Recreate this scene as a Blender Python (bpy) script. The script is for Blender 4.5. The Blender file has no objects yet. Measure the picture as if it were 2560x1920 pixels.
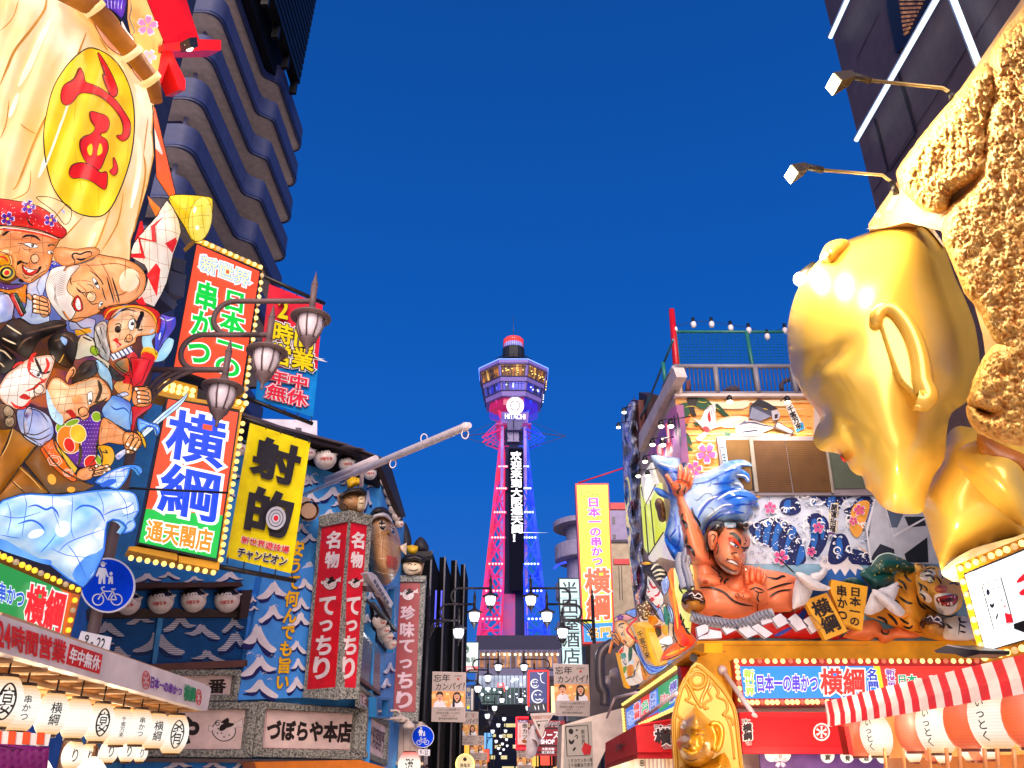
import bpy,math,random
import numpy as np
from mathutils import Vector,Matrix
from mathutils.geometry import delaunay_2d_cdt
random.seed(7)
SC=bpy.context.scene
COL=SC.collection
# ------------------------------------------------------------------ camera
PITCH=math.radians(25.8)
CAMZ=1.6
FPX=2085.0
cd=bpy.data.cameras.new('camera');cam=bpy.data.objects.new('camera',cd);COL.objects.link(cam)
cd.sensor_width=36.0;cd.lens=36.0*FPX/2560.0;cd.clip_start=0.05;cd.clip_end=3000
cam.location=(0,0,CAMZ);cam.rotation_euler=(math.pi/2+PITCH,0,0)
SC.camera=cam
# ------------------------------------------------------------------ world: dusk sky
W=bpy.data.worlds.new('World');SC.world=W;W.use_nodes=True
nt=W.node_tree;nd=nt.nodes;nd.clear()
wo=nd.new('ShaderNodeOutputWorld');bg=nd.new('ShaderNodeBackground')
sky=nd.new('ShaderNodeTexSky');sky.sky_type='NISHITA';sky.sun_disc=False
sky.sun_elevation=math.radians(-4);sky.sun_rotation=math.radians(200)
tc=nd.new('ShaderNodeTexCoord');sx=nd.new('ShaderNodeSeparateXYZ');rp=nd.new('ShaderNodeValToRGB')
nt.links.new(tc.outputs['Generated'],sx.inputs[0]);nt.links.new(sx.outputs['Z'],rp.inputs[0])
def lin(h):
    h=h.lstrip('#');c=[int(h[i:i+2],16)/255 for i in (0,2,4)]
    return tuple(((x+.055)/1.055)**2.4 if x>.04045 else x/12.92 for x in c)+(1.0,)
el=rp.color_ramp.elements
el[0].position=0.0;el[0].color=lin('#4a78c4')
el[1].position=1.0;el[1].color=lin('#08367a')
for p_,h_ in ((.14,'#2a68c4'),(.32,'#125fc0'),(.5,'#0d56b2'),(.76,'#0b4a9c')):
    e_=el.new(p_);e_.color=lin(h_)
ad=nd.new('ShaderNodeMixRGB');ad.blend_type='ADD';ad.inputs[0].default_value=.05
nt.links.new(rp.outputs[0],ad.inputs[1]);nt.links.new(sky.outputs[0],ad.inputs[2])
nt.links.new(ad.outputs[0],bg.inputs[0]);bg.inputs[1].default_value=1.0
nt.links.new(bg.outputs[0],wo.inputs[0])
# soft low sun behind the viewer, added in place of warm city glow
sl=bpy.data.lights.new('sun','SUN');so=bpy.data.objects.new('sun',sl);COL.objects.link(so)
sl.energy=5.0;sl.angle=math.radians(50);sl.color=(1.0,.80,.70)
so.rotation_euler=(math.radians(64),0,math.radians(1))
SC.view_settings.view_transform='Standard';SC.view_settings.look='None'
SC.view_settings.exposure=.1;SC.view_settings.gamma=1
SC.cycles.use_denoising=True
SC.cycles.sample_clamp_indirect=4.0
SC.cycles.max_bounces=6
# ------------------------------------------------------------------ materials
MATS={}
def mat(spec):
    """'d#rrggbb[:rough[:metal]]' painted / 'e#rrggbb[*s]' lit / 'l#a#b[*s[@scale]]' lit painted paper"""
    if spec in MATS: return MATS[spec]
    m=bpy.data.materials.new(spec.replace('#','_'));m.use_nodes=True
    n=m.node_tree.nodes;L=m.node_tree.links;b=n['Principled BSDF']
    k=spec[0];body=spec[1:]
    def noise(scale,detail=4,stretch=None):
        t=n.new('ShaderNodeTexCoord');x=n.new('ShaderNodeTexNoise');x.inputs['Scale'].default_value=scale;x.inputs['Detail'].default_value=detail
        if stretch:
            mp=n.new('ShaderNodeMapping');mp.inputs['Scale'].default_value=stretch
            L.new(t.outputs['Object'],mp.inputs[0]);L.new(mp.outputs[0],x.inputs['Vector'])
        else:L.new(t.outputs['Object'],x.inputs['Vector'])
        return x
    def mixc(fac,a,c,lo=.3,hi=.7):
        r=n.new('ShaderNodeMapRange');r.inputs[1].default_value=lo;r.inputs[2].default_value=hi
        L.new(fac,r.inputs[0])
        q=n.new('ShaderNodeMixRGB');L.new(r.outputs[0],q.inputs[0]);q.inputs[1].default_value=a;q.inputs[2].default_value=c
        return q.outputs[0]
    if k=='d':
        p=body.split(':');c=lin(p[0]);ro=float(p[1]) if len(p)>1 else .55;me=float(p[2]) if len(p)>2 else 0
        x=noise(3.0,6);lo=tuple(v*.80 for v in c[:3])+(1,);hi=tuple(min(1,v*1.10) for v in c[:3])+(1,)
        L.new(mixc(x.outputs[0],lo,hi),b.inputs['Base Color'])
        b.inputs['Metallic'].default_value=me
        b.inputs['Specular IOR Level'].default_value=.1 if ro>=.85 else .28 if ro>=.45 else .5
        y=noise(9.0,3);r=n.new('ShaderNodeMapRange');r.inputs[3].default_value=max(.05,ro-.08);r.inputs[4].default_value=ro+.1
        L.new(y.outputs[0],r.inputs[0]);L.new(r.outputs[0],b.inputs['Roughness'])
        bp=n.new('ShaderNodeBump');bp.inputs['Strength'].default_value=.06;bp.inputs['Distance'].default_value=.02
        z=noise(40,4);L.new(z.outputs[0],bp.inputs['Height']);L.new(bp.outputs[0],b.inputs['Normal'])
    elif k=='e':
        p=body.split('*');c=lin(p[0]);s=float(p[1]) if len(p)>1 else 1.0
        b.inputs['Base Color'].default_value=tuple(v*.3 for v in c[:3])+(1,)
        x=noise(1.3,2);hi=tuple(min(1,v*1.06) for v in c[:3])+(1,);lo=tuple(v*.88 for v in c[:3])+(1,)
        L.new(mixc(x.outputs[0],lo,hi),b.inputs['Emission Color'])
        b.inputs['Emission Strength'].default_value=s;b.inputs['Roughness'].default_value=.35
    elif k=='l':
        p=body.split('*');a,c=['#'+q for q in p[0].split('#')[1:]];s,sc=1.0,2.2
        if len(p)>1:
            q=p[1].split('@');s=float(q[0]);sc=float(q[1]) if len(q)>1 else 2.2
        x=noise(sc,3);o=mixc(x.outputs[0],lin(a),lin(c),.35,.65)
        L.new(o,b.inputs['Emission Color']);b.inputs['Emission Strength'].default_value=s*.74
        q_=n.new('ShaderNodeMixRGB');q_.blend_type='MULTIPLY';q_.inputs[0].default_value=1;L.new(o,q_.inputs[1]);q_.inputs[2].default_value=(.5,.5,.5,1);L.new(q_.outputs[0],b.inputs['Base Color']);b.inputs['Roughness'].default_value=.6
    elif k=='p':
        p=body.split('*');a,c=['#'+q for q in p[0].split('#')[1:]];t=n.new('ShaderNodeTexCoord');sp=n.new('ShaderNodeSeparateXYZ');L.new(t.outputs['Generated'],sp.inputs[0])
        r=n.new('ShaderNodeValToRGB');e=r.color_ramp.elements;e[0].position=0;e[0].color=lin(c);e[1].position=1;e[1].color=lin(c);e2=e.new(.3);e2.color=lin(a);e3=e.new(.66);e3.color=lin(a)
        L.new(sp.outputs['Z'],r.inputs[0]);wv=n.new('ShaderNodeTexWave');wv.bands_direction='Z';wv.inputs['Scale'].default_value=12;L.new(t.outputs['Object'],wv.inputs['Vector'])
        mr=n.new('ShaderNodeMapRange');mr.inputs[3].default_value=.86;mr.inputs[4].default_value=1.0;L.new(wv.outputs['Fac'],mr.inputs[0])
        mm=n.new('ShaderNodeMath');mm.operation='MULTIPLY';L.new(mr.outputs[0],mm.inputs[0]);mm.inputs[1].default_value=float(p[1]) if len(p)>1 else 1.0
        L.new(r.outputs[0],b.inputs['Emission Color']);L.new(mm.outputs[0],b.inputs['Emission Strength']);b.inputs['Base Color'].default_value=(.1,.09,.07,1)
    elif k=='m':
        p=body.split(':');q=p[0].split('@');a,c=['#'+v for v in q[0].split('#')[1:]];x=noise(float(q[1]) if len(q)>1 else 2,3)
        L.new(mixc(x.outputs[0],lin(a),lin(c),.38,.62),b.inputs['Base Color']);b.inputs['Roughness'].default_value=float(p[1]) if len(p)>1 else .3
    elif k=='s':
        x=noise(22,6);L.new(mixc(x.outputs[0],lin('#4c4c48'),lin('#b8b8ae'),.36,.64),b.inputs['Base Color']);b.inputs['Roughness'].default_value=.95
        bp=n.new('ShaderNodeBump');bp.inputs['Strength'].default_value=.8;bp.inputs['Distance'].default_value=.04;L.new(x.outputs[0],bp.inputs['Height']);L.new(bp.outputs[0],b.inputs['Normal'])
    elif k=='b':
        x=noise(12,5);c1=mixc(x.outputs[0],lin('#da8c30'),lin('#ffd478'),.32,.58);L.new(c1,b.inputs['Base Color']);b.inputs['Roughness'].default_value=.5
        t=n.new('ShaderNodeTexCoord');v=n.new('ShaderNodeTexVoronoi');v.inputs['Scale'].default_value=26;L.new(t.outputs['Object'],v.inputs['Vector'])
        bp=n.new('ShaderNodeBump');bp.inputs['Strength'].default_value=.6;bp.inputs['Distance'].default_value=.03;L.new(v.outputs['Distance'],bp.inputs['Height']);L.new(bp.outputs[0],b.inputs['Normal'])
    elif k=='g':
        p=body.split(':');x=noise(1.6,3);c=lin(p[0]);lo=tuple(v*.9 for v in c[:3])+(1,)
        L.new(mixc(x.outputs[0],lo,c),b.inputs['Base Color']);b.inputs['Metallic'].default_value=float(p[2]);b.inputs['Roughness'].default_value=float(p[1])
        b.inputs['Coat Weight'].default_value=.35;b.inputs['Coat Roughness'].default_value=.1
    MATS[spec]=m
    return m
# ------------------------------------------------------------------ projection frames
C0=np.array((0,0,CAMZ));ct,st=math.cos(PITCH),math.sin(PITCH)
def rays(u,v):
    u=np.asarray(u,float);v=np.asarray(v,float)
    x=(u-1280)/FPX;y=-(v-960)/FPX
    return np.stack([x,ct-y*st,st+y*ct],-1)
def atY(u,v,Y):
    r=rays(u,v); return C0+r*(Y/r[...,1:2])
class PL:
    """a vertical plane in the place: origin o, horizontal axis ex, normal n (towards the street)"""
    def __init__(s,u,v,Y,yaw,tilt=0):
        s.o=atY(u,v,Y);a=math.radians(yaw);t=math.radians(tilt)
        s.ex=np.array((math.cos(a),math.sin(a),0));s.n=np.array((math.sin(a)*math.cos(t),-math.cos(a)*math.cos(t),math.sin(t)))
        s.ez=np.cross(s.ex,-s.n);s.H=[];s.lay=0.0
    def pts(s,u,v,off=0.0):
        r=rays(u,v);off=np.asarray(off,float)
        d=np.dot(s.o-C0,s.n)+off
        return C0+r*(d/(r@s.n))[...,None]
    def pt(s,u,v,off=0.0): return s.pts([u],[v],[off])[0]
    def up(s,k=.004):s.lay+=k; return s.lay
    def hgt(s,U):
        h=np.full(len(U),s.lay)
        for c,f,bb in s.H:
            k=(U[:,0]>bb[0])&(U[:,0]<bb[2])&(U[:,1]>bb[1])&(U[:,1]<bb[3])
            if not k.any():continue
            i=np.where(k)[0];i=i[inside(U[i],c)]
            if len(i):h[i]=np.maximum(h[i],f(U[i]))
        return h
def PL2(a,b,Y0,tilt=0):
    """plane whose horizontal runs through two picture points of equal height, a at distance Y0"""
    ra,rb=rays(*a),rays(*b);za=ra[2]/ra[1]*Y0;Yb=za/(rb[2]/rb[1])
    A,B=atY(*a,Y0),atY(*b,Yb);yaw=math.degrees(math.atan2(B[1]-A[1],B[0]-A[0]))
    return PL(a[0],a[1],Y0,yaw,tilt)
FR=dict(A=(0,0,2.5918),B=(0,500,3.6867),C=(0,900,3.3183),D=(0,1380,3.0717),E=(350,580,3.318),F=(320,1000,3.318),
          G=(400,1450,3.4031),H=(700,1050,3.318),T=(1150,780,3.6067),I=(1050,1380,3.0727),J=(1380,1000,3.319),
          K=(1600,750,3.3183),L=(1600,1150,3.3182),M=(2050,1150,3.3176),N=(1920,0,2.5922),O=(1500,1550,4.0218),
          Q=(2050,1550,4.3373),R=(1900,500,2.2121),S=(1150,1600,5.1854),U=(1050,1400,4.9156),V=(1500,1400,5.1846),Z=(0,0,.86406))
def X(f,s):
    x0,y0,k=FR[f]
    return np.array([[x0+float(t.split(',')[0])/k,y0+float(t.split(',')[1])/k] for t in s.split()])
def smooth(p,n=4,closed=True):
    p=np.asarray(p,float);m=len(p);out=[]
    for i in range(m if closed else m-1):
        if closed:a,b,c,d=p[i-1],p[i],p[(i+1)%m],p[(i+2)%m]
        else:a,b,c,d=p[max(i-1,0)],p[i],p[i+1],p[min(i+2,m-1)]
        for j in range(n):
            t=j/n
            out.append(.5*(2*b+(c-a)*t+(2*a-5*b+4*c-d)*t*t+(3*b-a-3*c+d)*t**3))
    if not closed:out.append(p[-1])
    return np.array(out)
def ell(f,cx,cy,rx,ry,rot=0,n=18):
    x0,y0,k=FR[f];a=np.linspace(0,2*math.pi,n,endpoint=False);r=math.radians(rot)
    x=rx*np.cos(a);y=ry*np.sin(a)
    return np.stack([x0+(cx+x*math.cos(r)-y*math.sin(r))/k,y0+(cy+x*math.sin(r)+y*math.cos(r))/k],-1)
def caps(f,x0,y0,x1,y1,r,r2=None):
    r2=r if r2 is None else r2;a=math.atan2(y1-y0,x1-x0);o=[]
    for i in range(7):t=a+math.pi/2+math.pi*i/6;o.append((x0+r*math.cos(t),y0+r*math.sin(t)))
    for i in range(7):t=a-math.pi/2+math.pi*i/6;o.append((x1+r2*math.cos(t),y1+r2*math.sin(t)))
    fx,fy,k=FR[f]
    return np.array([[fx+p/k,fy+q/k] for p,q in o])
def inside(P,c):
    x,y=P[:,0],P[:,1];r=np.zeros(len(P),bool);x1,y1=c[-1]
    for x2,y2 in c:
        if y1!=y2:
            k=((y2>y)!=(y1>y))&(x<(x1-x2)*(y-y2)/(y1-y2)+x2);r^=k
        x1,y1=x2,y2
    return r
def dist(P,c):
    d=np.full(len(P),1e9);a=c
    b=np.roll(c,-1,0)
    for i in range(len(a)):
        ab=b[i]-a[i];l=ab@ab
        if l<1e-9:continue
        t=np.clip(((P-a[i])@ab)/l,0,1);q=P-a[i]-t[:,None]*ab
        d=np.minimum(d,np.hypot(q[:,0],q[:,1]))
    return d
def tri(c,step):
    c=np.asarray(c);lo,hi=c.min(0),c.max(0)
    gx=np.arange(lo[0]+step*.5,hi[0],step);gy=np.arange(lo[1]+step*.5,hi[1],step)
    g=np.array([(x+(step*.5 if j%2 else 0),y) for j,y in enumerate(gy) for x in gx]) if len(gx) and len(gy) else np.zeros((0,2))
    if len(g):
        g=g[inside(g,c)]
        if len(g):g=g[dist(g,c)>step*.4]
    n=len(c);V=[Vector(p) for p in c]+[Vector(p) for p in g]
    r=delaunay_2d_cdt(V,[(i,(i+1)%n) for i in range(n)],[],1,1e-6)
    return np.array([tuple(v) for v in r[0]]),[tuple(f) for f in r[2]]
# ------------------------------------------------------------------ mesh builder
class MB:
    def __init__(s,m='d#808080'):
        s.V=[];s.n=0;s.F=[];s.M=[];s.S=[];s.ms=[];s.use(m)
    def use(s,m):
        if m not in s.ms:s.ms.append(m)
        s.k=s.ms.index(m); return s
    def add(s,V,F,sm=False):
        V=np.asarray(V,float).reshape(-1,3);s.V.append(V)
        for f in F:s.F.append(tuple(i+s.n for i in f));s.M.append(s.k);s.S.append(sm)
        s.n+=len(V); return s
    def prism(s,P,c,o0,o1):
        """outline c standing off plane P from o0 to o1"""
        c=np.asarray(c);f=P.pts(c[:,0],c[:,1],np.full(len(c),o1));b=f-P.n*(o1-o0);n=len(c)
        s.add(np.vstack([f,b]),[tuple(range(n)),tuple(range(2*n-1,n-1,-1))]+[(i,i+n,(i+1)%n+n,(i+1)%n) for i in range(n)]); return s
    def puff(s,P,c,o,h,r=None,step=None,bump=None,back=.05,sm=True,it=6,shrink=.86):
        """outline c swelling from offset o by up to h over a rim of r pixels, smoothed it times"""
        c=np.asarray(c,float);sz=c.max(0)-c.min(0)
        step=step or max(3.0,min(sz)/9);V,F=tri(c,step);d=dist(V,c)
        r=r or max(2,d.max());t=np.clip(d/r,0,1);z=h*np.sqrt(np.clip(1-(1-t)**2,0,1))
        if it:
            E=np.array([(a,b) for q in F for a,b in ((q[0],q[1]),(q[1],q[2]),(q[2],q[0]))]);E=np.vstack([E,E[:,::-1]]);fr=d>1e-3
            cnt=np.bincount(E[:,0],minlength=len(V)).astype(float);z0=z.max()
            for _ in range(it):
                q=np.bincount(E[:,0],weights=z[E[:,1]],minlength=len(V))/np.maximum(1,cnt);z=np.where(fr,.4*z+.6*q,z)
            if z.max()>0:z*=z0/z.max()
        z=z+o
        if bump:z=z+bump(V)*np.minimum(1,t*(9 if bump.__name__=='crumb' else 2))
        def f(U,V=V,z=z):
            U=np.asarray(U,float);out=np.empty(len(U))
            for i in range(0,len(U),400):
                D=((U[i:i+400,None,:]-V[None])**2).sum(-1);k=np.argpartition(D,min(2,len(V)-1),axis=1)[:,:3];w=1/(np.take_along_axis(D,k,1)+1e-4);out[i:i+400]=(z[k]*w).sum(1)/w.sum(1)
            return out
        s.add(P.pts(V[:,0],V[:,1],z),F,sm);zc=f(c);q=(c-c.mean(0))*shrink+c.mean(0)
        fr=P.pts(c[:,0],c[:,1],zc);mk=P.pts(c[:,0]*.97+q[:,0]*.03,c[:,1]*.97+q[:,1]*.03,zc-min(.12,h*.5+.02));bk=P.pts(q[:,0],q[:,1],np.full(len(c),min(-back,o-back)))
        n=len(c);s.add(np.vstack([fr,mk,bk]),[(i+k,(i+1)%n+k,(i+1)%n+n+k,i+n+k) for k in (0,n) for i in range(n)],True)
        P.H.append((c,f,(*c.min(0),*c.max(0))))
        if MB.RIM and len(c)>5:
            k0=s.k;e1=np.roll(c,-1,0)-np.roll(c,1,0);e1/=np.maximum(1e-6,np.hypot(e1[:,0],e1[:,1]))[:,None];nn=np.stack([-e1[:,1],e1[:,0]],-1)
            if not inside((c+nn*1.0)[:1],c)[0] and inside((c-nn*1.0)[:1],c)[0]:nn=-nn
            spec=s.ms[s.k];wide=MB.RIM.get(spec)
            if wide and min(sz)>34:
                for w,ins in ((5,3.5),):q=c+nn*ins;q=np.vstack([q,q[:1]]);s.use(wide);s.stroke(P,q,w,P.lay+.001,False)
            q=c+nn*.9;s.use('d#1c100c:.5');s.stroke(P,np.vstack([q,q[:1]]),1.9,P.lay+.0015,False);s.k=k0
        return s
    RIM=None
    def patch(s,P,c,eps=None,step=None):
        """a painted shape following the relief below it"""
        c=np.asarray(c,float);eps=P.up(.0015) if eps is None else eps;lay=P.lay
        if not P.H:
            f=P.pts(c[:,0],c[:,1],np.full(len(c),eps));s.add(f,[tuple(range(len(c)))]); return s
        sz=c.max(0)-c.min(0);V,F=tri(c,step or max(3.0,min(sz)/4))
        s.add(P.pts(V[:,0],V[:,1],P.hgt(V)+eps+.004),F,True); return s
    def stroke(s,P,p,w,eps=None,taper=True):
        """a brush line w picture pixels wide that follows the relief"""
        p=np.asarray(p,float);eps=P.up(.001) if eps is None else eps;n=len(p)
        t=np.gradient(p,axis=0);t/=np.maximum(1e-6,np.hypot(t[:,0],t[:,1]))[:,None];q=np.stack([-t[:,1],t[:,0]],-1)
        ww=np.full(n,w/2.0)
        if taper:ww*=np.clip(np.minimum(np.arange(n),n-1-np.arange(n))/(n*.28)+.25,0,1)
        a,b=p+q*ww[:,None],p-q*ww[:,None]
        h=P.hgt(p)+eps+.006 if P.H else np.full(n,eps)
        V=np.vstack([P.pts(a[:,0],a[:,1],h),P.pts(b[:,0],b[:,1],h)])
        s.add(V,[(i,i+1,i+1+n,i+n) for i in range(n-1)],True); return s
    def line(s,P,f,txt,w,closed=False,taper=True):
        p=smooth(X(f,txt),5,closed)
        if closed:p=np.vstack([p,p[:1]])
        return s.stroke(P,p,w,taper=taper and not closed)
    def wires(s,P,c,nx,ny,w=1.2,bend=.12):
        """the wire grid that shows through lit lantern paper"""
        lo,hi=c.min(0),c.max(0);sz=hi-lo
        for k,n in ((0,nx),(1,ny)):
            for i in range(1,n):
                t=np.linspace(0,1,24);q=np.zeros((24,2));q[:,1-k]=lo[1-k]+sz[1-k]*t
                q[:,k]=lo[k]+sz[k]*(i/n+bend*np.sin(math.pi*t+i)*.5)
                ins=inside(q,c);run=[]
                for j in range(25):
                    if j<24 and ins[j]:run.append(q[j])
                    else:
                        if len(run)>3:s.stroke(P,np.array(run),w,eps=P.lay,taper=False)
                        run=[]
        return s
    def tube(s,pts,r,n=8,sm=True,cap=True):
        pts=np.asarray(pts,float);m=len(pts);r=np.full(m,r) if np.ndim(r)==0 else np.asarray(r)
        T=np.gradient(pts,axis=0);T/=np.maximum(1e-9,np.linalg.norm(T,axis=1))[:,None]
        up=np.array((0,0,1.0)) if abs(T[0][2])<.9 else np.array((1.0,0,0));V=[]
        for i in range(m):
            a=np.cross(T[i],up);a/=max(1e-9,np.linalg.norm(a));b=np.cross(a,T[i]);up=b
            for j in range(n):
                g=2*math.pi*j/n;V.append(pts[i]+r[i]*(a*math.cos(g)+b*math.sin(g)))
        F=[(i*n+j,i*n+(j+1)%n,(i+1)*n+(j+1)%n,(i+1)*n+j) for i in range(m-1) for j in range(n)]
        s.add(V,F,sm)
        if cap:s.F+=[tuple(range(s.n-n,s.n)),tuple(range(s.n-m*n+n-1,s.n-m*n-1,-1))];s.M+=[s.k]*2;s.S+=[False]*2
        return s
    def lathe(s,c,prof,n=16,sm=True,ang=0):
        V=[(c[0]+r*math.cos(ang+2*math.pi*j/n),c[1]+r*math.sin(ang+2*math.pi*j/n),c[2]+z) for r,z in prof for j in range(n)]
        m=len(prof);F=[(i*n+j,i*n+(j+1)%n,(i+1)*n+(j+1)%n,(i+1)*n+j) for i in range(m-1) for j in range(n)]
        F+=[tuple(range(n-1,-1,-1)),tuple(range((m-1)*n,m*n))]
        s.add(V,F,sm); return s
    def hexa(s,b,t):
        """box from four bottom and four top corners"""
        s.add(list(b)+list(t),[(3,2,1,0),(4,5,6,7)]+[(i,(i+1)%4,(i+1)%4+4,i+4) for i in range(4)]); return s
    def box(s,x0,x1,y0,y1,z0,z1):
        q=lambda z:[(x0,y0,z),(x1,y0,z),(x1,y1,z),(x0,y1,z)]
        return s.hexa(q(z0),q(z1))
    def ball(s,c,r,n=12,m=8,sq=(1,1,1)):
        V=[];c=np.asarray(c)
        for i in range(1,m):
            a=math.pi*i/m
            for j in range(n):b=2*math.pi*j/n;V.append(c+r*np.array((math.sin(a)*math.cos(b)*sq[0],math.sin(a)*math.sin(b)*sq[1],math.cos(a)*sq[2])))
        V+=[c+np.array((0,0,r*sq[2])),c-np.array((0,0,r*sq[2]))];k=(m-1)*n
        F=[(i*n+j,(i+1)*n+j,(i+1)*n+(j+1)%n,i*n+(j+1)%n) for i in range(m-2) for j in range(n)]
        F+=[(k,j,(j+1)%n) for j in range(n)]+[(k+1,(m-2)*n+(j+1)%n,(m-2)*n+j) for j in range(n)]
        s.add(V,F,True); return s
    def mesh(s,name,org):
        V=(np.vstack(s.V) if s.V else np.zeros((0,3)))-np.asarray(org);me=bpy.data.meshes.new(name)
        me.from_pydata([tuple(v) for v in V],[],s.F)
        for m in s.ms:me.materials.append(mat(m))
        me.polygons.foreach_set('material_index',s.M);me.polygons.foreach_set('use_smooth',s.S);me.update(); return me
# ------------------------------------------------------------------ lettering
GC={}
def glyph(ch,b):
    if (ch,b) in GC: return GC[ch,b]
    c=bpy.data.curves.new('t','FONT');c.body=ch;c.size=1;c.bevel_depth=b;c.bevel_resolution=0;c.resolution_u=4
    o=bpy.data.objects.new('t',c);COL.objects.link(o)
    m=bpy.data.meshes.new_from_object(o.evaluated_get(bpy.context.evaluated_depsgraph_get()))
    V=np.array([v.co[:] for v in m.vertices]).reshape(-1,3);F=[tuple(p.vertices) for p in m.polygons]
    if b>0:
        V[:,2]=np.maximum(V[:,2],0)/b
        F=[f for f in F if V[list(f),2].max()>.3 or True]
    bpy.data.objects.remove(o);bpy.data.curves.remove(c);bpy.data.meshes.remove(m)
    GC[ch,b]=(V,F); return V,F
def text(mb,P,quad,cells,m,bold=.02,off=.01,vert=False,back=None,fit=False,hf=None):
    """letters set in a four-cornered field (top left, top right, bottom right, bottom left) lying on plane P"""
    q=np.asarray(quad,float);n=len(cells)
    if back:text(mb,P,quad,cells,back[0],back[1],off-.006,vert,None,fit,hf)
    mb.use(m)
    for i,ch in enumerate(cells):
        if ch in ' \u3000':continue
        V,F=glyph(ch,bold)
        if not len(V):continue
        x,y=V[:,0],V[:,1]
        if fit or len(ch)>1 or ord(ch[0])<128:
            g0=glyph(ch,0)[0];lo,hi=g0[:,:2].min(0),g0[:,:2].max(0);s=np.maximum(hi-lo,.12)
            if fit or len(ch)>1:x=.06+.88*(x-lo[0])/s[0];y=.06+.88*(y-lo[1])/s[1]
            else:x=.5+(x-(lo[0]+hi[0])/2)*1.05;y=.06+.88*y/.72
        else:y=y+.12
        if vert:sx,sy=x,(i+1-y)/n
        else:sx,sy=(i+x)/n,1-y
        sx=sx[:,None];sy=sy[:,None]
        p=(q[0]*(1-sx)+q[1]*sx)*(1-sy)+(q[3]*(1-sx)+q[2]*sx)*sy
        z=off+V[:,2]*.003
        mb.add(P.pts(p[:,0],p[:,1],z+(hf(p) if hf else 0)),F)
    return mb
# ------------------------------------------------------------------ objects
def thing(name,label,cat,loc,group=None):
    o=bpy.data.objects.new(name,None);COL.objects.link(o);o.location=Vector(tuple(float(v) for v in loc));o.empty_display_size=.2
    o['label']=label;o['category']=cat
    if group:o['group']=group
    return o
def wloc(o):
    v=Vector(o.location)
    while o.parent:o=o.parent;v+=o.location
    return v
def clusters(V,F):
    """far-apart groups of faces in one mesh"""
    par=list(range(len(V)))
    def find(a):
        while par[a]!=a:par[a]=par[par[a]];a=par[a]
        return a
    for f in F:
        a=find(f[0])
        for b in f[1:]:par[find(b)]=a
    rt=np.array([find(i) for i in range(len(V))]);ids=sorted({rt[f[0]] for f in F});n=len(ids)
    if n<2 or n>60: return None
    lo=np.array([V[rt==i].min(0) for i in ids]);hi=np.array([V[rt==i].max(0) for i in ids]);g=list(range(n))
    def top(a):
        while g[a]!=a:a=g[a]
        return a
    for i in range(n):
        for j in range(i):
            gap=np.linalg.norm(np.maximum(0,np.maximum(lo[i]-hi[j],lo[j]-hi[i])));s=max(np.linalg.norm(hi[i]-lo[i]),np.linalg.norm(hi[j]-lo[j]))
            if gap<.3*s:g[top(i)]=top(j)
    cl={r:top(k) for k,r in enumerate(ids)};ks=sorted(set(cl.values()))
    if len(ks)<2 or len(ks)>12: return None
    return [[k for k,f in enumerate(F) if cl[rt[f[0]]]==q] for q in ks]
def part(par,name,mb,label=None,org=None):
    if name not in ('lettering','rail','pictogram','painted_wave','markings') and mb.V and mb.n<9000:
        V=np.vstack(mb.V);cs=clusters(V,mb.F)
        if cs:
            out=[]
            for c in sorted(cs,key=len,reverse=True):
                b=MB(mb.ms[0]);us=sorted({i for k in c for i in mb.F[k]});mp={v:i for i,v in enumerate(us)};b.V=[V[us]];b.n=len(us);b.ms=[]
                for k in c:b.use(mb.ms[mb.M[k]]);b.F.append(tuple(mp[i] for i in mb.F[k]));b.M.append(b.k);b.S.append(mb.S[k])
                out.append(part_(par,name,b,label,org))
            return out[0]
    return part_(par,name,mb,label,org)
def part_(par,name,mb,label=None,org=None):
    org=org if org is not None else (mb.V[0][0] if mb.V else (0,0,0));w=wloc(par)
    me=mb.mesh(name,org);o=bpy.data.objects.new(name,me);COL.objects.link(o);o.parent=par
    o.location=Vector(tuple(float(a) for a in org))-w
    if label:o['label']=label
    return o
def solo(name,mb,label=None,cat=None,group=None,kind=None):
    V=np.vstack(mb.V);org=((V[:,0].min()+V[:,0].max())/2,(V[:,1].min()+V[:,1].max())/2,V[:,2].min())
    o=bpy.data.objects.new(name,mb.mesh(name,org));COL.objects.link(o);o.location=org
    if label:o['label']=label
    if cat:o['category']=cat
    if group:o['group']=group
    if kind:o['kind']=kind
    return o
def dup(root,loc,rotz=None,scale=None,label=None):
    r=root.copy();COL.objects.link(r);r.location=Vector(tuple(float(v) for v in loc))
    if rotz is not None:r.rotation_euler=(0,0,rotz)
    if scale is not None:r.scale=(scale,)*3
    if label:r['label']=label
    for ch in list(root.children):
        c=ch.copy();COL.objects.link(c);c.parent=r
        for g in list(ch.children):d=g.copy();COL.objects.link(d);d.parent=c
    return r
def lamp(name,loc,power,col=(1,.75,.45),r=.08,spot=None,aim=None,blend=.5):
    l=bpy.data.lights.new(name,'SPOT' if spot else 'POINT');o=bpy.data.objects.new(name,l);COL.objects.link(o)
    l.energy=power;l.color=col;l.shadow_soft_size=r;o.location=Vector(tuple(float(v) for v in loc))
    if spot:
        l.spot_size=math.radians(spot);l.spot_blend=blend
        d=Vector(tuple(float(v) for v in aim))-o.location;o.rotation_euler=d.to_track_quat('-Z','Y').to_euler()
    return o
BULB=None
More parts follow.
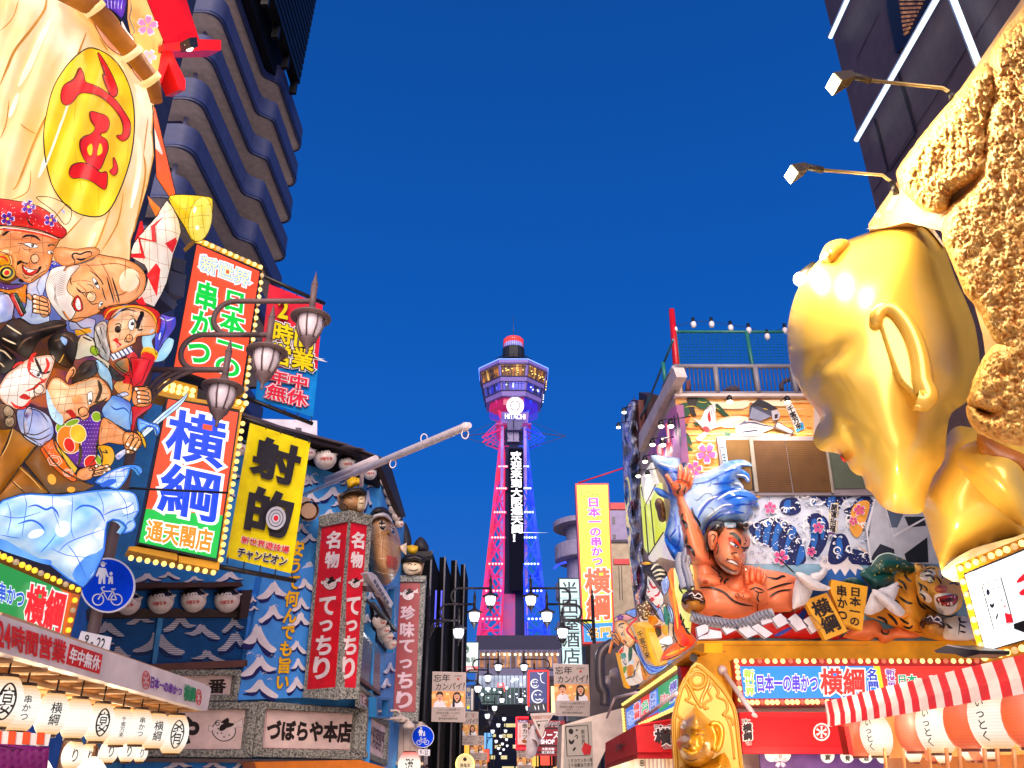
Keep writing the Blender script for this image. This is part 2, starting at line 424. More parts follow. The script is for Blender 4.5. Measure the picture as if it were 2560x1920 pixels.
def bulbs(par,P,pts,off,rad=.03,m='e#ffd878*3',name='bulb',alt=None):
    """one small round lamp per point, each an object"""
    mb=MB(m);mb.ball((0,0,0),rad,8,6);me=mb.mesh(name,(0,0,0));w=wloc(par)
    me2=None
    if alt:mb2=MB(alt);mb2.ball((0,0,0),rad,8,6);me2=mb2.mesh(name,(0,0,0))
    for i,(u,v) in enumerate(pts):
        o=bpy.data.objects.new(name,me2 if (me2 and i%4==3) else me);COL.objects.link(o);o.parent=par
        o.location=Vector(tuple(P.pt(u,v,off)))-w
def along(p,n,a=0.0,b=1.0):
    p=np.asarray(p,float);d=np.r_[0,np.cumsum(np.hypot(*np.diff(p,axis=0).T))];t=np.linspace(a,b,n)*d[-1]
    return np.stack([np.interp(t,d,p[:,k]) for k in (0,1)],-1)
def sakura(mb,P,f,cx,cy,r,m='d#e85a9a',rim='d#fff0f4',rot=0,r0=None):
    for col,rr in ((rim,1.15),(m,1.0)):
        mb.use(col)
        for k in range(5):
            a=math.radians(rot+72*k);c=[]
            for t,w in ((.12,0),(.5,.3),(.85,.3),(1.0,.14),(.9,0),(1.0,-.14),(.85,-.3),(.5,-.3)):
                t*=rr;w*=rr;c.append((cx+r*(t*math.sin(a)+w*math.cos(a)),cy-r*(t*math.cos(a)-w*math.sin(a))))
            mb.patch(P,X(f,' '.join('%f,%f'%q for q in c)))
# ================================================================== ground and street
g=MB('d#d4c8ba:.6');g.box(-400,400,-60,900,-.5,0);solo('ground',g,kind='structure')
g=MB('d#ccbfae:.6');g.box(-3.0,3.0,17,168,0.0,.004);solo('street',g,kind='structure')
for sx in (-1,1):
    g=MB('d#6a655e:.7');g.box(min(sx*3.0,sx*3.6),max(sx*3.0,sx*3.6),22,168,0,.12);solo('pavement',g,kind='structure')
# ================================================================== broadcasting tower at the end of the street
TY=190.0
def tp(xT,yT,Y=TY): return atY(1150+xT/3.6067,780+yT/3.6067,Y)
def tz(yT,Y=TY): return tp(483,yT,Y)[2]
TX=tp(483,900)[0]
def trr(px,yT):y=-(780+yT/3.6067-960)/FPX; return px/3.6067*TY/(ct-y*st)/FPX
tw=thing('observation_tower','steel observation tower lit red and blue with an octagonal glazed deck','tower',(TX,TY,27))
zr,zb=tz(435,182),tz(708,183);R1,R2=trr(303,525)/.924,trr(250,740)/.924
OA=math.radians(-90+22.5)
def ringpt(R,z,k,f):
    a,b=OA+math.pi/4*k,OA+math.pi/4*(k+1)
    return np.array((TX+R*((1-f)*math.cos(a)+f*math.cos(b)),TY+R*((1-f)*math.sin(a)+f*math.sin(b)),z))
m=MB('d#7c6cb4:.5');m.lathe((TX,TY,0),[(R1,zr),(R1,zr-.9),(R1-.15,zr-.95),(R2,zb),(R2-.2,zb-1.3),(R2-1.2,zb-1.4)],8,False,OA)
m.use('e#7090ff*2.4')
for k in range(8):m.tube([ringpt(R1+.08,zr+.02,k,0),ringpt(R1+.08,zr+.02,k,1)],.12,5)
part(tw,'observation_deck',m)
def band(R,za,zb_,ra,rb,cols,mull,name):
    m=MB(cols[0])
    for k in range(8):
        nb=7
        for i in range(nb):
            f0,f1=.06+.88*i/nb,.06+.88*(i+1)/nb-.012
            m.use(random.choice(cols));A=[ringpt(ra,za,k,f0),ringpt(ra,za,k,f1),ringpt(rb,zb_,k,f1),ringpt(rb,zb_,k,f0)]
            m.add(A,[(0,1,2,3)])
            m.use(mull);m.tube([A[0],A[3]],.07,4,False);
        m.use(mull)
        for z,r in ((za,ra),(zb_,rb)):m.tube([ringpt(r+.02,z,k,0),ringpt(r+.02,z,k,1)],.13,4,False)
        z=za*.3+zb_*.7 if False else za+(zb_-za)*.2;m.tube([ringpt(ra+.02,z,k,.05),ringpt(ra+.02,z,k,.95)],.06,4,False)
    part(tw,name,m)
def rat(z): return R1+(R2-R1)*(zr-z)/(zr-zb)+.12
za,zc=tz(476,182),tz(574,182);band(0,za,zc,rat(za),rat(zc),['l#c07820#3a2a20*1.1@.6','l#ffc860#6a4418*1.0@.7','l#8a5a20#241c1c*1.0@.8'],'d#4a4254','upper_window_band')
za,zc=tz(618,182),tz(690,182);band(0,za,zc,rat(za),rat(zc),['e#2a2ac0*1.0','e#5050e8*.9','l#6a78ff#23208a*.9@.6','e#242060*.9'],'d#4a4a70','lower_window_band')
def dots(par,name,pts,r,mt):
    b=MB(mt);b.ball((0,0,0),r,6,4);me=b.mesh(name,(0,0,0));w=wloc(par)
    for p in pts:o=bpy.data.objects.new(name,me);COL.objects.link(o);o.parent=par;o.location=Vector(tuple(float(v) for v in p))-w
dots(tw,'deck_light',[ringpt(rat(tz(525,182))+.1,tz(520+random.uniform(-12,30),182),k,random.uniform(.1,.9)) for k in (7,0,1) for i in range(9)],.16,'e#ffd070*2')
dots(tw,'deck_light',[ringpt(rat(tz(655,182))+.1,tz(650+random.uniform(-15,15),182),k,random.uniform(.1,.9)) for k in (7,0,1) for i in range(4)],.2,'e#dfe8ff*2')
z0=tz(450);m=MB('d#20242c:.5');m.lathe((TX,TY,0),[(trr(100,400),tz(445)),(trr(100,400),tz(340)),(trr(80,340),tz(336))],16,False)
m.lathe((TX,TY,0),[(trr(60,430),zr),(trr(190,430),zr+.6),(trr(200,430),zr+.9),(trr(60,430),zr+1.0)],20,False)
for k in range(20):
    a=2*math.pi*k/20;r0=trr(200,430);p=[(TX+(r0*f)*math.cos(a),TY+(r0*f)*math.sin(a),z) for f,z in ((1.05,zr+.6),(1.0,zr+1.8),(.86,zr+3.4),(.6,zr+4.0))]
    m.tube(p,.09,4)
for f,dz in ((1.0,1.8),(.86,3.4)):m.tube([(TX+trr(200,430)*f*math.cos(a),TY+trr(200,430)*f*math.sin(a),zr+dz) for a in np.linspace(0,2*math.pi,33)],.1,4)
part(tw,'rooftop_ring',m)
m=MB('e#8fa0ff*1.1');r=trr(86,300);m.lathe((TX,TY,0),[(r,tz(336)),(r,tz(296))],28)
m.use('e#ff4a44*1.15');m.lathe((TX,TY,0),[(r*1.02,tz(296)),(r*1.02,tz(258)),(r*.9,tz(247))],28)
m.use('d#c02838')
for k in range(28):a=2*math.pi*k/28;m.tube([(TX+r*1.04*math.cos(a),TY+r*1.04*math.sin(a),tz(y)) for y in (334,258)],.07,4)
part(tw,'weather_beacon',m)
m=MB('d#505a70:.4:.6');m.tube([(TX,TY,tz(247)),(TX,TY,tz(30))],[.12,.05],5);part(tw,'antenna',m)
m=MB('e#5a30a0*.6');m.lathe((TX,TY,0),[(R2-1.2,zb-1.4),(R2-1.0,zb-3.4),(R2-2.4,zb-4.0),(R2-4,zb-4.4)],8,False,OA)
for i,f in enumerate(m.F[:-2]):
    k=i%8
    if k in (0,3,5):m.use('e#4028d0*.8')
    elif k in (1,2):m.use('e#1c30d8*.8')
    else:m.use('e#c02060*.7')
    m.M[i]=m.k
part(tw,'deck_underside',m)
HW=[(1395,75),(1270,59),(1150,46),(1050,36),(960,27),(915,24)]
def leg(v2,hw):
    v=v2/.86406;y=-(v-960)/FPX;d=TY/(ct-y*st); return hw/.86406/FPX*d,atY(1283,v,TY)[2]
LV=[leg(*h) for h in HW]
topn=[(trr(112,1000),tz(1000)),(trr(150,860),tz(860)),(trr(175,770),tz(770))]
ALL=LV+topn
def hwz(z):
    zs=[q[1] for q in ALL]; return float(np.interp(z,zs,[q[0] for q in ALL]))
RED,BLU,WHI='l#f02850#c02c98*.95@.25','l#1236f0#3060ff*.95@.25','l#7a50c8#a888e0*.6@.15'  # tower steel glows by itself in place of red and blue floodlighting
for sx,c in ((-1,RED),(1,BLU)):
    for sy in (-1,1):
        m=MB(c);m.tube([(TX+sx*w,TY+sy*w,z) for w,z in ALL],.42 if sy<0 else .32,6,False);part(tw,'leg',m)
lev=[leg(v,1)[1] for v in (1395,1350,1290,1232,1175,1120,1068,1020,975,930)]
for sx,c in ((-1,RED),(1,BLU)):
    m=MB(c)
    for i,z in enumerate(lev):
        w=hwz(z)
        for sy in (-1,1):m.tube([(TX+sx*w,TY+sy*w,z),(TX+sx*.35*w,TY+sy*w,z)],.3,4,False)
        m.tube([(TX+sx*w,TY-w,z),(TX+sx*w,TY+w,z)],.2,4,False)
        if i<len(lev)-1:
            z2=lev[i+1];w2=hwz(z2)
            for sy in (-1,1):
                xm=.66*(w+w2)/2;zm=(z+z2)/2
                m.tube([(TX+sx*w,TY+sy*w,z),(TX+sx*max(.36*w2,2.2),TY+sy*w2,z2)],.2,4,False)
                m.tube([(TX+sx*max(.36*w,2.2),TY+sy*w,z),(TX+sx*w2,TY+sy*w2,z2)],.2,4,False)
            zm=(z+z2)/2;wm=(w+w2)/2
            for sy in (-1,1):m.tube([(TX+sx*wm,TY+sy*wm,zm),(TX+sx*max(.36*wm,2.2),TY+sy*wm,zm)],.11,4,False);m.tube([(TX+sx*max(.36*w,2.2),TY+sy*w,z),(TX+sx*max(.36*w2,2.2),TY+sy*w2,z2)],.2,4,False)
            m.tube([(TX+sx*w,TY-w,z),(TX+sx*w2,TY+w2,z2)],.15,4,False);m.tube([(TX+sx*w,TY+w,z),(TX+sx*w2,TY-w2,z2)],.15,4,False)
    part(tw,'bracing',m)
    dots(tw,'led_lamp',[(TX+sx*hwz(z)*f,TY-hwz(z)-.35,z) for z in lev[:-2] for f in (.45,.56,.68,.8,.93)],.26,'e#ff9a9a*2.6' if sx<0 else 'e#b8d0ff*2.6')
cz0,cz1=20,tz(1010)
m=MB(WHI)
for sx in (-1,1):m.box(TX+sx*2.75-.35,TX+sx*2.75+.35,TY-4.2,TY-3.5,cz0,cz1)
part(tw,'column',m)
m=MB('d#262a4a:.9');m.box(TX-2.3,TX+2.3,TY-3.4,TY+3,cz0,zb-3)
m.use('l#c81e6a#7a3a98*.6@.2');m.box(TX-2.35,TX+.3,TY-3.5,TY-3.42,cz0,leg(1290,1)[1])  # front strip glows in place of red light falling on the shaft
m.use('d#8a86a8');m.box(TX-1.5,TX+1.3,TY-4.2,TY-3.5,tz(1225),tz(1085))
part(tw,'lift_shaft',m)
PT=PL(1283,1100,TY-6,0)
m=MB('d#070a1c:.9');q=np.vstack([X('T','438,1230 572,1230'),X('Z','1133,1276 1100,1276')]);m.prism(PT,q,-.6,0)
sc_=part(tw,'message_screen',m)
m=MB();text(m,PT,np.vstack([X('T','456,1256 553,1256'),X('Z','1131,1172 1104,1172')]),list('欢迎来到大阪通天阁！'),'e#f4f6ff*1.5',.035,.05,True);part(sc_,'lettering',m)
m=MB('e#fbfcff*1.5');m.prism(PT,ell('T',498,842,78,76,0,28),-.5,.05);m.use('e#28365e')
a=np.linspace(0,2*math.pi,30);m.stroke(PT,np.stack([1150+(497+42*np.cos(a))/3.6067,780+(843+42*np.sin(a))/3.6067],-1),2.6,.1,False)
m.use('e#ff3030*1.2');m.stroke(PT,X('T','500,850 522,886'),1.6,.12,False);m.stroke(PT,X('T','514,815 524,790'),1.4,.12,False);part(tw,'round_sign',m)
m=MB();text(m,PT,X('T','394,914 600,920 600,970 394,963'),['HITACHI'],'e#f6faff*1.5',.03,.1);part(tw,'lettering',m)
m=MB('d#5a5a88');m.prism(PT,X('T','425,975 565,975 560,1062 430,1062'),-3,-.6);m.use('l#3c48b0#8a60c0*.5@.3');m.prism(PT,X('T','372,900 620,900 612,1000 385,1000'),-3,-.7);part(tw,'machine_room',m)
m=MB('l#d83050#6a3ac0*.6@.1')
zp=tz(1075);we=[tp(30,1140,TY-1)[0]-TX,tp(960,1140,TY-1)[0]-TX];zw=tz(1120)
m.box(TX-4.2,TX+4.2,TY-5,TY+5,zp-.3,zp)
for k in range(24):
    a=2*math.pi*k/24;R=we[1] if k%6==0 else 8.0
    p=(TX+R*math.cos(a),TY+R*.8*math.sin(a),zw-(0 if k%6==0 else 1));c=RED if math.cos(a)<-.3 else BLU if math.cos(a)>.3 else 'd#403a60'
    m.use('d#4a4a6a' if k%6==0 else c);m.tube([(TX+3.6*math.cos(a),TY+3.6*math.sin(a),zp-.2),p],.13,4,False);m.tube([p,(TX+3.4*math.cos(a),TY+3.4*math.sin(a),zp-4.5)],.08,4,False)
    m.tube([p,(TX+3.2*math.cos(a),TY+3.2*math.sin(a),zp+3)],.06,4,False)
part(tw,'balcony_ring',m)
# lower hall the tower stands on, spanning the street
PB=PL(1283,1660,172,0)
hb=thing('tower_hall','grey hall spanning the street under the lit tower with a row of warm windows','building',(0,172,0))
def zU(y,Y=172): return atY(1283,1400+y/4.9156,Y)[2]
def xU(x,Y=172): return atY(1050+x/4.9156,1640,Y)[0]
m=MB('d#2a2a44:.7');m.box(xU(690),xU(1760),172,200,zU(1105),zU(925));m.use('d#4c4a66');m.box(xU(700),xU(1760),171.6,200,zU(1340),zU(1105))
m.use('d#5c5c78');m.box(xU(690),xU(1760),171,200,zU(1500),zU(1338));m.use('d#3a4058');m.box(xU(690),xU(1760),171.3,200,zU(1790),zU(1500))
part(hb,'wall',m)
m=MB('l#ffb860#5a3a30*.9@.3');x=xU(735)
for i in range(15):
    x1=xU(735+64*i);m.use(random.choice(['l#c07838#2a2024*.7@.4','l#6a4028#1c1824*.7@.4','l#e0a060#3a2a24*.8@.5']));m.box(x1,x1+xU(54)-xU(0),171.4,171.55,zU(1325),zU(1140))
m.use('d#6c6a84')
for i in range(16):x1=xU(731+64*i);m.box(x1-.12,x1+.12,171.2,171.6,zU(1338),zU(1118))
m.use('e#fff0c0*1.8')
for i in range(8):
    for j in (0,60):m.ball((xU(780+130*i+j),171.2,zU(1168)),.28,6,4)
part(hb,'window_band',m)
m=MB('l#1c5a4a#123038*.7@.2');m.box(xU(720),xU(1300),170.8,171.2,zU(1780),zU(1580));m.use('l#b8c8d8#5a6a88*.9@.3');m.box(xU(720),xU(1300),170.8,171.2,zU(1575),zU(1430))
m.use('d#6a7288')
for i in range(13):x1=xU(720+49*i);m.box(x1-.08,x1+.08,170.6,171.2,zU(1780),zU(1430))
m.use('e#e8f4ff*2')
for i in range(26):m.ball((xU(random.uniform(740,1290)),170.6,zU(random.uniform(1440,1740))),random.uniform(.12,.3),6,4)
m.use('e#ff3020*1.6');P_=PL(1283,1660,170.5,0);m.stroke(P_,smooth(X('I','600,1005 598,1035 625,1038'),4,False),2,.02,False);m.stroke(P_,smooth(X('I','640,1010 622,1012 620,1030 642,1030 640,1005 650,1075'),4,False),2,.02,False)
part(hb,'glass_front',m)
m=MB('d#565a70')
for sx in (-1,1):
    m.hexa([(sx*11.5,176,0),(sx*9.5,176,0),(sx*9.5,180,0),(sx*11.5,180,0)],[(sx*5,176,zU(1790)),(sx*3,176,zU(1790)),(sx*3,180,zU(1790)),(sx*5,180,zU(1790))])
m.use('d#4a4e66');m.box(-16,-11,171,200,0,zU(1790));m.box(11,16,171,200,0,zU(1790));part(hb,'arch_leg',m)
m=MB('d#161a2c:.9');m.box(-40,40,240,260,0,24);m.use('e#e8d8a0*.8')
for i in range(40):
    x1=random.uniform(-9,9);z1=3+2.6*random.randrange(1,6);m.box(x1,x1+1.6,239.8,239.95,z1,z1+.9)
solo('distant_block',m,'dark block with a few lit windows far beyond the arch under the tower','building')
# ================================================================== triple street lamps
def lampmesh(lit):
    out={}
    iron='d#4a3f40:.45:.3' if not lit else 'd#28242a:.45:.3'
    if lit:iron='d#2a2528:.45:.3'
    else:iron='d#6e5c5c:.5'
    m=MB(iron);m.tube([(0,0,0),(0,0,7.85)],[.085,.06],10);m.lathe((0,0,0),[(.16,0),(.16,.5),(.1,.8)],10);m.ball((0,0,7.9),.07,8,6);m.lathe((0,0,7.9),[(.05,0),(.03,.12),(.045,.18),(.001,.34)],8);out['pole']=m
    m=MB(iron)
    def loop(x0,z0,x1,z1,xe):
        zc,r=(z0+z1)/2,(z1-z0)/2;p=[(x0+.5,0,z0),(x0+.25,0,z0)]
        p+=[(x0+r*-math.sin(t)+.05,0,zc-r*math.cos(t)) for t in np.linspace(0,math.pi,14)]+[(x1,0,z1),(xe,0,z1)]
        m.tube(p,.042,8)
    m.tube([(0,0,7.05),(1.12,0,7.05)],.045,8);loop(.66,7.05,1.1,7.63,1.68);loop(1.05,7.63,1.4,8.21,2.26)
    for r in (.42,.62,.82):m.tube([(.02+r*(1-math.cos(t))*.95+.05,0,7.05-.95*r+.95*r*math.sin(t)) for t in np.linspace(0.1,math.pi/2,10)],.026,6)
    out['arm']=m
    lan=[]
    for x,z in ((1.12,7.05),(1.68,7.63),(2.26,8.21)):
        a=MB(iron);a.tube([(x,0,z+.3),(x,0,z-.18)],.05,8);a.lathe((x,0,z+.28),[(.05,0),(.055,.02),(.045,.04),(.035,.08),(.001,.26)],8)
        a.lathe((x,0,z-.3),[(.3,0),(.3,.02),(.15,.09),(.07,.14),(.05,.2)],20)
        for k in range(8):
            t=2*math.pi*k/8;a.tube([(x+.205*math.cos(t),.205*math.sin(t),z-.3),(x+.2*math.cos(t),.2*math.sin(t),z-.46),(x+.12*math.cos(t),.12*math.sin(t),z-.66)],.012,4)
        a.lathe((x,0,z-.66),[(.125,.02),(.125,-.02),(.08,-.07),(.07,-.1),(.03,-.14),(.02,-.2),(.03,-.22),(.002,-.25)][::-1],12)
        b=MB('e#f0f4ff*2.2' if lit else 'd#e6dce0:.3');b.lathe((x,0,z-.64),[(.11,0),(.16,.1),(.188,.2),(.192,.33)],16)
        lan.append((a,b))
    out['lan']=lan; return out
def make_lamp(lit,label,loc,group):
    d=lampmesh(lit);t=thing('street_lamp',label,'street lamp',(0,0,0),group)
    part(t,'pole',d['pole'],org=(0,0,0));part(t,'arm',d['arm'],org=(0,0,7.05))
    for a,b in d['lan']:o=part(t,'lantern',a);part(o,'globe',b)
    t.location=loc; return t
make_lamp(False,'unlit triple street lamp with curled brown arms in front of the red and white signs',(-5.27,10.8,0),'triple street lamps')
L1=make_lamp(True,'nearest lit triple street lamp on the left, its pole carrying a whisky poster',(-3.05,31,0),'triple street lamps')
for i,Y in enumerate((31,50,70,90,110,130,150)):
    nth=['nearest','second','third','fourth','fifth','sixth','farthest'][i]
    for sx in (-1,1):
        if sx<0 and i==0:continue
        side='left' if sx<0 else 'right'
        extra=' whose pole carries a whisky poster' if i<2 else ' among the small white lights under the tower'
        dup(L1,(sx*(3.05 if sx<0 else 2.95),Y,0),0 if sx<0 else math.pi,None,'%s lit triple street lamp on the %s%s'%(nth,side,extra))
    if i<3:
        for sx in (-1,1):lamp('street_light',(sx*1.3,Y-.5,6.6),70,(.9,.95,1.0),.2)
# ================================================================== whisky posters on the lamp poles
PP=PL(1200,1700,30.7,0)
po=thing('whisky_poster','cream whisky poster hung on the nearest left lamp pole','poster',PP.pt(*X('I','218,1310')[0]),'whisky posters on lamp poles')
m=MB('d#f0d6cc:.5');m.prism(PP,X('I','97,918 354,926 346,1308 88,1302'),-.03,0)
m.use('e#e8c8bc*.22');m.prism(PP,X('I','99,920 352,928 344,1306 90,1300'),0,.004);part(po,'board',m)
m=MB('d#f2a860:.5');m.prism(PP,X('I','92,1068 350,1072 348,1192 90,1190'),.004,.008)
def bust(cx,dark,hl):
    f='I'
    m.use('d#f4eef0');m.prism(PP,X(f,' '.join('%f,%f'%p for p in ((cx-48,1192),(cx-44,1160),(cx-18,1140),(cx+18,1140),(cx+46,1160),(cx+50,1192)))),.008,.011)
    m.use('d#1c1414')
    if hl:m.prism(PP,ell(f,cx,1118,32,44,0,16),.008,.012);m.prism(PP,X(f,'%f,1110 %f,1110 %f,1190 %f,1190'%(cx-32,cx-18,cx-16,cx-36)),.011,.013)
    else:m.prism(PP,ell(f,cx,1098,27,28,0,16),.008,.012)
    m.use('d#e8ac88');m.prism(PP,ell(f,cx,1112,22,30,0,16),.012,.015);m.prism(PP,X(f,'%f,1130 %f,1130 %f,1150 %f,1150'%(cx-9,cx+9,cx+9,cx-9)),.011,.014)
    m.use('d#1c1414');m.prism(PP,X(f,'%f,1098 %f,1084 %f,1084 %f,1098 %f,1092'%(cx-22,cx-14,cx+14,cx+22,cx)),.015,.017)
    for dx in (-9,9):m.prism(PP,ell(f,cx+dx,1107,4,2.4,0,8),.015,.017)
    m.use('d#a02820');m.prism(PP,ell(f,cx,1126,7,6,0,10),.015,.017)
bust(152,0,False);bust(284,0,True)
m.use('d#f8d890')
for cx,cy in ((212,1100),(200,1160),(242,1150),(322,1104),(104,1110)):m.prism(PP,X('I','%f,%f %f,%f %f,%f %f,%f'%(cx-14,cy-18,cx+14,cy-18,cx+13,cy+18,cx-13,cy+18)),.008,.0095)
m.use('d#e8b030')
for cx,cy in ((212,1108),(200,1168),(242,1158),(322,1112)):m.prism(PP,X('I','%f,%f %f,%f %f,%f %f,%f'%(cx-10,cy-8,cx+10,cy-8,cx+9,cy+9,cx-9,cy+9)),.0095,.011)
part(po,'picture',m)
m=MB();bk='d#201a1c'
text(m,PP,X('I','105,940 235,936 230,996 100,1000'),list('忘年'),bk,.012,.012);text(m,PP,X('I','120,1006 330,1000 322,1060 112,1064'),list('カンパイ'),bk,.012,.012)
m.use(bk);m.prism(PP,X('I','336,1004 346,1004 337,1046 333,1046'),.004,.012);m.prism(PP,ell('I',331,1055,4,4,0,8),.004,.012)
text(m,PP,X('I','262,945 326,947 325,964 262,962'),['JIM BEAM'],'d#4a3030',.01,.012);m.use('d#c03838');m.prism(PP,ell('I',293,976,9,10,0,10),.004,.011)
text(m,PP,X('I','132,1200 312,1202 311,1222 131,1220'),list('ジムビームは新世界での'),bk,.004,.012);text(m,PP,X('I','122,1226 318,1228 317,1248 121,1246'),list('忘年会を応援しています！'),bk,.004,.012)
text(m,PP,X('I','170,1250 268,1251 267,1265 169,1264'),list('新世界１１１年'),'d#6a3030',.004,.012);text(m,PP,X('I','140,1270 290,1271 289,1289 139,1288'),list('通天閣本通商店会'),bk,.004,.012)
part(po,'lettering',m)
dup(po,PP.pt(*X('I','1176,1266')[0]),None,1.05,'cream whisky poster hung on the nearest right lamp pole beside the boxed shop sign')
P50=PL(1200,1700,49.7,0);P70=PL(1200,1700,69.7,0);P90=PL(1200,1700,89.7,0)
dup(po,P50.pt(*X('I','360,1487')[0]),None,1.06,'smaller cream whisky poster on the second left lamp pole, partly behind the nearest one')
dup(po,P70.pt(*X('I','432,1600')[0]),None,1.06,'small whisky poster half hidden on the third left lamp pole')
dup(po,P90.pt(*X('I','468,1690')[0]),None,1.06,'farthest small whisky poster on the left, low above the street')
dup(po,P70.pt(*X('I','805,1690')[0]),None,1.0,'small whisky poster under the red neon skewer sign on the right')
# ================================================================== round blue path signs
def roadsign(P,f,cx,cy,r,pole,plate,label,tilt=0):
    """pole=(x0,y0,x1,y1) of the carrying post, plate = four corners of the hours plate"""
    t=thing('path_sign',label,'road sign',P.pt(*ell(f,cx,cy+r,1,1)[0]),'round blue path signs')
    m=MB('d#e8ecf4:.35');m.prism(P,ell(f,cx,cy,r,r,0,40),-.02,0);m.use('d#0646e8:.9');m.prism(P,ell(f,cx,cy,r*.94,r*.94,0,40),0,.003)
    d=part(t,'disc',m);m=MB('d#e4eaf6:.35');q=lambda s:X(f,' '.join('%f,%f'%(cx+r*(float(a.split(',')[0])),cy+r*float(a.split(',')[1])) for a in s.split()))
    o=.006
    m.prism(P,ell(f,cx-.16*r,cy-.76*r,.085*r,.1*r,0,12),.003,o);m.prism(P,q('-.3,-.83 -.02,-.8 -.04,-.77 -.28,-.8'),.003,o)
    m.prism(P,q('-.3,-.64 -.06,-.62 .02,-.38 .06,-.3 -.02,-.3 -.07,-.42 -.08,-.05 -.16,-.05 -.18,-.3 -.24,-.05 -.33,-.05 -.3,-.4 -.38,-.3 -.42,-.36'),.003,o)
    m.prism(P,ell(f,cx+.13*r,cy-.42*r,.06*r,.07*r,0,10),.003,o);m.prism(P,q('.05,-.32 .19,-.32 .2,-.05 .13,-.05 .12,-.15 .08,-.05 .02,-.05'),.003,o)
    a=np.linspace(0,2*math.pi,22)
    for wx in (-.34,.33):m.stroke(P,q(' '.join('%f,%f'%(wx+.2*math.cos(t_),.52+.2*math.sin(t_)) for t_ in a)),r/FR[f][2]*.045,o,False)
    for s_ in ('-.34,.52 -.16,.22 .2,.22 .33,.52','-.16,.22 0,.52 .2,.22','0,.52 .33,.52','-.16,.22 -.22,.1 -.1,.06','.2,.22 .22,.14','.14,.14 .3,.14'):m.stroke(P,q(s_),r/FR[f][2]*.05,o,False)
    part(d,'pictogram',m)
    m=MB('d#e4e4ea:.4');c=X(f,plate);m.prism(P,c,-.012,0);h=part(t,'hours_plate',m)
    m=MB();i=c*.74+c.mean(0)*.26;text(m,P,i,['9 - 22'],'d#20242c',.012,.005);part(h,'lettering',m)
    if pole:m=MB('d#3a3640:.4:.4');a=P.pt(*X(f,pole)[0],-.08);m.tube([(a[0],a[1],0),a],.05,10);part(t,'post',m)
PS=PL(232/.86406,1500,10.6,0)
roadsign(PS,'D',825,255,212,None,'625,605 858,655 828,800 592,700','large round blue path sign on the dark pole above the white canopy')
roadsign(PL(1060,1850,29.5,0),'I',22,1418,86,'25,1460','-15,1512 78,1518 76,1566 -15,1562','small round blue path sign left of the posters')
roadsign(PL(1500,1850,28.5,0),'I',1393,1346,79,'1390,1400','1337,1452 1446,1457 1444,1510 1335,1505','small round blue path sign by the red awning on the right')
# ================================================================== buildings along the street beyond
def block(name,label,boxes,loc=None):
    m=MB();
    for b,c in boxes:m.use(c);m.box(*b)
    return m
t=thing('dark_tower_block','black stepped building of tall narrow fins behind the second red column','building',(-4,36,0));PD=PL(1090,1500,36,0)
for i,(xa,xb,yt) in enumerate(((1196,1262,1088),(1258,1312,1130),(1308,1362,1150),(1358,1404,1180))):
    a,b=PD.pt(*X('H','%d,%d'%(xa,yt))[0]),PD.pt(*X('H','%d,%d'%(xb,yt))[0]);m=MB('d#040508:.9');m.box(a[0]-(6 if i==0 else 0),b[0],36+i*4,40+i*4,0,a[2]*(1+.09*i))
    m.use('d#34323e:.4');m.box(b[0]-.05,b[0]+.02,35.9+i*4,36.05+i*4,0,a[2]*(1+.09*i));part(t,'fin',m)
m=MB('e#3040ff*1.0')
for x in (1290,1336):p=PD.pt(*X('H','%d,1480'%x)[0]);m.box(p[0],p[0]+.06,35.8,35.9,p[2]-1.2,p[2]+.3)
part(t,'blue_strip',m)
PK=PL(1110,1700,52,62)
t=thing('lit_side_building','low building with warm lit louvres behind the left lamp pole','building',PK.pt(1105,1800));m=MB('d#8a7868');m.prism(PK,X('U','235,900 330,850 400,1060 400,1800 240,1800'),-4,0);part(t,'wall',m)
m=MB('e#ffc890*1.0')
for k in range(7):m.prism(PK,X('U','%f,%f %f,%f %f,%f %f,%f'%(252,930+k*22,345+k*5,912+k*25,347+k*5,922+k*25,252,944+k*22)),0,.05)
part(t,'lit_louvre',m)
t=thing('shop_row','dark shop row with warm lit eaves along the left side of the street','building',(-6,70,0));m=MB('d#2c2426');m.box(-9,-3.9,54,100,0,8.5);m.box(-10,-4.2,100,168,0,12);part(t,'wall',m)
m=MB('e#ffb060*1.4')
for k in range(9):m.box(-3.9,-3.7,55+k*5,58+k*5,2.6,3.3)
m.use('e#ffe0a8*1.4')
for k in range(9):m.box(-3.9,-3.72,55.5+k*5,57+k*5,.6,2.3)
part(t,'lit_shopfront',m)
t=thing('shop_row','dark shop row along the right side of the street behind the neon signs','building',(6,80,0));m=MB('d#2a282e');m.box(3.9,9,46,100,0,9);m.box(4.2,10,100,168,0,13);part(t,'wall',m)
m=MB('e#ffb878*1.2')
for k in range(8):m.box(3.7,3.9,50+k*6,53+k*6,.5,3.2)
part(t,'lit_shopfront',m)
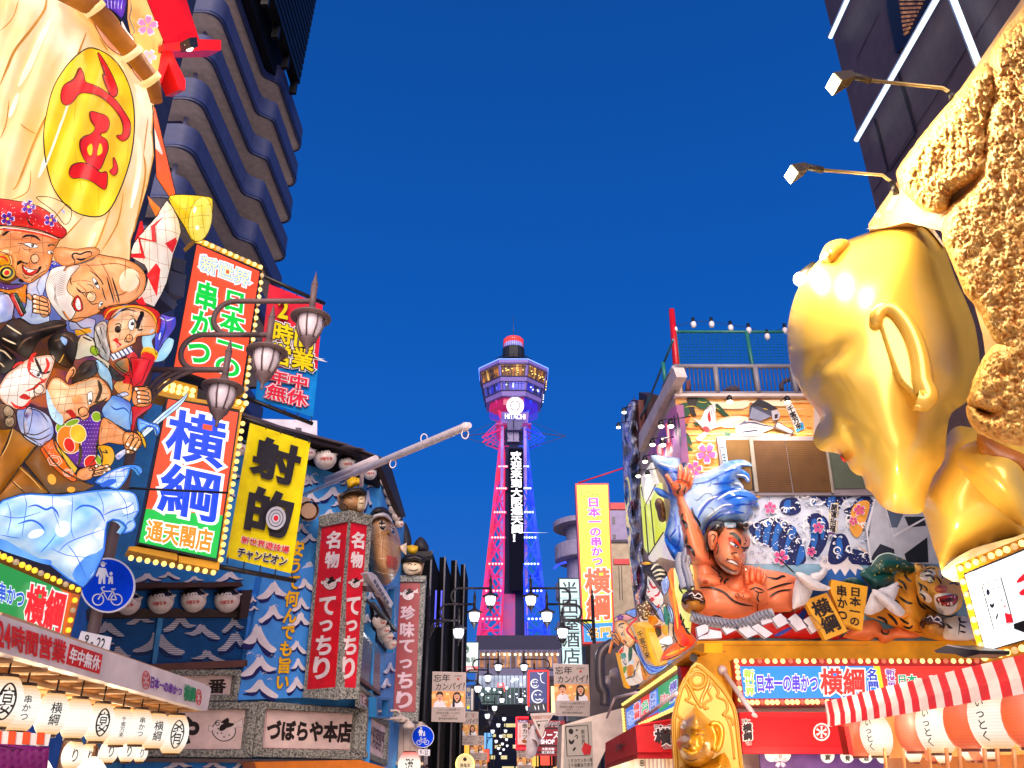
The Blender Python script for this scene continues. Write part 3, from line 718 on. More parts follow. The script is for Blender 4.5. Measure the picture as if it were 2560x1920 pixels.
for i,(sx,Y,z,w,h,c,lb) in enumerate(((-1,62,3.6,.9,1.6,'e#ffb040*1.2','amber lit shop sign on the left wall beyond the oval sign'),(-1,78,5.2,.8,2.2,'e#f4f4ff*1.1','tall white lit shop sign far along the left side of the street'),(-1,96,4.0,1.4,1.2,'e#ff4a30*1.2','red lit shop sign far along the left side of the street'),(-1,120,5.5,1.2,2.6,'e#60b0ff*1.0','blue lit shop sign near the far end of the left side'),(1,66,6.4,.9,2.0,'e#fff0b0*1.2','cream lit shop sign high on the right wall behind the neon skewer sign'),(1,84,3.4,1.2,1.2,'e#ff5038*1.2','red lit shop sign low on the right side far along the street'),(1,104,5.6,1.2,2.4,'e#e8f6ff*1.1','white lit shop sign far along the right side of the street'),(1,128,4.2,1.8,1.6,'e#ffc050*1.2','amber lit shop sign near the far end of the right side'))):
    x=sx*3.75;t=thing('shop_sign',lb,'sign',(x,Y,z),'small lit shop signs along the far street');m=MB('d#1c1a20');m.box(min(x,x-sx*w),max(x,x-sx*w),Y,Y+.3,z-.05,z+h+.05);part(t,'case',m);m=MB(c);m.box(min(x,x-sx*w)+.06,max(x,x-sx*w)-.06,Y-.03,Y,z,z+h);part(t,'panel',m)
# round-cornered balcony block
c0=atY(1475,1500,64);t=thing('round_balcony_block','pale round cornered apartment block with stacked balconies behind the tall yellow sign','building',(c0[0],64,0))
prof=[];m=MB('d#8a86a4:.6')
zt=atY(1420,1000+930/3.319,60.5)[2];Rr=c0[0]-atY(1380+42/3.319,1400,61)[0]
for k in range(6):
    z=zt-2.9*k;m.lathe((c0[0],64,z),[(Rr-.9,-1.7),(Rr-.9,0)],32,False);m.lathe((c0[0],64,z),[(Rr-.05,-2.9),(Rr,-2.85),(Rr,-1.75),(Rr-.08,-1.7)],32,False)
    m.box(c0[0],c0[0]+8,64-Rr,70,z-2.9,z-1.7)
m.lathe((c0[0],64,zt),[(Rr+.1,-.3),(Rr+.1,.1)],32,False);m.lathe((c0[0],64,0),[(Rr-.9,0),(Rr-.9,zt-16)],32,False);part(t,'balcony_stack',m)
m=MB('e#3a50ff*1.2');m.tube([(c0[0]+(Rr+.05)*math.cos(a),64+(Rr+.05)*math.sin(a),zt-12.4) for a in np.linspace(math.pi,math.pi*1.25,8)],.12,5);m.tube([(c0[0]+(Rr+.05)*math.cos(a),64+(Rr+.05)*math.sin(a),zt-3.4) for a in np.linspace(math.pi,math.pi*1.25,8)],.1,5);part(t,'blue_light_strip',m)
PW=PL(1560,1500,41,0)
t=thing('beige_building','narrow beige building with purple grey top behind the yellow sign brackets','building',PW.pt(1560,1900));m=MB('d#9a90b0');m.prism(PW,X('J','470,905 700,905 700,1160 480,1160'),-4,0)
m.use('d#b8a88a');m.prism(PW,X('J','480,1160 720,1160 760,2900 500,2900'),-4,.02);m.use('d#4a4450');m.prism(PW,X('J','470,1158 700,1158 700,1182 480,1182'),-4,.1);part(t,'wall',m)
m=MB('d#2a2838:.3');m.prism(PW,X('J','500,968 522,968 524,1028 502,1028'),0,.03);m.prism(PW,X('J','505,1115 530,1115 530,1150 506,1150'),0,.03);part(t,'window',m)
m=MB('d#5a5458')
for x in (552,574):m.prism(PW,X('J','%d,1372 %d,1372 %d,1660 %d,1660'%(x,x+5,x+15,x+10)),.02,.06)
part(t,'cable',m)
# ================================================================== signs in the street
def signbox(name,label,P,f,quad,face,frame=None,th=.25,fw=0,cat='sign',group=None,lit=True):
    c=X(f,quad);t=thing(name,label,cat,P.pt(*c[2]),group)
    if frame:
        cc=c.mean(0);d=c-cc;q=cc+d*(1+fw/np.abs(d).max(0));m=MB(frame);m.prism(P,q,-th,0);part(t,'frame',m)
    m=MB(face);m.prism(P,c,-th*.5,.01);part(t,'panel',m); return t
P40=PL(1420,1500,40,0)
t=signbox('liquor_sign','tall pale blue lit sign reading Handaya liquor shop in front of the round balconies',P40,'I','1072,208 1218,208 1246,864 1096,864','e#d0f4f2*.98','d#303a40',.4,3)
m=MB();q=X('I','1078,225 1212,225 1238,862 1098,862');text(m,P40,q,list('半田屋酒店'),'e#203048*.5',.012,.03,True);part(t,'lettering',m)
m=MB('d#90b0b8')
for y in (352,482,610,742):m.prism(P40,X('I','1075,%d 1240,%d 1240,%d 1075,%d'%(y,y,y+4,y+4)),.01,.02)
part(t,'panel_joint',m)
P36=PL2(tuple(X('J','193,692')[0]),tuple(X('J','470,690')[0]),35)
P36=PL(1480,1400,35,0)
t=signbox('tall_skewer_sign','tall yellow lit sign with red frame and purple and orange writing',P36,'J','206,706 462,704 545,1659 262,1659','l#fff23a#f8ee60*1.05@.7',None,.5)
c=np.vstack([X('J','206,706 462,704'),X('I','1484,682 1262,690')])
for ch in list(t.children):bpy.data.objects.remove(ch)
m=MB('d#d01828:.35');cc=np.vstack([X('J','192,692 470,690'),X('I','1500,700 1250,708')]);m.prism(P36,cc,-.6,-.02)
for a,b,cd_ in (('192,692','470,690',0),):pass
part(t,'frame',m);m=MB('e#fff228*.98');m.prism(P36,c,-.3,.01);m.use('e#1a90e8*1.0');m.prism(P36,X('I','1255,552 1478,540 1484,682 1262,690'),.01,.016);pn=part(t,'panel',m)
m=MB();text(m,P36,X('J','240,738 425,736 428,798 243,800'),list('新世界'),'e#e8e03a',.02,.05,False,('e#2aa070',.06))
text(m,P36,X('J','285,808 395,806 425,1375 335,1378'),list('日本一の串かつ'),'e#b020e0*1.05',.035,.05,True,('e#fffdf0',.075))
text(m,P36,np.vstack([X('J','262,1395 478,1390'),X('I','1470,520 1282,528')]),list('横綱'),'e#f4582a*1.05',.035,.05,True,('e#fff8e8*1.1',.075))
text(m,P36,X('I','1285,582 1470,570 1474,652 1292,664'),list('名門'),'e#f49a20*1.05',.035,.05,False,('e#fff8e8',.075));part(pn,'lettering',m)
m=MB('d#c81824:.4');m.prism(P36,X('J','482,852 640,852 640,905 484,905'),-.35,-.15);m.prism(P36,X('J','512,1318 655,1318 655,1362 514,1362'),-.35,-.15);m.tube([P36.pt(*X('J','215,690')[0],-.2),P36.pt(*X('J','655,545')[0],-.2)],.035,6);part(t,'bracket',m)
P60=PL(1150,1650,60,0)
t=signbox('restaurant_sign','pale lit square sign with round crest above the nearest left poster',P60,'I','248,697 447,697 443,916 250,916','e#d4ece2*.95','d#304038',.5,2)
m=MB('e#ee3a48*1.0');m.prism(P60,X('I','250,878 444,878 443,914 250,914'),.01,.02);m.use('e#4a8a78*.8');m.prism(P60,ell('I',347,748,32,34,0,24),.01,.02);m.use('e#203038*.4');m.prism(P60,ell('I',345,746,25,28,0,20),.02,.03);m.use('e#e8f4ee');m.prism(P60,X('I','335,730 360,735 352,748 340,745'),.03,.04);m.prism(P60,X('I','345,757 362,752 360,768 346,770'),.03,.04)
text(m,P60,X('I','305,806 428,806 428,850 305,850'),list('鶴亀家'),'e#1c2a28*.4',.01,.04);text(m,P60,X('I','302,782 348,782 348,800 302,800'),list('名代'),'e#2a3a38*.4',.004,.04);text(m,P60,X('I','268,790 292,790 296,852 272,852'),list('串かつ'),'e#2a3a38*.4',.004,.04,True)
text(m,P60,X('I','272,884 418,884 418,908 272,908'),list('24時間営業中'),'e#fff0ec',.02,.04);part(t,'lettering',m)
P56=PL(1150,1850,45,0)
t=thing('oval_sign','small oval lit sign ringed with bulbs low on the left of the street','sign',P56.pt(*X('I','345,1690')[0]));m=MB('d#8a5a20');m.prism(P56,ell('I',346,1632,74,84,0,32),-.2,0);m.use('l#ffd898#ffe8c0*.9@1');m.prism(P56,ell('I',346,1634,60,70,0,32),0,.03);m.use('d#3a2a20');m.prism(P56,ell('I',345,1592,14,15,0,14),.03,.04);text(m,P56,X('I','308,1622 388,1622 388,1656 308,1656'),list('鶴亀家'),'e#5a3a20*.4',.01,.04);part(t,'panel',m)
bulbs(t,P56,along(np.vstack([ell('I',346,1632,68,78,0,32)]*1+[ell('I',346,1632,68,78,0,32)[:1]]),31),.03,.045)
t=thing('vertical_banner','narrow blue vertical shop banner behind the nearest left poster','sign',P60.pt(*X('I','375,1220')[0]));m=MB('l#20407a#2a5090*.6@.5');m.prism(P60,X('I','352,1030 390,1030 388,1225 350,1225'),-.2,0);m.use('d#d8d8d0');m.prism(P60,X('I','392,1050 410,1050 408,1215 390,1215'),-.2,0)
text(m,P60,X('I','355,1040 388,1040 386,1200 353,1200'),list('寿し会席'),'e#c8b890*.6',.02,.02,True);m.use('e#d8d020');m.prism(P60,X('I','362,1184 382,1180 382,1206 360,1210'),.02,.03);part(t,'panel',m)
P44=PL(1350,1700,47,0)
t=thing('daruma_sign','dark blue sign with white brush faces edged in red lights right of the lamp row','sign',P44.pt(*X('I','900,1230')[0]));m=MB('d#1c2a5a:.4');m.prism(P44,X('I','826,905 990,905 990,1232 826,1225'),-.3,0);m.use('e#243a86*.7');m.prism(P44,X('I','842,920 972,920 972,1160 842,1160'),0,.01);m.use('e#10122a*.3');m.prism(P44,X('I','848,1160 972,1160 972,1226 848,1222'),0,.012);part(t,'panel',m)
m=MB('e#f0f2f8*.9')
for cx,cy,r in ((884,1010,32),(905,1110,48)):
    a=np.linspace(.3,5.6,18);m.stroke(P44,np.stack([1050+(cx+r*np.cos(a)*.95)/3.0727,1380+(cy+r*np.sin(a))/3.0727],-1),3.4,.03)
    for dx in (-.35,.35):m.stroke(P44,smooth(X('I','%f,%f %f,%f %f,%f'%(cx+dx*r-8,cy-r*.2,cx+dx*r,cy-r*.35,cx+dx*r+8,cy-r*.15)),3,False),2.6,.03)
    m.stroke(P44,smooth(X('I','%f,%f %f,%f %f,%f'%(cx-r*.4,cy+r*.35,cx,cy+r*.55,cx+r*.4,cy+r*.3)),3,False),2.6,.03)
for s_ in ('900,925 925,940 950,925','925,930 930,990 960,1010','905,1140 925,1130 940,1145','880,1180 890,1215','910,1178 912,1215','945,1170 955,1215'):m.stroke(P44,smooth(X('I',s_),3,False),2.4,.03)
part(t,'lettering',m)
bulbs(t,P44,np.vstack([along(X('I','834,1180 834,914 985,912 985,1222'),44)]),.03,.05,'e#ff2a20*3')
P52=PL(1320,1850,55,0)
t=thing('skewer_price_sign','white price sign framed in red neon low beside the lamp row','sign',P52.pt(*X('I','790,1510')[0]));m=MB('d#b0202c');m.prism(P52,X('I','735,1262 835,1262 835,1524 735,1524'),-.3,0);m.use('l#f0d8d0#d8b8b4*.8@1');m.prism(P52,X('I','750,1290 830,1290 830,1478 750,1478'),0,.02);m.use('e#5a2a6a*.7');m.prism(P52,X('I','752,1290 830,1290 830,1310 752,1310'),.02,.03);part(t,'panel',m)
m=MB('e#ff2430*3')
m.tube([P52.pt(*q,.1) for q in X('I','742,1515 742,1272 832,1272')],.07,6);m.tube([P52.pt(*q,.1) for q in X('I','742,1510 832,1510')],.07,6);part(t,'neon_tube',m)
m=MB();text(m,P52,X('I','784,1314 828,1314 828,1440 784,1440'),list('串カツ'),'e#20181c*.4',.02,.04,True);text(m,P52,X('I','756,1330 780,1330 780,1430 756,1430'),list('120'),'e#d03040',.015,.04,True);text(m,P52,X('I','760,1293 820,1293 820,1307 760,1307'),['Asahi'],'e#e8e0f0',.01,.05);m.use('d#b06a30');m.prism(P52,ell('I',805,1455,24,14,15,14),.02,.05);part(t,'lettering',m)
P34=PL(1400,1850,38,0)
t=thing('sauce_shop_sign','red souvenir sauce shop sign partly behind a white pennant','sign',P34.pt(*X('I','980,1560')[0]));m=MB('e#a01428*.7');m.prism(P34,X('I','838,1290 1112,1296 1118,1565 880,1565'),-.2,0);m.use('e#2a1018*.5')
for y in (1322,1345,1480,1530):m.prism(P34,X('I','840,%d 1112,%d 1112,%d 840,%d'%(y,y+3,y+17,y+14)),0,.01)
part(t,'panel',m);m=MB()
text(m,P34,X('I','955,1300 1075,1300 1075,1345 955,1345'),list('みやげ'),'e#2a1018*.4',.025,.04,False,('e#f4e4e4',.06));text(m,P34,X('I','925,1370 1068,1370 1068,1440 925,1440'),list('ソース'),'e#f8ecec',.03,.04);text(m,P34,X('I','922,1440 1040,1440 1040,1476 922,1476'),['SHOP'],'e#f8ecec',.05,.04)
text(m,P34,X('I','935,1502 1032,1502 1032,1524 935,1524'),list('大阪名物'),'e#f8ecec',.03,.04);text(m,P34,X('I','935,1526 1032,1526 1032,1550 935,1550'),list('はじめの店'),'e#f8ecec',.03,.04);part(t,'lettering',m)
P32=PL(1400,1850,35,0)
m=MB('d#e8d4c4');m.prism(P32,X('I','848,1240 1040,1232 1040,1252 850,1262'),-.06,.02);m.prism(P32,X('I','850,1262 1020,1256 960,1350 938,1440'),-.02,0);m.use('d#2a2420');m.stroke(P32,X('I','895,1300 985,1296 955,1345'),1.6,.01,False);m.stroke(P32,X('I','895,1300 918,1360'),1.6,.01,False);m.prism(P32,ell('I',915,1330,8,11,0,10),0,.012)
text(m,P32,X('I','858,1262 1010,1256 1000,1280 862,1286'),list('元祖串かつの店'),'d#d07050',.012,.01);solo('shop_pennant',m,'white triangular pennant hanging in front of the red sauce shop sign','pennant')
m=MB('d#dcccc8');c=smooth(X('I','850,1345 885,1320 900,1400 930,1440 905,1500 880,1570 820,1585 815,1500 825,1420'),3);m.puff(P32,c,-.25,.12);m.use('d#6a4a40')
for s_ in ('880,1360 905,1400 915,1440','860,1440 890,1460 900,1500'):m.stroke(P32,smooth(X('I',s_),3,False),5)
m.use('d#b84a40');m.stroke(P32,smooth(X('I','895,1370 910,1410'),3,False),2.5);solo('shop_flag',m,'crumpled white shop flag drooping left of the sauce shop sign','flag')
P33=PL(1450,1850,26.5,6)
t=thing('boxed_shop_sign','white box sign with black brush characters and a red seal under the right poster','sign',P33.pt(*X('I','1200,1660')[0]));m=MB('d#ead8c8:.4');m.prism(P33,X('I','1092,1330 1330,1258 1620,1180 1640,1380 1420,1530 1340,1700 1080,1700'),-.8,0);m.use('e#e8d4c4*.25');m.prism(P33,X('I','1110,1332 1320,1300 1330,1660 1100,1690'),0,.01);part(t,'panel',m)
m=MB('d#241e1e');m.stroke(P33,np.vstack([X('I','1118,1342 1288,1330 1302,1560 1130,1568 1118,1342')]),2.2,.03,False);m.prism(P33,ell('I',1160,1378,18,22,-15,14),.01,.03)
for s_,w in (('1195,1370 1214,1366',4),('1185,1420 1205,1408 1210,1425 1200,1435',2.5),('1145,1440 1162,1470 1185,1440',6),('1195,1500 1175,1528',5)):m.stroke(P33,smooth(X('I',s_),4,False),w,.03)
text(m,P33,X('I','1236,1362 1266,1360 1270,1480 1240,1482'),list('新世界'),'d#241e1e',.006,.03,True);m.use('d#c82830');m.prism(P33,X('I','1242,1520 1262,1462 1318,1490 1310,1552 1262,1560'),.01,.034)
text(m,P33,X('I','1132,1590 1326,1580 1328,1612 1134,1622'),list('1Fカウンター席'),'d#241e1e',.012,.03);text(m,P33,X('I','1134,1626 1330,1616 1332,1648 1136,1656'),list('2F座敷あります'),'d#241e1e',.012,.03);part(t,'lettering',m)
PV=PL(1500,1750,27.5,0)
for i,(x,y,lb) in enumerate((('1450',0,'pale half round vent hood nearest the red awning on the grey wall'),('1395',60,'lower pale vent hood beside the right lamp pole'))):
    m=MB('d#b8a8a4:.5');x=int(x);c=np.vstack([X('I','%d,%d'%(x,978+y)),smooth(X('I','%d,%d %d,%d %d,%d %d,%d'%(x,945+y,x+12,905+y,x+55,888+y,x+75,905+y)),4,False),X('I','%d,%d'%(x+72,978+y))]);m.puff(PV,c,0,.25,back=.3);solo('vent_hood',m,lb,'vent')
m=MB('d#5a5254:.4:.4');m.tube([PV.pt(*q,.2) for q in smooth(X('I','1420,1180 1418,1080 1390,1030 1380,900 1385,800 1420,740 1480,700'),4,False)],.16,12);solo('drain_pipe',m,'grey bent duct pipe on the dark wall behind the right lamp pole','pipe')
m=MB('d#5c5052');P_=PL(1520,1750,30,-20);m.prism(P_,X('I','1310,710 1640,640 1680,1300 1330,1700 1300,1700'),-2,0);solo('duct_wall',m,'dark grey brown side wall carrying ducts under the tall yellow sign','wall')
# ================================================================== left: restaurant with the lantern relief
RL=PL(330,1000,9.5,62)
ld=thing('relief_building','dark blue grey building behind the glowing lantern relief and the hanging signs','building',(-7,10,0))
m=MB('d#2c3350:.6');m.hexa([(-16,1,0),(-8.2,1,0),(-6.6,12.2,0),(-16,12.2,0)],[(-16,1,17),(-8.2,1,17),(-6.6,12.2,17),(-16,12.2,17)]);part(ld,'wall',m)
m=MB('d#3c4258:.5')
for c in ('1590,520 1720,560 1700,680 1600,640','1540,640 1720,690 1690,900 1560,850','1500,820 1640,960 1600,1010 1460,900'):m.prism(RL,X('B',c),-.5,-.1)
part(ld,'equipment_box',m)
SK='l#ffc080#ee8844*.9@2.6'
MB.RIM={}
BK='d#1a1210:.4';LINE='e#8a4a10*.5';DK='d#160e0c:.35'
def fig(name,label,cat,f,base,group=None): return thing(name,label,cat,RL.pt(*X(f,base)[0]),group)
GF='painted lantern figures on the left facade'
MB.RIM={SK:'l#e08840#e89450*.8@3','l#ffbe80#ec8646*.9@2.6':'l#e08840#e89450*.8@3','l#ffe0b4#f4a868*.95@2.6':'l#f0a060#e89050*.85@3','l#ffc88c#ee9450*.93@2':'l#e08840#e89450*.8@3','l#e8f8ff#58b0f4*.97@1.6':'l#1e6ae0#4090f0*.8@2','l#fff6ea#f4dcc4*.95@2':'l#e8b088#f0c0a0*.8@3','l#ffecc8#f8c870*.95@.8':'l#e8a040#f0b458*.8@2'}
# --- lit cloth behind the figures
RIM0,MB.RIM=MB.RIM,None
s=fig('lantern_backdrop','dark mottled lantern cloth seen in the gaps between the left figures','lantern','B','500,1640')
m=MB('l#3a2850#8a5020*.6@2.4');m.puff(RL,smooth(X('B','-60,420 300,500 600,560 1000,560 1330,900 1440,1040 1420,1300 1300,1560 1180,1760 900,2000 500,2100 -60,2100'),2),-.12,.1,20);m.use('l#4a60b8#8090d8*.7@2')
for t_ in ('100,760 480,720 560,1100 200,1180','620,1100 1000,1060 1100,1200 700,1260'):m.patch(RL,smooth(X('B',t_),3),RL.up(),8)
m.use('l#c86820#6a2c70*.7@3')
for t_ in ('700,1400 1100,1420 1150,1660 760,1680','300,1560 640,1600 600,1900 260,1860'):m.patch(RL,smooth(X('B',t_),3),RL.up(),8)
part(s,'cloth',m);MB.RIM=RIM0
# --- sail with emblem
def foldb(U): return .035*np.sin(U[:,0]*.085+U[:,1]*.03)+.05*np.sin(U[:,0]*.021-U[:,1]*.008)
s=fig('lantern_sail','huge cream lantern sail with a yellow oval crest and red brush character','lantern','A','500,1600')
m=MB('l#ffecc8#f8c870*.95@.8');c=X('A','-40,-60 430,-60 560,80 640,190 760,330 850,440 970,560 1000,680 990,850 1000,1010 960,1200 900,1400 850,1560 840,1720 -40,1720');m.puff(RL,c,0,.3,60,9,foldb)
m.use('l#c07a20#e8a848*.8@2')
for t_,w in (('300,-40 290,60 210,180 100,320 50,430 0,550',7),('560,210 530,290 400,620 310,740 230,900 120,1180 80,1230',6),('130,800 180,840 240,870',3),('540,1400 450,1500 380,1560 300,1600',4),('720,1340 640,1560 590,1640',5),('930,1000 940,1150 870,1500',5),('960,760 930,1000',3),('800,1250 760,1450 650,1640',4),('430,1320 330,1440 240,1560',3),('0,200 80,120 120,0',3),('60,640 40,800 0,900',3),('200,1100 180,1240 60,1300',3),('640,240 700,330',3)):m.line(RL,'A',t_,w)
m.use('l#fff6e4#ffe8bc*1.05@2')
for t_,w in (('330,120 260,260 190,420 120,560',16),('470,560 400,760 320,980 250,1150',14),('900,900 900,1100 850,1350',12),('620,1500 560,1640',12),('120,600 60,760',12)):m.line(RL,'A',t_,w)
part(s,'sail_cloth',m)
em=MB('l#f8d818#f2b410*.95@1.5');ec=smooth(X('A','600,310 720,370 800,470 860,640 870,850 840,1050 770,1250 700,1370 620,1405 500,1380 400,1300 330,1180 290,1000 285,850 310,700 350,560 430,430 520,340'),3)
em.patch(RL,ec,RL.up(),9);em.use(DK);em.stroke(RL,np.vstack([ec,ec[:1]]),3.2,taper=False)
em.use('l#d89a10#e8b020*.8@2')
for t_ in ('520,430 480,900 560,1380','700,380 690,700','640,1100 640,1400','850,700 820,1080'):em.line(RL,'A',t_,1.2)
crest=part(s,'crest',em)
RED='l#f01418#d80c14*.95@3';ch=MB(DK);strokes=['635,340 690,420 740,520 762,590 745,625 715,610 680,540 665,480 680,490 655,410','515,440 540,480 552,530 600,550 660,580 740,640 800,720 840,790 843,850 830,890 795,912 755,880 790,875 800,830 780,760 720,680 640,620 570,600 515,605 470,660 430,680 400,655 398,600 420,550 480,510','585,725 640,735 690,755 708,800 690,850 660,860 650,880 690,910 700,960 680,1020 650,1090 610,1100 560,1050 525,980 518,920 545,885 590,870 620,830 590,780','450,1110 470,1070 530,1055 600,1080 650,1120 690,1115 693,1180 680,1225 640,1205 590,1170 520,1150 480,1155 455,1140','735,1020 758,1070 760,1110 740,1135 712,1110 735,1085']
for t_ in strokes:
    q=smooth(X('A',t_),3);ch.use(DK);ch.stroke(RL,np.vstack([q,q[:1]]),4,taper=False);ch.use(RED);ch.patch(RL,q,RL.up(),8)
ch.use('l#f8d818#f2b410*.95@1.5')
for t_ in ('590,930 565,960 575,1000 592,1005 600,960','645,930 630,1005 660,990 662,950'):ch.patch(RL,smooth(X('A',t_),3),RL.up(),8)
part(crest,'brush_character',ch)
m=MB('l#ffca78#ffa850*.9@1');m.puff(RL,X('A','830,-60 930,-60 1060,260 1020,540 990,500 880,350 850,260 820,120'),-.05,.05,6);sakura(m,RL,'A',955,165,62,'e#e880b0*.9','e#ffd8e4*.9',10);sakura(m,RL,'A',968,365,42,'e#f0a0b8*.9','e#ffe4e4*.9',30);m.use('d#8a7a60')
m.line(RL,'A','845,0 850,60 840,120 870,200 850,230',4);part(s,'blossom_panel',m)
m=MB('l#c07014#8a4a0c*.75@2');mp=X('A','400,-60 610,50 850,340 985,515 1015,660');w_=RL.pts(mp[:,0],mp[:,1],np.array([.42]*5));m.tube(w_,[.13,.13,.12,.11,.08],10)
m.use('l#fff0b8#f0d080*.95@2')
for a in ((612,55),(855,345),(975,515)):
    q=np.array([X('A','%d,%d'%(a[0]-14,a[1]-16))[0],X('A','%d,%d'%(a[0]+14,a[1]+18))[0]]);m.tube(RL.pts(q[:,0],q[:,1],np.array([.42,.42])),.15,10)
m.use('l#f08858#f8b090*.9@2')
for t_ in ('425,-20 470,40 540,85 590,75 500,20','600,110 640,210 700,300 775,350 790,335 720,240 640,150','835,385 870,480 940,548 960,540 900,450'):m.puff(RL,smooth(X('A',t_),3),.2,.12)
part(s,'bamboo_mast',m)
m=MB('l#5a20c8#3a18a0*.8@2');m.puff(RL,smooth(X('A','600,-60 810,-60 815,60 790,120 740,80 680,50 620,40'),3),.1,.25);m.use('l#c08020#8a5010*.8@3');m.puff(RL,smooth(X('A','655,75 700,55 740,85 780,140 775,175 720,150 670,110'),3),.1,.2);m.use('l#fff4e8#f0dcd0*.95@2');m.puff(RL,smooth(X('A','790,130 830,200 870,250 860,300 800,270 770,200'),3),.1,.15);m.use('e#c8c0ff*.9')
for k in range(7):m.line(RL,'A','%d,0 %d,35 %d,60'%(650+k*24,655+k*22,665+k*20),1.5)
m.use(DK);m.line(RL,'A','620,45 700,55 760,100 790,170',3);part(s,'tassel_knot',m)
# --- red roof beam
rb=fig('red_beam','bright red timber beam frame jutting out beside the top of the lantern sail','beam','A','1060,560')
m=MB('d#e81414:.35');m.prism(RL,X('A','925,-60 1190,-60 1292,258 1072,290'),-.5,-.15);part(rb,'panel',m)
m=MB('d#f01c18:.35');m.prism(RL,X('A','1060,283 1060,326 1432,326 1432,258 1292,254'),-.2,.1);m.prism(RL,X('A','1060,290 1105,320 1202,520 1200,585 1160,580 1092,405 1035,560 1010,540'),-.3,-.02);part(rb,'bracket',m)
m=MB('d#15151a:.4');m.prism(RL,X('A','1225,245 1275,240 1285,300 1235,305'),.1,.3);sp=part(rb,'spotlight',m);m=MB('e#fff0c8*4');m.ball(RL.pt(*X('A','1222,302')[0],.2),.07);part(sp,'lens',m)
q=RL.pt(*X('A','1222,310')[0],.5);lamp('spot_lamp',q+np.array((.3,-.2,-.2)),60,(1,.85,.65),.05)
# --- harlequin sleeve and horn
s=fig('lantern_sleeve','cream and red diamond patterned lantern sleeve ending in a yellow horn','lantern','B','1400,980')
m=MB('l#fff4e6#e8d4c0*.9@2');c=smooth(X('B','1540,0 1640,160 1670,300 1600,500 1540,760 1440,960 1400,980 1250,900 1330,830 1360,700 1330,600 1210,530 1230,400 1350,250 1440,150'),2);m.puff(RL,c,.05,.22,22)
m.use('l#b88a60#a87850*.6@2');m.wires(RL,c,7,9,1.0)
m.use('l#ee1c20#d81018*.9@2')
for t_ in ('1520,400 1620,345 1635,380 1590,490','1350,690 1440,580 1480,640 1445,890','1250,930 1310,890 1350,970 1290,965','1290,200 1310,190 1330,290 1240,380','1510,150 1430,240 1440,390 1290,360 1340,540 1210,530 1210,495 1300,490 1270,340 1400,370 1390,240'):
    m.patch(RL,X('B',t_),RL.up(),7)
m.use(DK)
for t_ in ('1540,0 1440,150 1350,250 1230,390','1510,150 1430,240 1440,390 1290,360 1340,540','1640,160 1670,300 1600,500'):m.stroke(RL,X('B',t_),1.6)
part(s,'cloth',m)
m=MB('l#ee1c20#ff6a30*.9@1');m.puff(RL,X('A','985,680 1010,700 1140,1250 1110,1300 1010,1150 1000,900'),-.05,.08);m.use('l#ff8020#f06010*.9@2');m.puff(RL,X('B','1360,-40 1480,80 1460,200 1380,40'),.05,.06);m.use('l#fff0e4#f4dcd0*.9@2');m.puff(RL,X('A','1000,830 1060,1000 1055,1020 1005,960'),0,.06);part(s,'red_stripe',m)
m=MB('l#f8d820#e8b808*.95@3');c=smooth(X('A','1090,1290 1130,1260 1250,1262 1360,1275 1382,1310 1375,1400 1340,1530 1285,1568 1235,1550 1200,1480 1150,1400'),2);m.puff(RL,c,.15,.3);m.use('l#fff06a#f4d830*1.0@3');ce=ell('A',1297,1420,74,146,9,22);m.patch(RL,ce,RL.up(),6);m.use('l#a07808#b88c10*.7@2');m.stroke(RL,np.vstack([ce,ce[:1]]),1.8,taper=False);m.wires(RL,c,5,4,1.0);m.use('e#fffbe0*1.3');m.patch(RL,ell('A',1262,1360,9,22,15),RL.up(),4);m.patch(RL,ell('A',1278,1475,12,14),RL.up(),4);m.use(DK);m.line(RL,'A','1090,1290 1150,1400 1200,1480 1240,1552',2);part(s,'horn',m)
SK='l#ffbe80#ec8646*.9@2.6';SKL='l#ffe0b4#f4a868*.95@2.6';WH='e#fffaf0*1.0';IR='d#181008:.2';RDM='l#e82818#c81c14*.9@3';WIRE='l#b86a34#a85a28*.6@2'
def eye(m,w,ix,iy,r,f='B',lid=None,iris='d#181008:.2'):
    m.use(WH);q=smooth(X(f,w),3);m.patch(RL,q,RL.up(),4);m.use('d#5a4020:.2');m.patch(RL,ell(f,ix,iy,r,r*1.1,0,14),RL.up(),3);m.use(iris);m.patch(RL,ell(f,ix,iy,r*.6,r*.65,0,12),RL.up(),3);m.use(WH);m.patch(RL,ell(f,ix-r*.3,iy-r*.4,r*.22,r*.22,0,8),RL.up(),3);m.use(DK);m.stroke(RL,np.vstack([q,q[:1]]),1.6,taper=False)
# --- red capped man
s=fig('lantern_figure','smiling lantern figure in a red polka dot cap with goatee and round earring','lantern figure','B','250,1150',GF)
m=MB('l#c8d4ff#7888e8*.9@2');m.puff(RL,smooth(X('B','330,-20 460,-30 600,30 660,80 650,190 590,225 500,110'),3),.05,.2);m.use('l#e4ecff#8898e8*.9@2.4')
for t_ in ('-60,850 80,870 130,960 110,1100 -60,1120','250,780 430,640 480,700 400,870 460,1080 430,1130 300,1150 190,1090 240,960'):m.puff(RL,smooth(X('B',t_),3),.1,.3)
m.use('l#f89818#e87810*.9@3');m.puff(RL,X('B','-60,770 250,775 240,960 180,930 60,860 -60,840'),.15,.1);m.use('l#2038c8#3a58e0*.9@2');m.puff(RL,X('B','480,540 570,600 450,680 440,640'),.1,.08);m.use('l#70409a#5a3088*.8@2');m.puff(RL,smooth(X('B','-40,740 80,770 200,770 210,800 80,830 -40,800'),3),.25,.08)
m.use('e#fff6e8*.9')
for i in range(14):m.patch(RL,ell('B',random.uniform(10,230),random.uniform(800,900),4,4,0,6),RL.up(.0003),3)
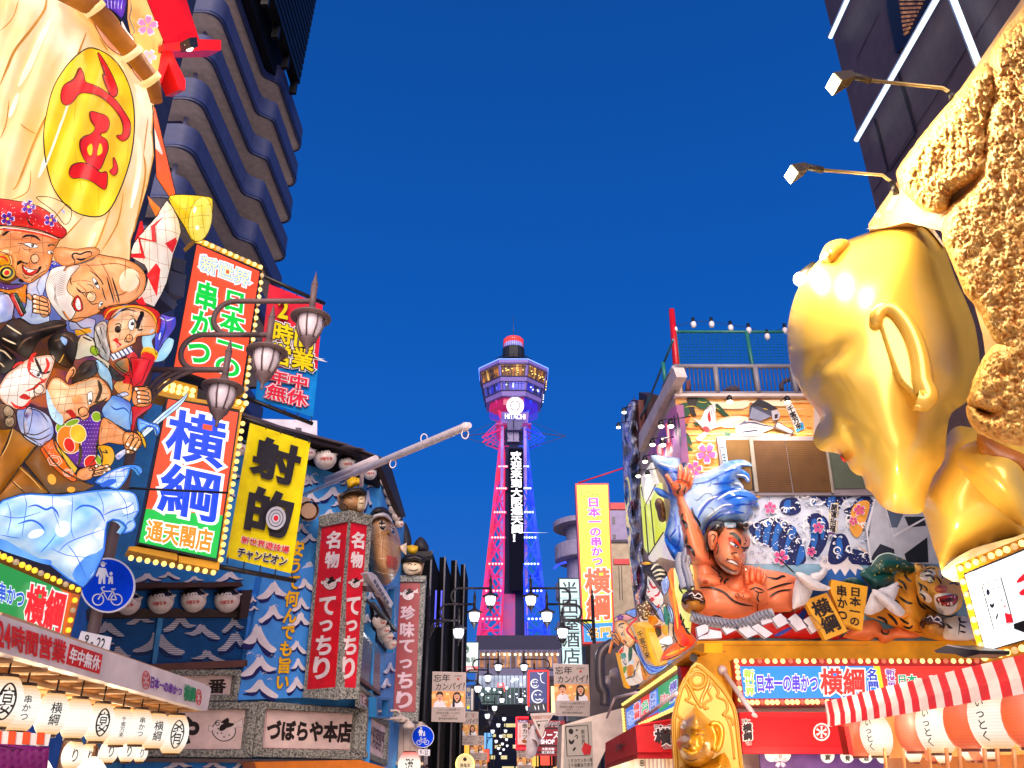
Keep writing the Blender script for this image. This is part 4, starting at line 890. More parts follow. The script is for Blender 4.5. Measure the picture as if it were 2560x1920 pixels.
for i in range(12):m.patch(RL,ell('B',random.uniform(475,545),random.uniform(570,640),4,4,0,6),RL.up(.0003),3)
m.use(DK)
for t_,w in (('250,790 240,960 190,1090',3),('290,860 300,990 290,1080',2),('380,700 340,800 370,880',2),('430,1130 300,1150 190,1090 120,1110',3),('-20,870 80,870 130,960 110,1100',3),('0,770 120,780 250,775',2.4)):m.line(RL,'B',t_,w)
m.use('l#c82020#e84030*.9@2');m.puff(RL,caps('B',110,880,200,1050,26),.3,.12);m.use('l#1a4a40#2a6a50*.7@2');m.puff(RL,caps('B',145,870,225,1035,18),.34,.1);m.use('e#f4f0e8*.9');m.stroke(RL,X('B','125,870 205,1050'),3);part(s,'robe',m)
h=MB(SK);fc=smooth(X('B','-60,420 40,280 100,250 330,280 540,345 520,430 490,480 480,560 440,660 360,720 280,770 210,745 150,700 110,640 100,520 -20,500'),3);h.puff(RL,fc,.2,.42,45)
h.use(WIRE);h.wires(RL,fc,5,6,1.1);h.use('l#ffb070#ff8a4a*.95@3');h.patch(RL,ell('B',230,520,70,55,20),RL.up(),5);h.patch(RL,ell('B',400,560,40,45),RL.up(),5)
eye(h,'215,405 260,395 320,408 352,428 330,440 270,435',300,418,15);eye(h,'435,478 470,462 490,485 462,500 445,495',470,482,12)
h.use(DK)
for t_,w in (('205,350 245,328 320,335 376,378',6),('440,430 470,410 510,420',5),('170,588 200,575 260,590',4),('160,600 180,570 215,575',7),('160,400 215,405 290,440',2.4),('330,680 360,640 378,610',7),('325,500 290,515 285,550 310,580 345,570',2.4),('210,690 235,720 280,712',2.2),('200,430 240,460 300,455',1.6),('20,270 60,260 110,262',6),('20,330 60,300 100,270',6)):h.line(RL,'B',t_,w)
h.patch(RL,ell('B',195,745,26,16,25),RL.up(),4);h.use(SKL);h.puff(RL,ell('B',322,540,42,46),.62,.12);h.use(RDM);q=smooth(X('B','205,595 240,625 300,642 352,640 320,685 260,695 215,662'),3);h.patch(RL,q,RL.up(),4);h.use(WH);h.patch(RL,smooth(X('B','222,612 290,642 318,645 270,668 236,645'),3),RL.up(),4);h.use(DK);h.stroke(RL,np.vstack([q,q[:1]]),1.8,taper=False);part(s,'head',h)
h=MB('l#e81420#c80c18*.92@3');cc=smooth(X('B','-60,0 150,5 330,45 460,115 560,225 615,280 600,335 550,355 400,290 200,250 40,240 -60,225'),3);h.puff(RL,cc,.4,.3,30)
h.use('e#fff6ee*1');P0=cc.min(0),cc.max(0)
for i in range(90):
    q=np.array([[random.uniform(P0[0][0],P0[1][0]),random.uniform(P0[0][1],P0[1][1])]])
    if inside(q,cc)[0] and dist(q,cc)[0]>3:h.patch(RL,q+np.array([(.9*math.cos(a),.9*math.sin(a)) for a in np.linspace(0,6.28,7)[:-1]]),RL.up(.0002),3)
for cx,cy,r in ((262,62,62),(70,172,60),(465,185,56)):
    sakura(h,RL,'B',cx,cy,r,'l#4a1c9a#5a28b0*.85@3','e#e8d8f8*.9',20);h.use('e#ffd830*1');h.patch(RL,ell('B',cx,cy,13,13),RL.up(),3)
h.use(DK);h.line(RL,'B','-20,228 40,236 200,248 400,288 550,350 600,330',3);h.line(RL,'B','245,160 270,210 305,240',4);h.use('e#fff0e0');h.line(RL,'B','-20,252 60,256 200,270 400,308 540,362',2);h.use('l#f05020#e03818*.9');h.line(RL,'B','-20,270 60,275 200,285 400,324 540,372',5);part(s,'cap',h)
h=MB('l#f0d030#d8a818*.9@2');h.puff(RL,ell('B',60,672,86,78),.4,.15)
for r_,c_ in ((.82,DK),(.7,'l#205a48#1a4a40*.8'),(.5,'l#f4e070#e8c840*.95'),(.34,RDM)):h.use(c_);h.patch(RL,ell('B',62,670,78*r_,68*r_,-20),RL.up(),4)
h.use('l#f8b818#e09010*.9');h.puff(RL,smooth(X('B','-40,480 60,490 100,560 80,600 -40,600'),3),.35,.1);h.use(RDM);h.line(RL,'B','-20,520 40,530 75,570',5);part(s,'earring',h)
def fist(f,fingers,palm,m,up=.4):
    m.use(SK)
    if palm is not None:m.puff(RL,smooth(X(f,palm),3),up-.1,.16)
    for x0,y0,x1,y1,r in fingers:
        c=caps(f,x0,y0,x1,y1,r,r*.85);m.use(SK);m.puff(RL,c,up,.12);m.use(DK);m.stroke(RL,np.vstack([c,c[:1]]),1.1,taper=False);m.use('e#ffeede*.95');m.patch(RL,ell(f,x0+(x1-x0)*.02,y0,r*.55,r*.5),RL.up(),3)
h=MB(SK);fist('B',[(320,890,420,930,24),(318,935,430,965,24),(318,980,435,1005,24),(320,1022,435,1045,22)],'400,880 460,930 470,1030 430,1080 370,1060 360,900',h);h.use(SK);h.puff(RL,caps('B',262,880,285,905,22),.4,.1);part(s,'hand',h)
# --- white bearded elder
s=fig('lantern_figure','laughing bald elder lantern figure with white beard and large ear, tilted sideways','lantern figure','B','700,1130',GF)
h=MB('l#ffc88c#ee9450*.93@2');fc=smooth(X('B','600,620 720,570 880,500 1000,515 1150,540 1270,595 1345,690 1340,800 1300,880 1200,950 1080,980 960,1000 900,1050 820,1080 700,1130 620,1100 560,980 560,760'),3);h.puff(RL,fc,.25,.5,50)
h.use('l#fff0d0#ffe4b0*1.0@2');h.patch(RL,ell('B',1190,740,90,110,20),RL.up(),6);h.use('l#ffb478#f89850*.95@2');h.patch(RL,ell('B',980,560,90,35,5),RL.up(),5);h.patch(RL,ell('B',760,780,50,60),RL.up(),5)
h.use('l#b45a20#a04c18*.55@2')
for t_,w in (('700,600 900,600 1100,590 1340,690',2),('900,520 1000,700 1060,900 1090,960',2.4),('1160,540 1150,720',2),('760,560 860,650 960,780',2),('640,760 760,740 860,760',1.6),('1250,680 1290,760 1250,860',2),('1060,880 1120,870 1175,840',3),('700,760 780,820 800,880',1.6)):h.line(RL,'B',t_,w)
h.use(DK)
for t_,w in (('985,705 1010,800 1040,900 1050,950',4),('1030,705 1060,800 1090,900 1100,950',4),('940,800 960,880 980,930',3),('820,640 870,680 930,740 950,790',3),('660,715 648,750 662,785',3),('700,800 735,845 790,855',3.4),('790,770 850,790 870,820',2),('900,1000 940,1010 970,980',3),('820,920 850,960 910,950',2.4),('800,900 790,860 830,850 870,880',2.2),('720,820 770,870 790,900',2)):h.line(RL,'B',t_,w)
eye(h,'850,715 885,735 912,790 915,822 885,800 862,760',888,768,16);eye(h,'905,985 918,945 938,932 950,945 930,980',932,955,12)
h.use(SKL);h.puff(RL,ell('B',842,892,46,50),.7,.12);h.use(RDM);q=smooth(X('B','715,880 752,930 762,1010 700,1025 668,970 685,910'),3);h.patch(RL,q,RL.up(),4);h.use(WH);h.patch(RL,smooth(X('B','712,905 735,930 744,1000 715,1008 695,960'),3),RL.up(),4);h.use(DK);h.stroke(RL,np.vstack([q,q[:1]]),1.8,taper=False)
for k in range(5):h.stroke(RL,X('B','%d,%d %d,%d'%(690+k*3,930+k*18,745,925+k*18)),.8,taper=False)
part(s,'head',h)
h=MB('l#fffaf2#e4d4c8*.98@2.5');bc=smooth(X('B','440,700 480,630 600,600 740,600 660,700 620,800 640,860 690,900 660,960 700,1030 640,1115 560,1080 450,930 415,800'),3);h.puff(RL,bc,.55,.25,25)
h.use('l#a89080#b8a494*.7@2')
for k in range(14):a=k/13;h.line(RL,'B','%f,%f %f,%f %f,%f'%(640-30*a,620+240*a,540-40*a,660+240*a,450+100*a,720+270*a),1.4)
h.use('l#8a6a50#a08468*.6@2');h.line(RL,'B','720,590 800,560 880,530',8);part(s,'beard',h)
h=MB(SK);h.puff(RL,smooth(X('B','490,460 560,430 700,450 850,430 920,460 900,510 800,560 700,590 600,612 510,560'),3),.5,.2);h.use(DK)
for t_,w in (('840,510 840,480 790,480 740,500 690,490 665,515 690,560 680,590',4),('700,540 750,550 790,535',5),('510,560 600,612',2)):h.line(RL,'B',t_,w)
part(s,'ear',h)
# --- hooded figure with one wide eye
s=fig('lantern_figure','one-eyed scowling lantern figure in a red and gold hood with grey side beard','lantern figure','B','1200,1620',GF)
m=MB('l#e81c20#c81018*.9@2');m.puff(RL,X('B','1170,1440 1230,1390 1320,1520 1240,1700 1120,1700'),.15,.2);m.use('l#c8ccf0#8a90d0*.85@2');m.puff(RL,smooth(X('B','640,1110 760,1080 880,1100 870,1180 860,1280 740,1200 650,1200'),3),.12,.2);m.use('l#f0a818#e09010*.9@2');m.puff(RL,X('B','690,1200 830,1180 850,1220 700,1255'),.3,.06);m.use('l#f8ecd8#e0c8a8*.9@2');m.puff(RL,smooth(X('B','740,1250 860,1280 900,1420 1010,1500 1000,1560 850,1440 690,1470'),3),.12,.14);m.use('l#a8c820#88a818*.85@2');m.puff(RL,smooth(X('B','850,1340 920,1380 890,1440 830,1400'),3),.28,.06)
m.use('l#e88020#2a6a58*.85@5');m.puff(RL,smooth(X('B','1060,1500 1170,1450 1210,1520 1200,1620 1080,1560'),3),.25,.12);m.use(DK)
for t_,w in (('640,1110 700,1130 760,1180 850,1170',3),('760,1260 800,1280 850,1300',4),('1060,1500 1120,1560 1200,1600',3),('1180,1460 1200,1540 1190,1600',3)):m.line(RL,'B',t_,w)
part(s,'robe',m)
h=MB(SKL);fc=smooth(X('B','1000,1110 1060,1020 1150,970 1270,980 1370,1030 1440,1120 1445,1200 1400,1245 1270,1262 1255,1310 1210,1340 1100,1395 1030,1410 990,1300 980,1200'),3);h.puff(RL,fc,.25,.4,40);h.use(WIRE);h.wires(RL,fc,4,4,1.1)
eye(h,'1180,1150 1200,1105 1235,1100 1242,1150 1225,1198 1195,1195',1220,1140,17)
h.use(DK)
for t_,w in (('1270,1192 1280,1120 1310,1050 1290,1035',11),('1265,1200 1320,1195',4),('1240,1090 1262,1150 1250,1190',4),('1060,1150 1100,1140 1120,1180',3),('1160,1260 1150,1300 1190,1310 1230,1290',2.6),('1200,1060 1240,1080',3),('1100,1030 1180,1010 1260,1030',3)):h.line(RL,'B',t_,w)
h.patch(RL,ell('B',1086,1192,30,34),RL.up(),4);h.use(SK);h.puff(RL,ell('B',1192,1275,34,38),.58,.1);h.use(RDM);q=smooth(X('B','1040,1290 1080,1270 1095,1310 1122,1332 1085,1362 1075,1320'),3);h.patch(RL,q,RL.up(),4);h.use('l#ffb0a0#f08878*.9');h.patch(RL,ell('B',1085,1335,22,12,40),RL.up(),4);part(s,'head',h)
h=MB('l#e02018#c01410*.9@2');hc=smooth(X('B','945,1060 1000,980 1180,955 1380,980 1480,1050 1475,1200 1440,1230 1440,1130 1380,1040 1260,992 1130,1012 1010,1110'),3);h.puff(RL,hc,.45,.2);h.use('l#f8b020#e89010*.95@2');h.line(RL,'B','960,1100 1010,1020 1130,985 1280,985 1390,1040 1440,1130 1440,1230',5);h.use(DK);h.line(RL,'B','1000,1110 1130,1012 1260,995 1380,1045 1438,1140',2);h.use('l#6a68a8#e8e8f8*.8@6');h.puff(RL,X('B','1010,1090 1140,960 1190,965 1060,1090'),.62,.05);part(s,'hood',h)
h=MB('l#f0e8e0#787068*.85@7');h.puff(RL,smooth(X('B','870,1180 910,1125 980,1120 1000,1250 1020,1400 1000,1490 920,1430 870,1300'),3),.4,.2);h.use('d#2a2420')
for t_ in ('880,1190 900,1260','900,1240 930,1330','920,1160 940,1240','940,1340 980,1420'):h.line(RL,'B',t_,3)
part(s,'beard',h)
h=MB('e#f0f2fa*.9');qc=X('B','1010,1430 1210,1345 1232,1395 1040,1482');h.puff(RL,qc,.45,.05,3);h.use('l#1c2a6a#28387a*.6')
for k in range(6):x=1020+k*36;h.stroke(RL,X('B','%d,%d %d,%d'%(x,1425-k*15,x+34,1470-k*14)),3.6,taper=False)
part(s,'collar',h)
h=MB('l#e81c30#d01020*.9@3');q=X('B','1385,1410 1250,1690');h.tube(RL.pts(q[:,0],q[:,1],np.array([.35,.35])),.085,8);h.use('l#f8c820#e0a010*.95');q=X('B','1390,1400 1370,1440');h.tube(RL.pts(q[:,0],q[:,1],np.array([.35,.35])),.1,8);part(s,'staff',h)
s=fig('lantern_fish_tail','blue and violet curling lantern fish tail poking out beside the hooded figure','lantern','B','1450,1430');m=MB('l#2848d8#7048c0*.85@4');c=smooth(X('B','1430,1230 1450,1100 1490,1050 1560,1070 1622,1080 1620,1170 1560,1260 1500,1330 1440,1430 1420,1330'),3);m.puff(RL,c,.2,.3);m.use('e#d0d8ff*.9');m.line(RL,'B','1470,1080 1540,1110 1600,1090',2.5);m.line(RL,'B','1480,1220 1465,1290',4);m.use(DK);m.line(RL,'B','1490,1060 1530,1160 1440,1420',2.2);part(s,'tail_fin',m)
m=MB('l#c8f0ff#90d0f0*1@2');q=smooth(X('B','1400,1215 1355,1280 1370,1370 1420,1440 1480,1440 1540,1360 1560,1290'),4,False);m.tube(RL.pts(q[:,0],q[:,1],np.full(len(q),.25)),.06,8);part(s,'foam_ring',m)
# --- kabuki warrior
s=fig('lantern_figure','white faced warrior lantern figure with red make-up and looped black hair','lantern figure','C','130,410',GF)
h=MB('l#fff6ea#f4dcc4*.95@2');fc=smooth(X('C','250,-20 450,-40 430,100 385,200 385,270 340,290 262,330 220,400 130,412 20,350 -20,250 50,120 130,60'),3);h.puff(RL,fc,.4,.4,35);h.use(WIRE);h.wires(RL,fc,5,5,1.1)
h.use('l#f02818#e84030*.9@3')
for t_,w in (('250,-20 240,60 260,110 320,150',9),('380,-20 400,40 380,90 350,120',8),('100,70 150,30 200,20',6),('90,345 130,385 190,395 225,370 260,330',7),('210,260 290,230 330,190 380,180',6),('330,150 360,170 390,150',5),('280,20 260,-20 300,-60',8)):h.line(RL,'C',t_,w)
eye(h,'245,80 300,88 352,128 322,150 265,115',318,122,15,'C');h.use(DK)
for t_,w in (('290,-20 320,50 345,100',7),('320,90 370,110 420,90',5),('260,320 290,300 280,260 300,220',2.4)):h.line(RL,'C',t_,w)
h.use(RDM);h.patch(RL,smooth(X('C','160,310 200,278 252,310 230,330 195,325'),3),RL.up(),4);h.use('l#fff0e0#ffd8b8*.95');h.puff(RL,ell('C',322,240,46,44),.75,.1)
part(s,'face',h)
h=MB('l#2a1c14#080604*.6@3')
for t_ in ('440,1290 550,1215 680,1225 718,1290 705,1420 655,1545 560,1525 470,1440','-40,1250 20,1180 100,1105 190,1095 300,1150 500,1105 605,1130 600,1185 460,1250 350,1310 262,1455 150,1405 -40,1290'):h.puff(RL,smooth(X('B',t_),3),.45,.3)
h.puff(RL,smooth(X('B','-60,1300 100,1400 150,1480 60,1600 -60,1560'),3),.4,.2);h.use('l#7a5a40#4a3424*.7@3')
for t_ in ('240,1230 360,1200 480,1170 590,1150','160,1390 220,1300 300,1260','580,1240 640,1260 680,1310','500,1300 560,1280'):h.line(RL,'B',t_,5)
h.use('l#e8d0a8#d8bc90*.85@2')
for t_ in ('60,1150 120,1190 200,1240','20,1270 80,1300 150,1330','-20,1380 40,1400 110,1470','0,1500 40,1540'):h.line(RL,'B',t_,4)
h.use('e#e8a820*.9');h.line(RL,'B','590,1420 560,1480 540,1500',3);h.use('e#8ab0e0*.9');h.patch(RL,smooth(X('B','570,1260 620,1290 600,1340 560,1290'),3),RL.up(),4);part(s,'hair',h)
h=MB('l#7a5030#3a2a20*.7@5');h.puff(RL,smooth(X('C','-30,380 30,360 120,420 140,520 100,570 -30,560'),3),.35,.15);h.use('l#c8b090#8a7050*.8@4');h.puff(RL,ell('C',70,430,48,55),.45,.1);h.puff(RL,ell('C',80,510,44,50),.45,.1);h.use('l#5a2a90#e8e4f0*.8@7');h.puff(RL,smooth(X('C','200,440 250,380 270,450 240,600 200,610'),3),.3,.1);h.use('l#d0dcff#7088d8*.9@3');h.puff(RL,smooth(X('C','140,420 230,380 380,440 440,530 440,640 330,720 200,640 150,540'),3),.2,.25);h.use(DK)
for t_ in ('230,400 330,430 400,520','200,600 300,620 420,560','250,640 330,660 430,610','150,540 200,640 330,720'):h.line(RL,'C',t_,3)
part(s,'armour',h)
# --- swordsman
s=fig('lantern_figure','blue shaven swordsman lantern figure in purple dotted vest thrusting a pale sword','lantern figure','C','640,1010',GF)
b=MB('l#6a24b8#48148a*.85@2');vc=smooth(X('C','640,480 830,430 842,560 800,700 800,800 735,880 650,892 560,800 470,650 450,540 560,520'),2);b.puff(RL,vc,.3,.3,30)
b.use('e#f4ecff*1');P0=vc.min(0),vc.max(0)
for i in range(9):
    for j in range(13):
        q=np.array([X('C','%f,%f'%(640+i*24+(j%2)*12,470+j*32))[0]])
        if inside(q,vc)[0]:b.patch(RL,q+np.array([(1.0*math.cos(a),1.0*math.sin(a)) for a in np.linspace(0,6.28,6)[:-1]]),RL.up(.0002),3)
for cx,cy,rx,ry,c_ in ((512,572,48,58,'l#9ac020#6a9818*.9@3'),(575,660,100,120,'l#f09020#e87818*.9@2'),(648,610,66,78,'l#f8d030#e8b018*.95@2'),(575,705,44,62,RDM),(760,850,62,60,RDM),(815,830,22,44,'l#9ac020#6a9818*.9@3'),(800,470,38,42,'l#9ac020#6a9818*.9@3'),(600,520,60,24,'l#9ac020#6a9818*.9@3')):
    e_=ell('C',cx,cy,rx,ry,-20,20);b.use(c_);b.patch(RL,e_,RL.up(),5);b.use('e#fff0d0');b.stroke(RL,np.vstack([e_,e_[:1]]),1.4,taper=False)
b.use(DK)
for t_,w in (('830,430 842,560 805,700 800,800 735,880',4),('660,690 670,780 650,880',8),('450,600 480,700 560,800',3)):b.line(RL,'C',t_,w)
part(s,'vest',b)
b=MB('l#f07820#e85018*.9@2');oc=smooth(X('C','330,740 440,650 500,740 560,870 640,960 620,1012 560,992 450,902'),2);b.puff(RL,oc,.25,.2);b.use('e#ffe0c8*.9')
for cx,cy,r in ((455,835,62),(565,935,44)):
    for k in (1,.62):q=ell('C',cx,cy,r*k,r*k*.75,10,6);b.stroke(RL,np.vstack([q,q[:1]]),1.6,taper=False)
for i in range(24):b.patch(RL,ell('C',random.uniform(380,480),random.uniform(700,780),3,3,0,5),RL.up(.0002),3)
b.use('l#f0d040#c89818*.9@2');b.puff(RL,X('C','465,735 500,720 640,900 620,940'),.45,.06);b.use('l#f8c828#e8a818*.95@2');b.puff(RL,smooth(X('C','810,710 920,715 955,800 920,880 850,885 830,790'),3),.25,.2);b.use(DK);b.line(RL,'C','840,760 890,770 870,740',4);b.line(RL,'C','820,720 850,800 840,880',4);b.line(RL,'C','440,640 470,740 560,860',4);b.use('l#3048c8#d8e4ff*.9@8');b.puff(RL,smooth(X('C','950,790 1030,735 1055,765 985,835'),3),.4,.12);b.use('l#8ac0f8#4a80e0*.9@3');b.puff(RL,smooth(X('C','840,420 900,330 940,290 1010,310 1090,370 1085,580 970,540 900,520'),3),.2,.25);b.use('l#2048a8#3060c8*.8');b.line(RL,'C','920,380 960,410 1030,400 1080,450',4);part(s,'sleeve',b)
h=MB(SKL);fc=smooth(X('C','385,240 430,150 500,145 570,200 640,180 720,150 820,140 885,200 925,270 905,335 835,352 745,400 742,470 685,502 650,472 560,500 510,545 430,482 390,350'),3);h.puff(RL,fc,.45,.45,40);h.use('l#a8d8f0#d8f0ff*.95@2');h.patch(RL,smooth(X('C','385,240 415,300 450,390 520,470 512,542 430,482 390,350'),3),RL.up(),5);h.use(WIRE);h.wires(RL,fc,6,5,1.1);h.use('l#ffb070#ff9850*.95@2');h.patch(RL,ell('C',640,330,45,40),RL.up(),5)
eye(h,'725,290 742,268 762,262 767,335 738,372',748,338,14,'C');h.use(DK)
for t_,w in (('815,165 835,240 815,310 790,350',9),('770,350 840,345 890,310',4),('740,400 770,380 840,355',4),('690,390 650,410 655,450',2.6),('540,430 580,420 640,470',3)):h.line(RL,'C',t_,w)
h.use(RDM);h.patch(RL,smooth(X('C','548,432 590,408 632,462 602,482 570,450'),3),RL.up(),4);h.use(SK);h.puff(RL,ell('C',692,430,42,44),.78,.1);part(s,'head',h)
h=MB('l#b8e0f0#80b8e0*.9@3');h.puff(RL,smooth(X('C','790,0 870,30 930,140 935,270 890,190 820,130'),3),.55,.2);h.use('l#3a2a22#140c0a*.6@4');h.puff(RL,smooth(X('C','640,80 700,10 790,5 818,60 795,122 705,172 650,180 590,195'),3),.6,.25);h.puff(RL,smooth(X('C','905,40 1000,120 1040,150 990,180 930,150'),3),.4,.15);part(s,'hair',h)
h=MB(SK);h.puff(RL,smooth(X('C','570,80 610,50 636,90 612,140 580,150 560,200 540,150'),3),.7,.12);h.use(DK);h.line(RL,'C','590,90 612,80 605,120 580,140',3);part(s,'ear',h)
h=MB(SK);ac=smooth(X('C','838,500 900,488 1040,590 1110,600 1090,700 1000,705 900,690 815,702'),3);h.puff(RL,ac,.35,.25);h.use(WIRE);h.wires(RL,ac,4,3,1);fist('C',[(1060,700,1090,640,24),(1090,730,1130,660,24),(1060,760,1100,760,20),(1120,740,1160,680,22)],'1030,600 1120,600 1180,660 1170,720 1080,770 1020,700',h,.5);part(s,'arm',h)
h=MB(SK);h.puff(RL,smooth(X('C','640,925 700,890 790,880 760,985 640,1002'),3),.45,.15);fist('C',[(890,885,780,905,20),(905,905,790,935,20),(870,935,780,955,18),(800,880,750,905,18)],None,h,.5);part(s,'hand',h)
h=MB('l#e4f6ff#a0d0f0*1@2');bc=smooth(X('C','1165,612 1350,432 1500,320 1556,268 1552,312 1480,402 1330,522 1202,642'),2);h.puff(RL,bc,.5,.08,5);h.use('l#203888#3048a0*.7');h.line(RL,'C','1180,620 1350,470 1500,345 1550,290',1.8);h.use('l#f8d020#d8a010*.95');h.puff(RL,smooth(X('C','1130,585 1180,610 1215,690 1205,740 1185,700 1160,640'),3),.55,.12);part(s,'sword',h)
# --- red sleeved clenched hand behind
s=fig('lantern_hand','clenched lantern hand in a red sleeve above the pale sword','lantern','C','1110,580');m=MB('l#e81420#c80c18*.9@2');m.puff(RL,smooth(X('C','1085,390 1250,350 1255,400 1140,480 1115,580 1085,580'),2),.1,.15);m.puff(RL,X('C','1080,-20 1130,-20 1180,-20 1250,0 1180,180 1120,220 1060,250 1100,120'),.05,.12);m.use('l#f89028#f8d890*.9@4');m.puff(RL,smooth(X('C','940,210 1050,120 1100,200 1080,350 1000,300'),3),.1,.12);m.use('l#3868d8#e8f0ff*.9@6');m.puff(RL,smooth(X('C','960,290 1040,260 1070,290 1000,310'),3),.2,.06);part(s,'sleeve',m);h=MB(SK);fist('C',[(1150,270,1220,280,20),(1150,305,1230,315,20),(1155,340,1225,350,20),(1130,240,1215,232,22)],'1110,240 1200,220 1255,260 1250,370 1150,392 1095,350',h,.25);part(s,'fist',h)
# --- ship hull
s=fig('lantern_ship','brown planked lantern ship hull under the lantern figures','lantern','C','300,1140');m=MB('l#d88a18#8a4e0c*.7@1.6')
for t_ in ('-60,565 100,560 318,690 190,860 -40,1160','-40,1160 180,880 400,1100 190,1130 40,1170'):m.puff(RL,X('C',t_),.1,.15,14)
m.use('l#9a6420#6a4428*.6@1.5');m.puff(RL,smooth(X('C','200,850 330,690 500,900 700,1010 795,1040 700,1092 420,1115'),1),.12,.2);m.use(DK)
for t_,w in (('100,560 60,680 0,800',5),('318,690 190,855 0,1120',4),('190,855 300,990 420,1110',4),('90,1000 160,1060 220,1120',3),('100,560 318,690',4),('330,690 500,900 700,1010 790,1040',4)):m.line(RL,'C',t_,w)
m.use('l#f4c880#e8b060*.9')
for t_ in ('160,890 260,980 350,1080','110,1005 180,1070','108,570 70,690 10,810'):m.line(RL,'C',t_,2)
m.use('l#ffb040#ff9820*1.0');m.patch(RL,ell('C',430,990,34,44,-20),RL.up(),5);m.patch(RL,ell('C',590,1075,34,24),RL.up(),5);part(s,'hull',m)
# --- waves
WV='l#e8f8ff#58b0f4*.97@1.6';WD='l#1a58d8#2a70e8*.85@2'
s=fig('lantern_wave','big glowing pale blue lantern wave curling under the ship','lantern','D','640,285');m=MB(WV);wc=smooth(X('C','-40,1210 100,1130 250,1100 500,1112 700,1085 900,1065 1080,1080 1142,1130 1162,1250 1122,1320 1140,1365 1100,1430 1000,1447 1040,1392 980,1340 900,1352 880,1500 850,1650 690,1895 400,1700 -40,1480'),2);m.puff(RL,wc,.2,.45,45,8,lambda U:.05*np.sin(U[:,0]*.05+U[:,1]*.07))
m.use('l#2a78e8#70b8ff*.8@2')
m.patch(RL,smooth(X('C','-20,1490 60,1500 160,1560 300,1640 420,1660 400,1700 200,1640 -20,1560'),3),RL.up(),6);m.patch(RL,smooth(X('C','600,1780 700,1640 800,1600 860,1560 840,1660 760,1780 690,1880'),3),RL.up(),6)
m.use('l#fbfeff#e0f4ff*1.05@2')
for cx,cy,rx,ry,ro in ((520,1400,60,70,30),(300,1440,70,34,-20),(820,1440,40,50,0),(1060,1230,50,50,0),(450,1180,150,26,3),(1000,1120,70,22,5)):m.patch(RL,ell('C',cx,cy,rx,ry,ro),RL.up(),6)
m.use(WD)
for t_,w in (('230,1220 300,1205 380,1240 430,1225 470,1260 490,1310',5),('620,1250 680,1210 760,1215 830,1260 870,1340',5),('150,1360 260,1330 340,1370 370,1420',5),('850,1290 940,1250 1060,1220 1110,1180',3),('0,1450 100,1470 170,1480',2),('470,1440 400,1530 330,1600',2.4),('880,1400 700,1460 560,1520 480,1600',2.4),('560,1530 640,1640 720,1820',2.4),('420,1560 560,1620 760,1640',2),('200,1120 220,1200 200,1340 180,1480',1.8),('440,1110 440,1220 500,1400',1.8),('600,1130 600,1220 590,1400 620,1500',1.8),('800,1080 850,1180 860,1280',1.8),('960,1070 1040,1180 1060,1330',1.8),('60,1180 90,1300 60,1450',1.8),('0,1290 160,1310 340,1260',2),('1160,1250 1090,1270 1010,1300',2),('880,1420 860,1600 790,1740',2.4),('1040,1390 1060,1350 1110,1330',3)):m.line(RL,'C',t_,w)
part(s,'wave_body',m)
s=fig('lantern_wave','small glowing wave crest behind the swordsman hand','lantern','C','980,1075');m=MB(WV);c=smooth(X('C','780,1010 900,920 1040,870 1150,872 1187,920 1160,955 1130,912 1090,900 1062,980 980,1078 880,1052'),3);m.puff(RL,c,.15,.25);m.use(WD);m.wires(RL,c,6,4,1.2);m.line(RL,'C','1000,920 1060,900 1130,890',3);m.use('l#1a58d8#3a80f0*.8@2');m.patch(RL,ell('C',900,1020,70,26,-20),RL.up(),5);part(s,'wave_body',m)
s=fig('lantern_wave','pale wave curl behind the red sleeve and sword','lantern','C','1140,620');m=MB(WV);c=smooth(X('C','1140,480 1240,510 1320,540 1330,600 1300,630 1280,570 1220,560 1150,600'),3);m.puff(RL,c,0,.12);m.use(WD);m.line(RL,'C','1150,520 1230,540 1300,580',2);part(s,'wave_body',m)
MB.RIM=None
# ================================================================== marquee, canopy and lanterns
PC=PL2(tuple(X('D','0,480')[0]),tuple(X('D','1615,1040')[0]),6.2)
PM=PL2(tuple(X('D','0,75')[0]),tuple(X('D','560,320')[0]),6.3)
t=thing('marquee_sign','green lit marquee sign with red and blue writing edged by yellow bulbs','sign',PM.pt(*X('D','490,640')[0]))
m=MB('d#7a4a08:.5');m.prism(PM,X('D','-40,-10 632,278 540,665 -40,420'),-.3,-.02);m.use('d#f08020:.4');m.prism(PM,X('D','455,290 618,330 535,660 470,640'),-.02,.005);part(t,'frame',m)
m=MB('e#0a9444*.95');m.prism(PM,X('D','-40,66 470,285 555,318 490,645 -40,468'),-.02,.012);m.use('l#f07018#f86020*.9@1');m.prism(PM,X('D','462,282 556,318 492,642 478,640 520,330'),.012,.016);pn=part(t,'panel',m)
m=MB();text(m,PM,X('D','215,235 525,318 462,640 180,548'),list('横綱'),'e#f01822*1',.04,.04,False,('e#fff6f0',.08));text(m,PM,X('D','-20,220 200,292 180,440 -20,378'),list('串かつ'),'e#1858c8*.95',.035,.04,False,('e#f0f8ff',.075));part(pn,'lettering',m)
bulbs(t,PM,np.vstack([along(X('D','-20,14 600,290'),14),along(X('D','575,370 525,600'),4)]),.02,.024,'e#ffcc30*1.3',alt='e#d8b890*.5')
t=thing('canopy','white canopy fascia with red opening hours writing over glowing paper lanterns','canopy',PC.pt(*X('D','1590,1215')[0]))
m=MB('d#dcd4d4:.4');fcp=np.vstack([X('D','-60,462 1560,1010'),smooth(X('D','1600,1030 1622,1050 1618,1080'),3,False),smooth(X('D','1596,1195 1588,1218 1560,1212'),3,False),X('D','-60,750')]);m.prism(PC,fcp,-.12,0);part(t,'fascia',m)
